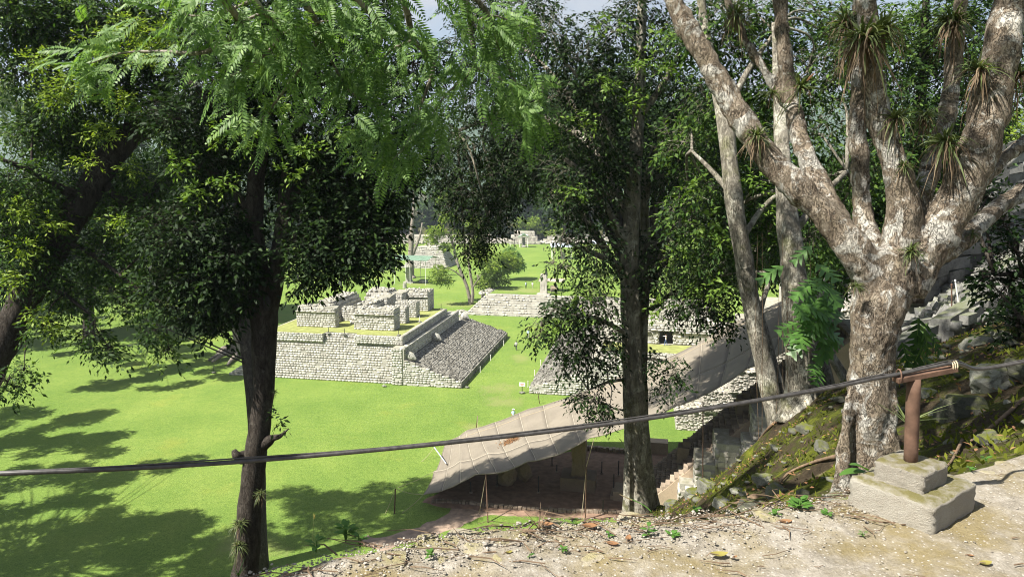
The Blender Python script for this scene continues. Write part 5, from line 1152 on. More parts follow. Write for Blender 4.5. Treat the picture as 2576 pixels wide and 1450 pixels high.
V, F = tube([(-3.2, 1.2, 28.0), (-3.3, 1.3, 29.5), (-3.1, 1.6, 31.5), (-2.8, 2.4, 33.5), (-2.3, 3.4, 35)], [.24, .2, .18, .15, .11], 14, 5, 0, 4, .1, 2); pyd('trunk', V, F, M['bark_pale'], ft, True)
FB = [  # each bough: points (u,v,y)
 [(420, -330, 5.5), (520, -60, 6.2), (600, 60, 6.8), (520, 130, 7), (400, 130, 7.1), (300, 135, 7.2), (215, 165, 7.2)],
 [(520, -200, 6), (640, 0, 6.6), (700, 90, 7), (640, 160, 7), (560, 200, 7)],
 [(600, -200, 6.2), (760, 0, 6.8), (800, 90, 7.2), (740, 190, 7.2), (690, 260, 7.3), (650, 310, 7.3)],
 [(700, -200, 6.5), (900, 0, 7), (960, 90, 7.4), (900, 170, 7.4), (850, 200, 7.4)],
 [(820, -200, 6.8), (1000, -20, 7.2), (1040, 100, 7.6), (1090, 160, 7.6), (1060, 260, 7.6), (1030, 350, 7.6), (985, 405, 7.6)],
 [(900, -200, 7), (1150, -30, 7.4), (1185, 90, 7.7), (1190, 170, 7.7), (1120, 240, 7.7), (1080, 300, 7.7)],
 [(950, -200, 7), (1200, 0, 7.5), (1260, 130, 7.8), (1300, 220, 7.8), (1310, 300, 7.8)],
 [(1190, 170, 7.7), (1250, 190, 7.7), (1300, 250, 7.7)], [(800, 90, 7.2), (880, 230, 7.3), (960, 270, 7.4), (930, 340, 7.4)], [(640, 0, 6.6), (560, 30, 6.8), (480, 40, 6.9), (420, 10, 6.9)],
 [(1040, 100, 7.6), (980, 130, 7.5), (930, 200, 7.5)], [(700, 90, 7), (780, 60, 7), (860, 50, 7.1)], [(1185, 60, 7.6), (1240, 40, 7.7), (1300, 60, 7.8)], [(600, 60, 6.8), (680, 30, 6.8), (740, 70, 6.9)], [(520, 130, 7), (600, 110, 6.9), (700, 140, 6.9)]]
Q = []
hub = Vector((-2.3, 3.4, 35))
for bi, bgh in enumerate(FB):
    pts = [W(*q) for q in bgh]
    if bgh[0][1] <= -200: pts = [hub]+pts
    r0 = .05 if bgh[0][1] <= -200 else .018
    V, F = tube(pts, list(np.linspace(r0, .004, len(pts))), 6, 5); pyd('branch', V, F, M['bark_far'], ft, True)
    cp = catmull(pts[1:] if bgh[0][1] <= -200 else pts, 6); ncp = len(cp)
    for i, c in enumerate(cp):
        if i < 3: continue
        nfr = (3 if i % 3 else 1) if i < ncp-4 else 6
        for k in range(nfr):
            tdir = np.array((cp[min(i+1, ncp-1)]-cp[max(i-1, 0)]).normalized()); d = tdir*.7 + rgf.normal(size=3)*.75 + np.array([0, -.15, -.25])
            if np.linalg.norm(d) < .2: continue
            p0 = np.array(c)+rgf.normal(size=3)*np.array([.13, .22, .11])
            Q.append(frond(rgf, p0, d*np.array([1, .6, 1]), np.array([-.4, -.75, .75])+rgf.normal(size=3)*.35, rgf.uniform(.22, .38)))
quads_obj('fronds', np.concatenate(Q), M['leaf_fern'], ft)

# ------------------------------------------------------------------ the big pale tree at right: one welded body
RB = [
 [(2150, 1300, 4.95, .30), (2168, 1225, 4.95, .235), (2180, 1120, 4.95, .20), (2188, 1000, 4.95, .19), (2195, 880, 4.95, .20), (2208, 780, 4.95, .23), (2225, 700, 5.0, .27), (2235, 640, 5.05, .25)],
 [(2130, 1290, 4.8, .09), (2118, 1200, 4.8, .07), (2125, 1100, 4.85, .05), (2140, 960, 4.9, .04)], [(2235, 1250, 4.9, .10), (2238, 1120, 4.85, .07), (2240, 980, 4.88, .05)],
 [(2210, 730, 5.0, .20), (2165, 650, 4.95, .16), (2110, 580, 4.95, .135), (2000, 470, 5.05, .125), (1905, 362, 5.2, .115), (1838, 258, 5.3, .108), (1770, 138, 5.4, .10), (1700, 20, 5.5, .095), (1640, -110, 5.6, .085)],
 [(2105, 570, 4.98, .12), (2070, 490, 5.15, .10), (2030, 400, 5.3, .09), (1998, 290, 5.5, .078), (1978, 170, 5.6, .075), (1965, 40, 5.7, .07), (1955, -120, 5.8, .06)],
 [(1992, 285, 5.5, .06), (1935, 200, 5.7, .055), (1880, 110, 5.8, .05), (1835, 20, 5.9, .045), (1800, -90, 6, .04)],
 [(2215, 660, 5.2, .14), (2175, 560, 5.4, .09), (2163, 430, 5.5, .085), (2158, 290, 5.6, .08), (2160, 130, 5.7, .075), (2165, -100, 5.8, .06)],
 [(2235, 690, 5.0, .18), (2262, 600, 5.0, .16), (2272, 520, 5.0, .135), (2250, 420, 5.0, .11), (2212, 310, 5.05, .10), (2192, 180, 5.1, .095), (2180, 40, 5.2, .09), (2170, -120, 5.3, .08)],
 [(2250, 660, 5.2, .13), (2300, 540, 5.5, .11), (2340, 420, 5.7, .10), (2378, 300, 5.9, .09), (2400, 150, 6.1, .08), (2425, -80, 6.3, .07)],
 [(2265, 720, 5.0, .21), (2320, 640, 5.0, .19), (2375, 550, 5.0, .18), (2435, 440, 5.0, .175), (2478, 310, 5.05, .165), (2508, 170, 5.1, .155), (2535, 30, 5.2, .15), (2570, -130, 5.3, .13)],
 [(2330, 650, 5.1, .13), (2420, 600, 5.3, .10), (2500, 530, 5.6, .09), (2590, 470, 5.8, .085), (2680, 420, 6, .08)],
 [(2445, 470, 5.1, .09), (2510, 410, 5.4, .065), (2580, 350, 5.6, .055), (2660, 290, 5.8, .05)]]
mb = MB()
for i, b_ in enumerate(RB):
    V, F = tube([W(*q[:3]) for q in b_], [q[3]*.775 for q in b_], 18, 7, .03, 3, .10, 3.0, seed=i); mb.add(V, F)
tmp = pyd('tmp', mb.V, mb.F, None); md = tmp.modifiers.new('r', 'REMESH'); md.mode = 'VOXEL'; md.voxel_size = .022; md.use_smooth_shade = True
md2 = tmp.modifiers.new('s', 'SMOOTH'); md2.iterations = 4
dg = bpy.context.evaluated_depsgraph_get(); me = bpy.data.meshes.new_from_object(tmp.evaluated_get(dg)); bpy.data.objects.remove(tmp)
bt = empty('branching_tree', W(2170, 1235, 4.95), 'big pale patchy-barked tree forking low at right, hung with bromeliads', 'tree')
co = np.zeros(len(me.vertices)*3, np.float32); me.vertices.foreach_get('co', co); co = co.reshape(-1, 3); no = np.array([v.normal[:] for v in me.vertices])
dsp = np.array([.016*noise.noise(Vector(c)*6)+.022*(abs(noise.noise(Vector((c[0]*15, c[1]*15, c[2]*6))))-.2)+.006*noise.noise(Vector(c)*28) for c in co])
co = co + no*dsp[:, None] - np.array(bt.location); me.vertices.foreach_set('co', co.astype(np.float32).ravel()); me.update()
me.name = 'trunk'; tr_ob = link('trunk', me, bt, M['bark_pale'])
me.polygons.foreach_set('use_smooth', np.ones(len(me.polygons), dtype=bool))
# its crown, above and out of the picture for the most part
Q = []; rgc = np.random.default_rng(41); bo = MB()
for (x, y, z, r_) in ((-.6, 5.5, 36.2, .9), (1.5, 6, 35.4, 1.0), (.2, 4.2, 36.6, 1.0), (2.6, 4.2, 35.8, 1.0), (4.6, 4.2, 34.9, 1.2), (5.4, 6.4, 34.6, 1.1), (3.4, 6.8, 35.2, 1.0), (6.5, 5, 33.8, 1.0), (-1.3, 2.9, 37, .8), (1.6, 2.2, 37, 1.0), (4.2, 1.6, 36, 1.1), (6.6, 2.6, 34.8, 1.0), (6.2, .6, 34, .9), (-1.2, 6.8, 36.8, .9), (.6, 7.6, 36.4, 1.0), (2.4, 8.2, 36, 1.0), (0, 9.4, 36.6, .9), (.4, 3.0, 37.4, .9), (3.8, 3.0, 36.8, .9), (-1.8, 4.4, 37.2, .9), (-2.2, 6.4, 37.4, .8), (-2.0, 8.6, 37, .8), (-.5, 8.2, 37.2, .8), (1.2, 9.6, 37, .9), (-1.0, 10.4, 37, .8), (-.4, 6.4, 37.6, .8)):
    q_, s_, d_ = clump(rgc, (x, y, z), (r_, r_, r_*.6), int(175*r_*r_), .3, 7, .13, .06, .3); Q.append(q_)
    nb_ = min(RB[3:], key=lambda b_: (W(*b_[-1][:3])-Vector((x, y, z))).length); p0 = W(*nb_[-1][:3]); MB().tube([p0, p0.lerp(Vector((x, y, z)), .5)+UP*.2, Vector((x, y, z))], [.05, .035, .015], 6, sub=4).build('branch', M['bark_pale'], bt, True)
quads_obj('crown', np.concatenate(Q), M['leaf_mid'], bt)

# bromeliads clinging to trunks
def bromeliad(p, n, L, label, dead=.5, nl=46, seed=0, hang=1.0, flower=False, name='bromeliad'):
    e = empty(name, p, label, 'bromeliad', 'bromeliads on the trees'); rg_ = np.random.default_rng(seed)
    def blades(N, dead_):
        Vs = []; Fs = []; k = 0
        for i in range(N):
            d = nrm(rg_.normal(size=3)*np.array([1, 1, .8])+np.array(n)*.55+np.array([0, 0, .1 if dead_ else .85])); l_ = L*rg_.uniform(.5, 1.15)*(.9 if dead_ else 1); m = 7
            s_ = nrm(np.cross(d, np.array([0, 0, 1.])+rg_.normal(size=3)*.3)); w = L*(.036 if not dead_ else .026)
            t_ = np.linspace(0, 1, m); gcur = rg_.uniform(.3, .8) if not dead_ else rg_.uniform(.6, 1.15)*min(hang, 1.2)
            P = np.array(p)+d*l_*(t_-.25*t_**2*(1 if dead_ else .3))[:, None]+np.array([0, 0, -1.])*l_*(gcur*t_**2.2)[:, None]
            P += np.cumsum(rg_.normal(size=(m, 3))*(.035 if dead_ else .012)*l_, axis=0)
            ww = w*(1-t_)**.7; A = P+s_*ww[:, None]; B = P-s_*ww[:, None]
            Vs.append(np.stack([A, B], 1).reshape(-1, 3)); f_ = [(k+2*j, k+2*j+1, k+2*j+3, k+2*j+2) for j in range(m-1)]; Fs += f_; k += 2*m
        return np.concatenate(Vs), np.array(Fs)
    V, F = blades(int(nl*1.5), False); npmesh('leaves', V, F, M['brom'], e, True)
    if dead > 0: V, F = blades(int(nl*dead), True); npmesh('dead_leaves', V, F, M['brom_dead'], e, True)
    if flower:
        MB().tube([p, p+Vector((.10, -.02, .14))*L*2, p+Vector((.18, -.02, .22))*L*2], [.006, .012, .003], 6).build('flower_spike', M['dry_leaf'], e)
    return e
BR = [((2172, 105, 4.98), .36, 'large bromeliad with a thick skirt of dead leaves at the top of the middle branch', 1.3, 80, 1.6, False), ((2215, 80, 5.0), .30, 'bromeliad crowding the large skirted one on its right', .8, 60, 1.3, False), ((2130, 60, 5.4), .28, 'bromeliad crowding the large skirted one on its left', .9, 50, 1.3, False),
      ((1943, 238, 5.5), .16, 'small bromeliad on the second branch from the tarp', .5, 40, .8, False), ((2012, 225, 5.4), .26, 'bromeliad with an orange flower spike in the narrow fork', .2, 36, .8, True), ((1903, 345, 5.1), .20, 'bromeliad sitting on the long leaning branch', .9, 50, .8, False), ((1848, 45, 5.8), .24, 'bromeliad tuft high on the thin leaning branch', 1.0, 50, 1.2, False),
      ((2252, 300, 4.95), .22, 'bromeliad on the middle branch below the large skirted one', .5, 50, 1.0, False), ((2272, 420, 4.9), .14, 'small dark bromeliad on the middle branch just above the fork', .6, 34, .8, False), ((2325, 300, 5.6), .26, 'dark bromeliad on the branch behind the fork', .8, 50, 1.1, False), ((2378, 362, 4.95), .28, 'silvery bromeliad with long dead straws on the thickest branch', 1.0, 50, 1.7, False), ((2300, 465, 5.2), .16, 'spidery dark bromeliad deep in the fork', .4, 36, .8, False), ((2290, 635, 4.85), .17, 'pale spiky bromeliad at the base of the thickest branch', .3, 46, .7, False), ((2462, 180, 5.0), .26, 'straw-coloured bromeliad at the left of the thickest branch', 1.4, 36, 1.2, False), ((2560, 190, 5.05), .24, 'straw-coloured bromeliad at the right edge of the picture', 1.3, 36, 1.2, False), ((2395, 60, 6.0), .34, 'dark hanging bromeliad mass behind the thickest branch', 1.2, 60, 1.5, False), ((2150, 720, 4.8), .11, 'wispy bromeliad on the main trunk below the fork', .5, 34, .8, False), ((2445, 590, 5.2), .11, 'small star of a bromeliad on the dark right limb', .3, 30, .7, False),
      ((602, 1318, 17.6), .42, 'bromeliad low on the left of the dark trunk', .7, 60, 1.0, False), ((598, 1372, 17.6), .40, 'bromeliad near the foot of the dark trunk', .7, 60, 1.0, False), ((655, 1242, 17.7), .34, 'bromeliad on the right side of the dark trunk', .5, 46, .9, False), ((690, 985, 17.8), .2, 'small tuft on the right side of the dark trunk', .5, 30, .8, False)]
for i, (q, L_, lb, dd, nl, hg, fl) in enumerate(BR):
    bromeliad(W(*q), (0, -.7, .2), L_, lb, dd, nl, i+5, hg, fl)

# climber with large lobed leaves
def lobed_leaf(p, d, n, L, name, parent, mat):
    d = d.normalized(); s = d.cross(n).normalized(); n = s.cross(d)
    V = [p]; F = []; m = 4
    def mid(t_): return p+d*L*t_-UP*L*.22*t_*t_
    V = [mid(i/m) for i in range(m+1)]
    for sg in (-1, 1):
        for i in range(m):
            t0 = (i+.02)/m; t1 = (i+.86)/m; ln = L*.50*math.sin(PI*(.22+.66*(i+.5)/m))
            a, b_ = mid(t0), mid(t1); tip = mid((i+.5)/m)+s*sg*ln+d*ln*.55-UP*ln*.18; w1 = a.lerp(tip, .55)-d*L*.045; w2 = b_.lerp(tip, .55)+d*L*.035
            k = len(V); V += [a, w1, tip, w2, b_]; F.append((k, k+1, k+2, k+3, k+4) if sg > 0 else (k+4, k+3, k+2, k+1, k))
        for i in range(m):
            k = len(V); V += [mid(i/m), mid((i+1)/m), mid((i+1)/m)+s*sg*L*.05, mid(i/m)+s*sg*L*.05]; F.append((k, k+1, k+2, k+3) if sg > 0 else (k+3, k+2, k+1, k))
    return pyd(name, V, F, mat, parent)
pc = empty('climbing_plant', W(2035, 900, 11.6), 'climber with large bright lobed leaves on the rooted trunk', 'plant'); rg = random.Random(8)
MB().tube(catmull([W(2030, 960, 11.9), W(2040, 840, 11.6), W(2055, 760, 11.6), W(2075, 700, 11.8)], 5), .02, 6).build('stem', M['bark_grey'], pc)
for k in range(46):
    u = rg.gauss(2045, 42); v = rg.gauss(775, 60); p = W(u, v, 11.5+rg.uniform(-.4, .3)); d = Vector((rg.gauss(-.35, .7), rg.gauss(-.5, .3), rg.gauss(-.45, .35))); lobed_leaf(p, d, Vector((0, -.5, 1)), rg.uniform(.26, .44), 'leaf', pc, M['leaf_bright'])
pc2 = empty('climbing_plant', W(2300, 900, 5.6), 'small dark lobed-leaf plant hanging right of the big trunk', 'plant')
for k in range(9):
    p = W(rg.gauss(2310, 22), rg.gauss(850, 35), 5.6+rg.uniform(-.2, .2)); lobed_leaf(p, Vector((rg.gauss(.2, .6), rg.gauss(-.3, .3), rg.gauss(-.6, .3))), Vector((0, -.5, 1)), rg.uniform(.14, .22), 'leaf', pc2, M['leaf_mid'])

# ------------------------------------------------------------------ trees out on the lawn
tree('slender_tree', 'slender pale-trunked yellow-green tree leaning by the broad stairs',
    [[(1183, 768, 170, .55), (1180, 745, 170, .42), (1172, 715, 170, .4), (1150, 660, 170, .36), (1135, 600, 171, .3), (1128, 570, 171, .26), (1120, 530, 172, .2), (1112, 490, 172, .12)], [(1185, 765, 170, .5), (1189, 735, 170, .36), (1183, 690, 170, .3), (1178, 650, 170, .26), (1185, 610, 170, .2), (1200, 580, 170, .12)]],
    [[(1166, 700, 170, .2), (1140, 680, 169, .14), (1110, 670, 168, .08)], [(1188, 725, 170, .2), (1200, 705, 169, .12), (1210, 690, 169, .07)], [(1130, 590, 171, .14), (1105, 590, 170, .1), (1085, 580, 170, .06)], [(1125, 550, 171, .14), (1100, 540, 171, .08)]],
    [(1100, 580, 170, 2.2, .45), (1085, 600, 170, 1.8, .45), (1125, 545, 171, 1.8, .5), (1110, 495, 172, 1.8, .6), (1120, 620, 170, 1.5, .4), (1150, 590, 171, 1.6, .5), (1105, 680, 168, 2.0, .5), (1120, 705, 168, 1.6, .5), (1095, 700, 168, 1.3, .5), (1210, 650, 169, 2.2, .5), (1235, 665, 169, 2.2, .5), (1200, 600, 170, 1.8, .5), (1190, 560, 170, 1.8, .5)],
    M['bark_far'], M['leaf_lime'], 51, .5, .26, 15, .9, 6, .2, limb_r=.10)
tree('spreading_tree', 'spreading low tree with feathery flat foliage beside the broad stairs',
    [[(1242, 742, 176, .7), (1240, 720, 176, .5), (1245, 690, 176, .4), (1262, 665, 177, .25)], [(1215, 752, 172, .5), (1214, 730, 172, .45), (1205, 705, 172, .3), (1200, 690, 172, .2)]],
    [[(1245, 690, 176, .25), (1225, 670, 175, .15), (1205, 655, 174, .1)], [(1245, 700, 176, .22), (1270, 685, 176, .14), (1290, 670, 176, .08)]],
    [(1235, 690, 175, 2.4, .5), (1260, 675, 176, 2.6, .5), (1285, 665, 177, 2.2, .5), (1220, 715, 172, 1.9, .5), (1240, 712, 173, 1.9, .5), (1265, 705, 174, 1.5, .5), (1275, 645, 178, 2.2, .6), (1295, 655, 178, 1.8, .7), (1250, 650, 177, 2.2, .6), (1205, 705, 172, 1.6, .5)],
    M['bark_far'], M['leaf_lime'], 53, .5, .26, 13, .9, 6, .2, limb_r=.12)
tree('round_tree', 'round bright green tree on the plaza right of the spreading one',
    [[(1285, 680, 212, .5), (1285, 660, 212, .4), (1287, 640, 212, .2)]], [], [(1290, 650, 212, 2.6), (1300, 665, 211, 2.0), (1282, 640, 213, 2.4), (1278, 665, 212, 2.2)], M['bark_far'], M['leaf_fern'], 55, .6, .35, 26, .9, 6, .2)
# bare grey trunk behind the green shelter
bg_ = empty('bare_tree', G(1036, 697), 'bare grey forked tree trunk standing behind the green shelter', 'tree')
b0 = G(1036, 698); yb = b0.y
for nm, pts in (('trunk', [(1036, 699, 1.5), (1034, 690, .95), (1034, 660, .8), (1033, 630, .75), (1036, 600, .7), (1036, 570, .6), (1040, 530, .45), (1042, 480, .3)]), ('branch', [(1033, 650, .6), (1044, 625, .5), (1052, 605, .4), (1058, 585, .3), (1062, 560, .2)]), ('branch', [(1034, 625, .45), (1028, 605, .38), (1027, 590, .3)])):
    V, F = tube([W(u, v, yb) for u, v, r_ in pts], [r_ for u, v, r_ in pts], 12, 4, .06, 4, .12, .6); pyd(nm, V, F, M['bark_far'], bg_, True)
# old tree with spreading roots left of the steps
ot = tree('rooted_tree', 'old tree with a hollow stump and spreading roots left of the stepped face',
    [[(612, 905, 119, 1.6), (606, 885, 119, 1.15), (600, 850, 119, .95), (598, 800, 119, .85), (600, 740, 119, .75), (595, 680, 119, .6)]], [],
    [(580, 700, 119, 3.2), (540, 740, 117, 2.4), (620, 740, 118, 2.4), (560, 650, 119, 3.4), (620, 660, 119, 3.2), (520, 690, 118, 2.6), (585, 780, 117, 1.6), (540, 800, 116.5, 1.4), (500, 620, 120, 3.0), (580, 590, 120, 3.4), (470, 650, 117, 2.6), (430, 680, 116, 2.2), (400, 640, 117, 2.2), (450, 720, 115, 1.8), (530, 660, 115, 2.0)],
    M['bark_far'], M['leaf_mid'], 57, .5, .26, 26, .9, 6, .45, limb_r=.2)
for k, pts in enumerate((((598, 885, .5), (575, 882, .4), (550, 893, .32), (525, 905, .18)), ((615, 885, .55), (604, 892, .42), (585, 905, .36), (572, 917, .2)), ((618, 890, .5), (625, 905, .4), (640, 912, .3), (655, 915, .15)), ((600, 890, .5), (560, 900, .35), (535, 912, .25)), ((590, 880, .5), (560, 885, .4), (545, 888, .2)))):
    V, F = tube([G(u, v, .25)+UP*max(0, .9-.35*i) for i, (u, v, r_) in enumerate(pts)], [r_ for u, v, r_ in pts], 10, 4, 0, 3, .15, 1.2); pyd('root', V, F, M['bark_far'], part(ot, 'trunk'), True)
V, F = tube([G(622, 893), G(622, 893)+UP*2.2, G(622, 893)+UP*3.2], [1.3, .9, .55], 14, 5, .16, 5, .2, 1.0); pyd('stump', V, F, M['bark_dark'], ot, True)

# trees whose shade falls across the lawn at left
def shade_tree(name, label, x, y, h, r, seed, z0=0.0, leaf='leaf_mid', n=16, ll=.34, low=.70, dens=1.0):
    rg_ = np.random.default_rng(seed); b_ = Vector((x, y, z0)); e = empty(name, b_, label, 'tree')
    V, F = tube([b_, b_+Vector((.3, .2, h*.35)), b_+Vector((-.3, .4, h*.65)), b_+Vector((.2, 0, h*.9))], [.7, .5, .38, .15], 12, 5, .06, 4, .1, .8); pyd('trunk', V, F, M['bark_dark'], e, True)
    Q = []; bo = MB(); S = []; D = []
    for k in range(n):
        a = rg_.uniform(0, 2*PI); rr_ = r*math.sqrt(rg_.random())*.85; zz = h*(low+(1-low)*rg_.random())-.06*h*(rr_/r)
        c = b_+Vector((math.cos(a)*rr_, math.sin(a)*rr_, zz)); cr = r*rg_.uniform(.26, .42)
        q_, s_, d_ = clump(rg_, c, (cr, cr, cr*.55), int(60*dens*cr*cr*(.34/ll)**1.5), .8 if ll > .2 else .5, 7, ll, ll*.45, .35); Q.append(q_)
        MB().tube([b_+UP*h*.55, b_.lerp(c, .6)+UP*h*.25, c], [.22, .14, .05], 6, sub=4).build('branch', M['bark_dark'], e, True)
    quads_obj('crown', np.concatenate(Q), M[leaf], e); return e
def cast_tree(name, label, base, h, uvs, zlo, zhi, rad, leaf, ll, seed, extra=()):
    """tree standing up-sun of the lawn whose clumps lie between the sun and the shade seen on the grass"""
    rg_ = np.random.default_rng(seed); b_ = Vector(base); e = empty(name, b_, label, 'tree')
    V, F = tube([b_, b_+Vector((.3, .2, h*.35)), b_+Vector((-.3, .4, h*.65)), b_+Vector((.2, 0, h*.95))], [.75, .55, .4, .15], 12, 5, .06, 4, .1, .8); pyd('trunk', V, F, M['bark_dark'], e, True)
    Q = []; cs = []
    for (u, v) in uvs:
        z = rg_.uniform(zlo, zhi); c0_ = G(u, v)+sd*(z/sd.z)
        for k_ in range(3): cs.append((c0_+Vector((rg_.normal()*rad*.75, rg_.normal()*rad*.75, rg_.normal()*.8)), rad*rg_.uniform(.4, .75)))
    cs += [(Vector(q[:3]), q[3]) for q in extra]
    for c, cr in cs:
        q_, s_, d_ = clump(rg_, c, (cr, cr, cr*.5), int(80*cr*cr*(.34/ll)**1.5)+6, .8, 7, ll, ll*.45, .35); Q.append(q_)
        f_ = min(.8, max(.35, (c.z-b_.z)/h-.2)); MB().tube([b_+UP*h*f_, (b_+UP*h*f_).lerp(c, .55)+UP*1.0, c], [.06, .04, .015], 6, sub=4).build('branch', M['bark_dark'], e, True)
    quads_obj('crown', np.concatenate(Q), M[leaf], e); return e
cast_tree('shade_tree', 'big shade tree off to the left beyond the lawn shadow', (-74, 66, 0), 26, [(-60, 1040), (0, 1055), (80, 1038), (60, 1100), (180, 1055), (215, 1040), (150, 1115), (-30, 1130), (250, 1105), (300, 1120), (-80, 1180), (-120, 1090), (20, 1160)], 19, 25, 2.6, 'leaf_mid', .36, 61)
cast_tree('shade_tree', 'shade tree left of the picture above the near lawn', (-50, 45, 0), 27, [(240, 1165), (60, 1185), (150, 1200), (330, 1180), (395, 1172), (0, 1250), (100, 1275), (220, 1262), (320, 1310), (430, 1300), (60, 1345), (170, 1350), (520, 1325), (470, 1375), (370, 1350), (590, 1400), (280, 1210), (-80, 1300), (-60, 1230), (0, 1420), (90, 1410), (540, 1440), (420, 1440), (250, 1330), (0, 1455), (150, 1455), (300, 1450), (480, 1420), (120, 1385), (420, 1345), (560, 1375), (330, 1400), (600, 1450), (220, 1300)], 20, 26, 2.1, 'leaf_mid', .32, 62)
cast_tree('tall_tree', 'tall dark tree behind the trunk with the knot hole', (-19.8, 51.5, 0), 34, [(690, 1285), (760, 1238), (800, 1300), (850, 1262), (900, 1245), (940, 1305), (985, 1235), (1040, 1242), (1000, 1300), (860, 1335), (740, 1340), (640, 1350), (1090, 1290), (1060, 1330)], 24, 29, 2.0, 'leaf_dark', .24, 63,
    [(-16, 51, 31, 2.6), (-22, 52, 32, 2.8), (-12, 52, 32, 2.4), (-19, 50, 34, 2.6), (-26, 52, 31, 2.6), (-14, 53, 28.5, 2.0), (-24, 50, 28, 2.4), (-29, 52, 29, 2.4), (-10, 51, 29.5, 1.8)])
shade_tree('tall_tree', 'tall dark tree behind the fluted double trunk, crown hanging over the lawn', 9.3, 51, 38, 11, 64, 0, 'leaf_dark', n=34, ll=.27, low=.85, dens=.42)
shade_tree('tall_tree', 'tall dark tree behind the slim mottled trunk', 25, 60, 25, 9.5, 68, 6, 'leaf_mid', n=30, ll=.38, low=.66, dens=.62)
shade_tree('tall_tree', 'tall tree behind the big forked tree', 34, 52, 22, 9.5, 69, 10, 'leaf_mid', n=30, ll=.38, low=.4, dens=.62)
cast_tree('shade_tree', 'wide tree whose shade streaks the far left lawn', (-122, 128, 0), 26, [(50, 760), (150, 772), (250, 762), (350, 770), (450, 782), (100, 800), (220, 812), (340, 822), (430, 835), (520, 800), (150, 850), (300, 848), (60, 838), (490, 862), (560, 770), (400, 745), (10, 800), (250, 880), (100, 745)], 17, 23, 3.4, 'leaf_mid', .6, 73)
cast_tree('shade_tree', 'spreading tree at the left whose shade lies beside the broken steps', (-76, 124, 0), 22, [(300, 965), (380, 952), (450, 930), (520, 918), (560, 938), (420, 972), (610, 950), (350, 905), (480, 895), (250, 972), (650, 928), (400, 925), (560, 905)], 13, 18, 2.4, 'leaf_mid', .5, 74)
shade_tree('tall_tree', 'tall dark tree far behind the leaning trunk', -84, 138, 40, 14, 70, 0, 'leaf_dark', n=28, ll=.75, low=.35, dens=.6)
shade_tree('tall_tree', 'broad dark tree closing the lawn left of the old rooted tree', -66, 150, 36, 13, 71, 0, 'leaf_dark', n=26, ll=.75, low=.35, dens=.6)
shade_tree('shade_tree', 'large tree on the lawn beyond the leaning trunk', -80, 132, 24, 11, 65, ll=.5)
shade_tree('shade_tree', 'tree standing deep in the left side of the lawn', -105, 118, 22, 10, 66, ll=.5)
# wood round the plaza: one mass
def wood():
    rg_ = np.random.default_rng(90); Q = []; bo = MB()
    spots = []
    for k in range(64):
        x = -150+300*k/63+rg_.normal()*3; spots.append((x, 350+rg_.random()*35+abs(x)*.02, rg_.uniform(20, 30)))
    for k in range(26): spots.append((-95-rg_.random()*50+k*.2, 150+k*7.5+rg_.normal()*4, rg_.uniform(20, 28)))
    for k in range(22): spots.append((62+rg_.random()*40+k*1.0, 150+k*8+rg_.normal()*4, rg_.uniform(18, 27)))
    for k in range(22): spots.append((-250+k*24+rg_.normal()*6, 470+rg_.random()*60, rg_.uniform(26, 36)))
    for (x, y, h) in spots:
        r = h*.26; b_ = Vector((x, y, 0)); bo.tube([b_, b_+UP*h*.4, b_+UP*h*.75], [.5, .4, .2], 6)
        near = y < 300
        for k in range(9):
            a = rg_.uniform(0, 2*PI); rr_ = r*math.sqrt(rg_.random()); zz = h*(.15+.8*rg_.random()); cr = r*rg_.uniform(.35, .55)
            q_, s_, d_ = clump(rg_, (x+math.cos(a)*rr_, y+math.sin(a)*rr_, zz), (cr, cr, cr*.75), int((3.6 if not near else 5.5)*cr*cr), 1.4, 4, 1.7 if not near else 1.3, 1.05 if not near else .8, .3); Q.append(q_)
    o = quads_obj('forest', np.concatenate(Q), M['leaf_forest'], None); tag(o, 'dark wood closing the plaza on all sides', 'woods', None, 'stuff')
    t_ = bo.build('forest_trunks', M['bark_dark'], o, True); t_['kind'] = 'stuff'
wood()
for i, (u, v, y, r_, lf, lb) in enumerate(((1330, 560, 345, 5, 'leaf_lime', 'yellow-green feathery tree leaning over the far terraces'), (1395, 575, 343, 3.6, 'leaf_lime', 'pale leafy column of a tree at the far plaza edge'), (1460, 555, 340, 4.5, 'leaf_mid', 'mid green tree at the far plaza edge behind the white roof'), (40, 250, 165, 8, 'leaf_lime', 'sunlit pale green tree at upper left edge'), (1420, 470, 360, 7, 'leaf_lime', 'sunlit tree crown under the blue hills'), (1350, 500, 358, 7, 'leaf_mid', 'taller green crown behind the far terraces'))):
    c = W(u, v, y); base = Vector((c.x, c.y, 0))
    e = empty('plaza_tree', base, lb, 'tree'); rg_ = np.random.default_rng(200+i)
    V, F = tube([base, base.lerp(c, .5)+Vector((.4, 0, 0)), c], [.5, .35, .15], 8, 4, 0, 4, .1, .5); pyd('trunk', V, F, M['bark_far'], e, True)
    Q = []
    for k in range(9):
        a = rg_.normal(size=3)*np.array([.55, .4, .5])*r_; cr = r_*rg_.uniform(.35, .55); ll = .28 if y < 100 else 1.0
        q_, s_, d_ = clump(rg_, np.array(c)+a, (cr, cr, cr*.6), int((20 if y < 100 else 7)*cr*cr), 1.0 if y > 100 else .6, 5, ll, ll*.45, .3); Q.append(q_)
    quads_obj('crown', np.concatenate(Q), M[lf], e)
# ------------------------------------------------------------------ foreground: cable rail, footing, stones, plants
fb = Vector((1.95, 3.27, 28.4))
bx_ = Vector((.80, -.60, 0)).normalized(); 
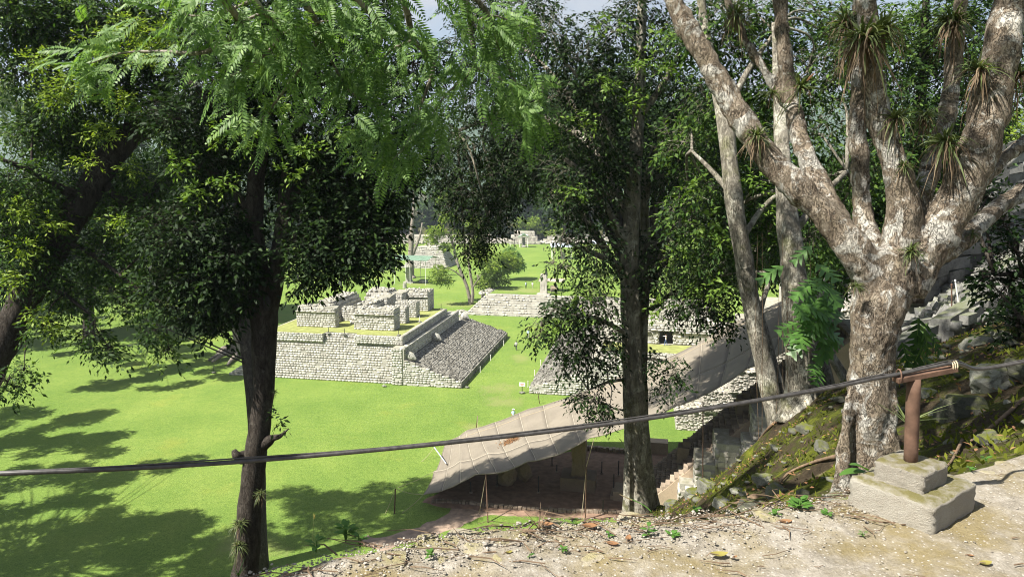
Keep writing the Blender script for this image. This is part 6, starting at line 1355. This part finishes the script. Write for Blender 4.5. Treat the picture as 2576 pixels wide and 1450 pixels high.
# footing axes from its visible corners: left face runs from (1.67,3.33) to (1.90,3.02); right face to (2.27,3.22)
ax1 = (Vector((1.905, 3.02, 0))-Vector((1.675, 3.34, 0))).normalized(); ax2 = Vector((-ax1.y, ax1.x, 0))
ft_ = empty('railing_post', fb, 'rusty T-topped railing post in a stepped concrete footing', 'post')
cn = Vector((1.905, 3.015, 28.4))
def rough_block(name, c0, l1, l2, z0, z1, parent, seed):
    n = 16; bm = bmesh.new(); bmesh.ops.create_cube(bm, size=2); bmesh.ops.subdivide_edges(bm, edges=bm.edges[:], cuts=13, use_grid_fill=True)
    off = origin_of(parent); ctr = c0 - ax1*l1/2 + ax2*l2/2
    for v in bm.verts:
        x, y, z = v.co
        m_ = [abs(c) > .999 for c in (x, y, z)]; k = .0
        if sum(m_) >= 2: k = .006+.034*abs(noise.noise(Vector((x*4+seed, y*4, z*4)))) + (.012 if sum(m_) == 3 else 0)
        q_ = ctr + ax1*(x*l1/2*(1-k*2)) + ax2*(y*l2/2*(1-k*2)); zz = z0+(z1-z0)*((z+1)/2) - (k*.8 if z > .99 else 0)
        d = .007*noise.noise(Vector((x*4+seed, y*4, z*3)))+.004*noise.noise(Vector((x*9, y*9+seed, z*5)))
        v.co = Vector((q_.x+ax1.x*d*x+ax2.x*d*y, q_.y+ax1.y*d*x+ax2.y*d*y, zz+d*z))-off
    me = bpy.data.meshes.new(name); bm.to_mesh(me); bm.free(); me.polygons.foreach_set('use_smooth', [True]*len(me.polygons)); o = link(name, me, parent, M['concrete']); return o
rough_block('lower_footing', cn, .40, .455, 28.33, 28.545, ft_, 1)
rough_block('upper_footing', cn - ax1*.085 + ax2*.075, .235, .25, 28.50, 28.645, ft_, 2)
pb = cn - ax1*.205 + ax2*.20; pb.z = 28.62
ptop = Vector((pb.x-.022, pb.y, 29.06))
V, F = tube([pb, (pb+ptop)/2, ptop], [.0315]*3, 20, 3); pyd('pipe', V, F, M['rust'], ft_, True)
bL = W(2252, 955, ptop.y-.02); bR = W(2400, 926, ptop.y+.03)
dirb = (bR-bL).normalized(); mb = MB(); mb.box((bL+bR)/2, ((bR-bL).length/2, .024, .011), (dirb, UP.cross(dirb).normalized(), dirb.cross(UP.cross(dirb).normalized()))); mb.build('cross_bar', M['rust'], ft_)
# the cable: a long sagging run to the left, lashed along the bar, on to the right
cb = empty('rail_cable', Vector((0, 2.8, 28.4)), 'black cable rail sagging right across the picture', 'cable')
bLt = bL+UP*.026; bRt = bR+UP*.026
def wy(u):   # the run comes nearer to the camera towards the left
    return float(np.interp(u, [0, 2250], [2.55, ptop.y-.03]))
left = [W(u, v, wy(u)) for u, v in ((-700, 1222), (-300, 1207), (0, 1190), (300, 1178), (600, 1160), (950, 1130), (1287, 1095), (1600, 1056), (1900, 1007), (2100, 972), (2200, 951))]
right = [W(u, v, 3.5) for u, v in ((2460, 927), (2575, 909), (2700, 884), (2900, 845))]
pts = left + [bLt, (bLt+bRt)/2+UP*.004, bRt] + right
V, F = tube(pts, .0095, 10, 8, 0, 3, .04, 60); cbl = pyd('cable', V, F, M['cable'], cb, True)
V, F = tube([p+Vector((0, 0, .011+.004*math.sin(i*2.1))) for i, p in enumerate(pts)], .0035, 6, 8); pyd('strand', M and V, F, M['cable'], cb, True)
m_ = MB()
for i in range(3):
    c = bRt - dirb*.012*i; m_.tube([c+Vector((0, math.cos(a)*.024, math.sin(a)*.026-.012)) for a in np.linspace(0, 2*PI, 11)], .0035, 5)
m_.build('lashing', M['rope'], cbl)
c = bLt+dirb*.015; MB().tube([c+Vector((0, math.cos(a)*.026, math.sin(a)*.036-.012)) for a in np.linspace(0, 2*PI, 11)], .004, 5).build('wire_tie', M['rust'], cbl)

for end, lb in ((pts[0], 'plain rusty post holding the left end of the cable rail'), (pts[-1], 'plain rusty post holding the right end of the cable rail')):
    b_ = Vector((end.x, end.y-.03, 28.3)); e = empty('railing_post', b_, lb, 'post'); MB().tube([b_, Vector((end.x, end.y-.03, end.z+.03))], .03, 14).build('pipe', M['rust'], e, True); MB().box(b_+UP*.12, (.16, .16, .12), X3).build('footing', M['concrete'], e)
# stones along the walkway edge: parts of the walkway
RM = [rock_mesh('edge_stone', s_, 3, .30, .8) for s_ in range(6)]
rg = random.Random(17)
ES = [(1105, 1372, .17), (1185, 1345, .20), (1300, 1347, .14), (1255, 1330, .12), (1410, 1312, .15), (1160, 1398, .13), (1040, 1402, .13), (950, 1408, .17), (880, 1432, .14), (1500, 1318, .14), (1335, 1395, .12), (1560, 1320, .11), (1700, 1315, .10), (1600, 1300, .12), (1770, 1322, .10), (1250, 1375, .24), (1330, 1325, .12), (1450, 1352, .16), (1530, 1345, .12), (1640, 1338, .13), (1850, 1305, .15), (1960, 1290, .2), (2050, 1275, .15), (2110, 1262, .12), (1400, 1380, .14), (990, 1380, .08), (800, 1440, .12), (2500, 1185, .1), (2540, 1160, .12), (1745, 1298, .09), (1900, 1312, .1), (1210, 1420, .15), (1470, 1400, .16), (1085, 1350, .1)]
for i, (u, v, s_) in enumerate(ES):
    p = G(u, v, 28.40); o = link('edge_stone', RM[i % 6], walk, M['edge_rock']); s_ *= .82; o.location = (p.x, p.y, 28.377+rg.uniform(-.02, .010)); o.scale = (s_*rg.uniform(.9, 1.2), s_*rg.uniform(.5, .7), s_*rg.uniform(.22, .34)); o.rotation_euler = (rg.gauss(0, .1), rg.gauss(0, .1), rg.uniform(-.5, .5))
# gravel and grit: one mass
def scatter(name, n, size, mat, label, cat, seed, fpos, flat=.6, kind='stuff', sub=1):
    rg_ = np.random.default_rng(seed); bm = bmesh.new(); bmesh.ops.create_icosphere(bm, subdivisions=sub, radius=1); V0 = np.array([v.co[:] for v in bm.verts]); F0 = np.array([[v.index for v in f.verts] for f in bm.faces]); bm.free()
    Vs = []; Fs = []; k = 0
    for i in range(n):
        p = fpos(rg_)
        if p is None: continue
        s_ = size*rg_.lognormal(0, .45); V = V0*(1+rg_.normal(size=(len(V0), 1))*.14)*np.array([rg_.uniform(.7, 1.2), rg_.uniform(.7, 1.2), flat*rg_.uniform(.6, 1.1)])*s_
        a = rg_.uniform(0, 6.28); c_, s2 = math.cos(a), math.sin(a); V = V @ np.array([[c_, s2, 0], [-s2, c_, 0], [0, 0, 1]])
        Vs.append(V+np.array(p)); Fs.append(F0+k); k += len(V)
    o = npmesh(name, np.concatenate(Vs), np.concatenate(Fs), mat, None); tag(o, label, cat, None, kind); return o
def on_edge(rg_):
    x = rg_.uniform(-1.1, 2.0); e = edge_at(x); y = e - abs(rg_.normal())*.16+.03; return (x, y, 28.405+max(0, rg_.normal()*.008)) if y < e+.05 else None
def on_walk(rg_):
    x = rg_.uniform(-1.3, 3.2); y = rg_.uniform(1.9, edge_at(x)-.02); return (x, y, 28.402)
scatter('gravel', 4200, .0038, M['gravel'], 'pale pebbly gravel along the edge of the walkway', 'gravel', 1, on_edge)
scatter('grit', 1500, .0035, M['gravel'], 'scattered grit and pebbles on the walkway', 'gravel', 2, on_walk, .45)
# twigs and litter
def litter(name, n, seed, fpos, lo, hi, mat, label):
    rg_ = random.Random(seed); rn = np.random.default_rng(seed); m_ = MB()
    for i in range(n):
        p = fpos(rn)
        if p is None: continue
        p = Vector(p)+UP*.008; a = rg_.gauss(0, .6)+(PI if rg_.random() < .5 else 0); L_ = rg_.uniform(lo, hi); d = Vector((math.cos(a), math.sin(a)*.7, rg_.gauss(0, .06)))
        q_ = p+d*L_*.5+Vector((rg_.gauss(0, .1)*L_, rg_.gauss(0, .1)*L_, abs(rg_.gauss(0, .04))*L_)); m_.tube([p, q_, p+d*L_], [rg_.uniform(.0012, .0035)]*2+[.001], 4)
    o = m_.build(name, mat); tag(o, label, 'twigs', None, 'stuff'); return o
litter('twig_litter', 150, 3, on_edge, .05, .28, M['twig'], 'dry twigs and stalks littering the walkway edge')
litter('walkway_litter', 60, 4, on_walk, .03, .14, M['twig'], 'thin stalks strewn on the walkway')
def fallen_leaf(p, a, L, mat, label, curl=.3, group='fallen leaves on the walkway'):
    L *= .75
    n = 7; V = []; F = []; d = Vector((math.cos(a), math.sin(a), 0)); s = Vector((-d.y, d.x, 0))
    for i in range(n):
        t_ = i/(n-1); w = L*.26*math.sin(PI*min(1, .04+.96*t_))**.8; c = p+d*L*(t_-.5)+UP*(.006+curl*L*.22*(2*t_-1)**2)
        V += [c-s*w+UP*curl*w*.55, c, c+s*w+UP*curl*w*.55]
    for i in range(n-1):
        for j in range(2): k = i*3+j; F.append((k, k+3, k+4, k+1))
    e = empty('fallen_leaf', p, label, 'leaf', group); bl_ = pyd('blade', V, F, mat, e, True)
    MB().tube([p-d*L*.72+UP*.004, p-d*L*.5+UP*(.008+curl*L*.22), p+UP*.008], [.0015, .002, .0012], 5).build('stalk', M['twig'], bl_)
fallen_leaf(G(2478, 1418, 28.405), .25, .085, M['yellow_leaf'], 'yellow fallen leaf beside a pebble at lower right', .4)
fallen_leaf(G(1808, 1398, 28.405), .12, .11, M['yellow_leaf'], 'olive-yellow curled leaf in the middle of the walkway', .6)
fallen_leaf(G(1580, 1357, 28.405), 1.2, .07, M['dry_leaf'], 'rust-red crumpled leaf near the walkway edge', .9)
fallen_leaf(G(1975, 1313, 28.405), .1, .09, M['dry_leaf'], 'tan fallen leaf at the walkway edge before the concrete footing', .4)
fallen_leaf(G(1540, 1368, 28.405), -.3, .08, M['dry_leaf'], 'brown fallen leaf left of the rust-red one', .3)
fallen_leaf(G(1485, 1325, 28.415), .3, .12, M['dry_leaf'], 'long brown leaf among the gravel at the walkway edge', .5)
fallen_leaf(G(1372, 1322, 28.42), -.2, .10, M['dry_leaf'], 'brown curled leaf below the spiky dry tuft', .7)
fallen_leaf(G(1848, 1402, 28.405), .6, .035, M['dry_leaf'], 'tiny dry leaf at the tip of the olive-yellow one', .4)
fallen_leaf(G(1280, 1390, 28.405), .5, .05, M['yellow_leaf'], 'small yellow leaf at the lower middle edge', .3)
fallen_leaf(G(2440, 1398, 28.405), -.2, .04, M['dry_leaf'], 'small orange leaf above the yellow one at lower right', .3)
# little plants
def sprout(p, label, n=6, L=.06, h=.05, mat='leaf_bright', seed=0, wr=.5, name='weed', up=.5):
    rg_ = random.Random(seed); e = empty(name, p, label, 'plant', 'small plants on the walkway edge')
    m_ = MB()
    for i in range(n):
        a = rg_.uniform(0, 2*PI); d = Vector((math.cos(a), math.sin(a), up*rg_.uniform(.4, 1.3))).normalized(); s = Vector((-math.sin(a), math.cos(a), 0)); b_ = p+UP*rg_.uniform(.2, 1)*h; q_ = b_+d*L*.5
        m_.tube([p, (p+b_)/2+d*.005, b_+d*L*.15], .0015, 4)
        l_ = L*rg_.uniform(.7, 1.2); c0 = b_+d*L*.15; V = [c0, c0+d*l_*.35+s*l_*wr*.5, c0+d*l_*.75+s*l_*wr*.35-UP*l_*.08, c0+d*l_-UP*l_*.22, c0+d*l_*.75-s*l_*wr*.35-UP*l_*.08, c0+d*l_*.35-s*l_*wr*.5, c0+d*l_*.5+UP*.0-n*0*UP]
        o = pyd('leaf', V, [(0, 1, 6), (1, 2, 6), (2, 3, 6), (3, 4, 6), (4, 5, 6), (5, 0, 6)], M[mat], e)
    m_.build('stem', M['leaf_bright'], e)
SPR = [((870, 1365), 'bushy green seedling at the left end of the stony edge', 16, .07, .10), ((795, 1390), 'pale green sprig left of the bushy seedling', 8, .06, .08), ((905, 1378), 'leafy shoot right of the bushy seedling', 10, .06, .09), ((1085, 1400), 'low green weed among the flat stones', 9, .04, .03), ((1415, 1388), 'clump of tiny clover-like weed below the dry tuft', 12, .03, .025), ((1630, 1345), 'heart-leaved weed in the middle of the edge', 8, .05, .05), ((1690, 1350), 'small grassy weed right of the heart-leaved one', 9, .05, .02), ((1450, 1318), 'small three-leaved seedling by the dry tuft', 5, .04, .03), ((2010, 1283), 'cluster of bright green leaves by the big trunk root', 16, .075, .07), ((1950, 1300), 'light weed left of the bright cluster', 10, .04, .05), ((2170, 1348), 'tiny sprig growing on the footing face', 6, .03, .03), ((2480, 1160), 'green weed right of the footing', 10, .045, .03), ((2440, 1185), 'green weed hugging the right side of the footing', 8, .045, .03), ((1530, 1350), 'little weed beside the rust-red leaf', 6, .035, .02), ((1750, 1290), 'trailing weed on the stony edge below the slope', 9, .04, .03), ((1330, 1400), 'yellowish seedling low on the walkway', 5, .03, .02), ((2080, 1300), 'leafy weed against the footing foot', 8, .045, .03)]
for i, ((u, v), lb, n, L_, h_) in enumerate(SPR): sprout(G(u, v, 28.40), lb, n, L_*.75, h_*.8, seed=i)
# young plant with long leaves by the big trunk
e = empty('long_leaf_plant', G(2165, 1200, 28.45), 'young plant with two long bright leaves beside the footing', 'plant')
def long_leaf(p, d, L, w):
    d = d.normalized(); s = d.cross(UP).normalized(); V = []; F = []; n = 9
    for i in range(n):
        t_ = i/(n-1); ww = w*math.sin(PI*(.06+.90*t_))**.8; c = p+d*L*t_-UP*L*.30*t_*t_; V += [c-s*ww+UP*ww*.35, c, c+s*ww+UP*ww*.35]
    for i in range(n-1):
        for j in range(2): k = i*3+j; F.append((k, k+3, k+4, k+1))
    return V, F
yy = 3.62; p0 = W(2196, 1195, yy)
for (u, v, w_) in ((2128, 1157, .028), (2105, 1190, .035), (2205, 1180, .02)):
    q_ = W(u, v, yy-.05); d = q_-p0; L_ = d.length; V, F = long_leaf(p0, d+UP*L_*.28, L_*1.0, w_); pyd('leaf', V, F, M['leaf_bright'], e, True)
MB().tube([W(2196, 1250, yy), p0], .005, 6).build('stem', M['leaf_bright'], e)
# dry spiky tuft on the edge, grass stalks
def tuft(p, label, n, L, mat, seed, name='grass_tuft', spread=.6):
    rg_ = random.Random(seed); e = empty(name, p, label, 'plant', 'small plants on the walkway edge'); V = []; F = []
    for i in range(n):
        a = rg_.uniform(0, 2*PI); d = Vector((math.cos(a)*spread, math.sin(a)*spread, 1)).normalized(); l_ = L*rg_.uniform(.5, 1.2); s = Vector((-math.sin(a), math.cos(a), 0)); k = len(V)
        for j in range(4):
            t_ = j/3; c = p+d*l_*t_+Vector((d.x, d.y, -.5))*l_*.28*t_*t_; w = l_*.028*(1-t_)+.0006; V += [c-s*w, c+s*w]
        F += [(k+2*j, k+2*j+1, k+2*j+3, k+2*j+2) for j in range(3)]
    pyd('blades', V, F, M[mat], e, True)
tuft(G(1355, 1330, 28.42), 'spiky straw-coloured tuft standing on the walkway edge', 16, .11, 'brom_dead', 1)
tuft(G(1410, 1322, 28.42), 'bright green strappy leaves right of the dry tuft', 6, .09, 'leaf_bright', 2)
tuft(G(2420, 1160, 28.45)+Vector((.2, .9, -.1)), 'spidery pale grass behind the post', 16, .3, 'brom', 3, spread=1.4)
tuft(G(600, 1448, 28.4), 'pale weeds at the foot of the picture by the dark trunk', 10, .07, 'leaf_bright', 4)
m_ = MB(); st = W(1655, 1305, 3.2); e = empty('grass_stalk', st, 'single pinkish grass stalk leaning over the edge', 'plant'); MB().tube(catmull([st, W(1620, 1270, 3.25), W(1560, 1243, 3.3)], 5), [.0022]*11, 5).build('stalk', M['leaf_bright'], e)
MB().tube([W(1590, 1257, 3.27), W(1558, 1242, 3.3)], [.0035, .0015], 5).build('flower_head', M['brom_dead'], e)
st = W(788, 1400, 3.2); e = empty('grass_stalk', st, 'tall thin stalk with a seed head left of the bushy seedling', 'plant'); MB().tube([st, W(786, 1350, 3.2), W(790, 1300, 3.2)], .0014, 5).build('stalk', M['brom'], e)
MB().tube([W(790, 1303, 3.2), W(791, 1296, 3.2), W(789, 1290, 3.2)], [.003, .005, .001], 6).build('seed_head', M['yellow_leaf'], e)

# rocks on the mossy slope
RK = [((2410, 1090), 6.6, .30, .9, 'upright lichen-grey rock right of the post'), ((2490, 1050), 7.2, .36, .8, 'broad mossy rock behind the upright one'), ((2560, 1060), 7.0, .30, .6, 'pale rock at the right edge of the slope'), ((2450, 920), 9.5, .34, .6, 'flat pale rock high on the slope'), ((2520, 950), 9.0, .3, .5, 'low mossy rock near the cable at right'), ((2560, 870), 10, .34, .6, 'rock high at the right edge above the cable'), ((2330, 1010), 8.0, .2, .5, 'low pale rock behind the post pipe'), ((2480, 1180), 5.2, .16, .5, 'small rock beside the walkway right of the footing'), ((1950, 1225), 7.0, .2, .8, 'mossy knob on the slope above the bright cluster'), ((1890, 1265), 7.0, .22, .8, 'round grey rock low on the slope near the walkway'), ((1920, 1190), 8.4, .2, .8, 'lichened rock in the middle of the slope'), ((1780, 1225), 12, .30, .9, 'tall pale rock left of the middle of the slope'), ((1740, 1245), 13, .26, .9, 'pale rock beside the tall one, nearer the fluted trunk'), ((1850, 1285), 7.4, .16, .7, 'small dark rock at the foot of the slope'), ((1820, 1270), 9, .2, .7, 'dark rock below the tall pale one'), ((2070, 1140), 8, .2, .6, 'pale lichened rock among the leaf litter'), ((2030, 1080), 9.5, .22, .5, 'flat mossy rock below the rooted trunk'), ((1690, 1260), 15, .3, .7, 'rock at the foot of the fluted trunk'), ((2110, 1020), 9.8, .16, .5, 'small pale stone below the rooted trunk')]
for i, ((u, v), y, s_, hh, lb) in enumerate(RK):
    p = W(u, v, y); z = SZ(p.x, p.y); e = link('slope_rock', rock_mesh('slope_rock', 20+i, 3, .34, .9), None, M['moss_rock']); e.location = (p.x, p.y, z+s_*hh*.25); s_ *= .72 if y > 6.9 else .82; e.scale = (s_, s_*.8, s_*hh); e.rotation_euler = (rg.gauss(0, .25), rg.gauss(0, .25), rg.uniform(0, 6)); tag(e, lb, 'rock', 'rocks on the mossy slope')
# leaf litter, loose stones and moss tufts on the slope
def on_slope(rg_):
    x = rg_.uniform(.6, 9); y = rg_.uniform(3.9, 19)
    if y < edge_at(x)+.1: return None
    return (x, y, SZ(x, y)+.03)
scatter('loose_stones', 420, .05, M['moss_rock'], 'small mossy stones embedded in the slope', 'stones', 8, on_slope, .6)
rgs = np.random.default_rng(9); P = [on_slope(rgs) for i in range(3200)]; P = np.array([p for p in P if p is not None]); n = len(P)
D = nrm(rgs.normal(size=(n, 3))*np.array([1, 1, .25])); N = nrm(np.array([0, 0, 1.])+rgs.normal(size=(n, 3))*.35)
o = quads_obj('leaf_litter', leaf_quads(P+np.array([0, 0, .02]), D, N, rgs.uniform(.03, .08, n), rgs.uniform(.015, .035, n)), M['dry_leaf'], None); tag(o, 'brown leaf litter strewn over the mossy slope', 'leaves', None, 'stuff')
P = [on_slope(rgs) for i in range(16000)]; P = np.array([p for p in P if p is not None and noise.noise(Vector(p)*.9) > -.05]); n = len(P)
D = nrm(rgs.normal(size=(n, 3))*np.array([.6, .6, .2])+np.array([0, 0, .7])); N = nrm(rgs.normal(size=(n, 3)))
M['moss_tuft'] = leafm('moss_tuft', [(.1, (.06, .075, .012)), (.9, (.17, .19, .025))], .3, .8, .1)
o = quads_obj('moss_tufts', leaf_quads(P-np.array([0, 0, .02]), D, N, rgs.uniform(.04, .10, n), rgs.uniform(.015, .04, n)), M['moss_tuft'], None); tag(o, 'tufts of moss and low weeds on the slope', 'moss', None, 'stuff')
# dead branches and roots on the slope
for i, (pl, r_, lb) in enumerate(((((2100, 1150), (2040, 1165), (1985, 1190), (1955, 1225)), .022, 'curved dead branch lying on the slope by the big trunk'), (((1900, 1255), (1840, 1280), (1780, 1300)), .05, 'thick broken root end at the foot of the slope'), (((2420, 1110), (2390, 1170), (2360, 1200)), .012, 'thin twig leaning on the rock behind the footing'), (((2575, 1010), (2500, 1075), (2440, 1120)), .02, 'dead stick lying at the right of the slope'), (((1985, 1000), (1930, 1080), (1880, 1150), (1850, 1190)), .035, 'long root running down the slope from the mottled trunk'))):
    P_ = []
    for (u, v) in pl:
        best = min((abs(W(u, v, y).z-SZ(W(u, v, y).x, y)), y) for y in np.linspace(4.2, 15, 60)); q_ = W(u, v, best[1]); P_.append(Vector((q_.x, q_.y, SZ(q_.x, q_.y)+.03)))
    V, F = tube(P_, list(np.linspace(r_, r_*.4, len(P_))), 8, 6, 0, 3, .2, 8, seed=i); o = pyd('dead_branch', V, F, M['twig'], None, True); tag(o, lb, 'branch', 'dead wood on the slope')
# ruined walls and rubble at the right behind the tree
uw = empty('upper_ruin', W(2420, 800, 17), 'grey rubble and broken block walls climbing behind the big tree', 'ruin')
core = MB(); bl = Blocks(44); rg = bl.rg
def uv_wall(u0, v0, u1, v1, y0, y1, hgt, ch, bln, nrow=None, tilt=.06):
    a, b_ = W(u0, v0, y0), W(u1, v1, y1); b_.z = a.z + (b_.z-a.z)
    du = (b_-a); Lw = du.length; du.normalize(); n = Vector((du.y, -du.x, 0)).normalized(); dv = UP
    bl.wall(a, du, dv, n, Lw, hgt, ch, bln, .12, tilt=tilt, proud=.05, ragged=.25)
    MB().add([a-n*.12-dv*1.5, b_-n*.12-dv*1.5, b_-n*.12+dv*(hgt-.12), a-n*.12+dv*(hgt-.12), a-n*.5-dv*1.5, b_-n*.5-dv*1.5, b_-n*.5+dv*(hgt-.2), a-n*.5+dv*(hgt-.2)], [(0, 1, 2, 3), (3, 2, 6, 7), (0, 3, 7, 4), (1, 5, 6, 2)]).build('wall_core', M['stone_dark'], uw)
uv_wall(2270, 930, 2420, 862, 12.5, 13.5, .62, .16, .30); uv_wall(2400, 880, 2520, 800, 13, 14, .7, .18, .34); uv_wall(2250, 905, 2380, 885, 15, 15.5, .9, .1, .26); uv_wall(2470, 820, 2640, 740, 14, 15, .8, .2, .4)
uv_wall(2300, 800, 2640, 660, 24, 26, 2.2, .4, .7); uv_wall(2480, 560, 2700, 480, 33, 35, 3.5, .45, .8)
for k in range(2600):     # rubble fill sloping up between the walls
    t_ = rg.random(); s_ = rg.random()**.8*2.0; a = W(2270+350*t_, 900-250*t_, 14).lerp(W(2330+330*t_, 790-210*t_, 23), min(s_, 1)) if s_ < 1 else W(2280+410*t_, 810-220*t_, 24).lerp(W(2300+460*t_, 640-140*t_, 46), (s_-1)*.8)
    h = rg.uniform(.06, .20)*(1 if s_ < 1 else 1.8); bl.add(a+Vector((0, 0, rg.gauss(0, .08))), (h*rg.uniform(.8, 1.6), h*rg.uniform(.7, 1.2), h*rg.uniform(.4, .8)), X3, .3)
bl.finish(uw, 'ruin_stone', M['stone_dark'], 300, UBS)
def rubble_patch(name, A, B, Cc, D, nu, nv, amp, fq):
    V = []; F = []
    for i in range(nu+1):
        for j in range(nv+1):
            p = A.lerp(B, i/nu).lerp(D.lerp(Cc, i/nu), j/nv); V.append(p+UP*(amp*noise.noise(p*fq)+amp*.8*noise.cell(p*fq*1.3)-amp*.6+amp*.4*noise.noise(p*fq*3.1)))
    for i in range(nu):
        for j in range(nv): a = i*(nv+1)+j; F.append((a, a+nv+1, a+nv+2, a+1))
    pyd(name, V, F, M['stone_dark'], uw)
rubble_patch('rubble_bed', W(2240, 925, 13.8), W(2660, 655, 13.8), W(2680, 565, 24), W(2290, 805, 24), 70, 50, .22, 2.2)
rubble_patch('rubble_bank', W(2280, 815, 24), W(2690, 595, 24), W(2760, 505, 46), W(2300, 645, 46), 90, 60, .4, 1.2)
for i, (p, q_, mm, lb) in enumerate(((W(2397, 815, 15.5), W(2393, 715, 15.5), 'rust', 'red-brown rod standing in the rubble behind the big tree'), (W(2430, 840, 15.2), W(2402, 705, 15.2), 'white_paint', 'thin white rod leaning beside the red-brown one'))):
    e = empty('marker_rod', p, lb, 'rod'); MB().tube([p-UP*.3, q_], .016, 8).build('rod', M[mm], e); MB().tube([q_-UP*.02, q_+UP*.02], [.022, .016], 8).build('cap', M[mm], e)

# ------------------------------------------------------------------ the air
V = [(-3500, -150, -1), (3500, -150, -1), (3500, 3600, -1), (-3500, 3600, -1), (-3500, -150, 420), (3500, -150, 420), (3500, 3600, 420), (-3500, 3600, 420)]
hz = pyd('haze', V, BOXF, None); hm = bpy.data.materials.new('haze_air'); hm.use_nodes = True; t = hm.node_tree; t.nodes.clear()
ho = t.nodes.new('ShaderNodeOutputMaterial'); pv = t.nodes.new('ShaderNodeVolumePrincipled'); pv.inputs['Color'].default_value = (.72, .82, .95, 1); pv.inputs['Density'].default_value = .00022; pv.inputs['Anisotropy'].default_value = .2
t.links.new(pv.outputs[0], ho.inputs['Volume']); hz.data.materials.append(hm); hz['kind'] = 'stuff'; hz['label'] = 'thin bluish haze in the air over the valley'
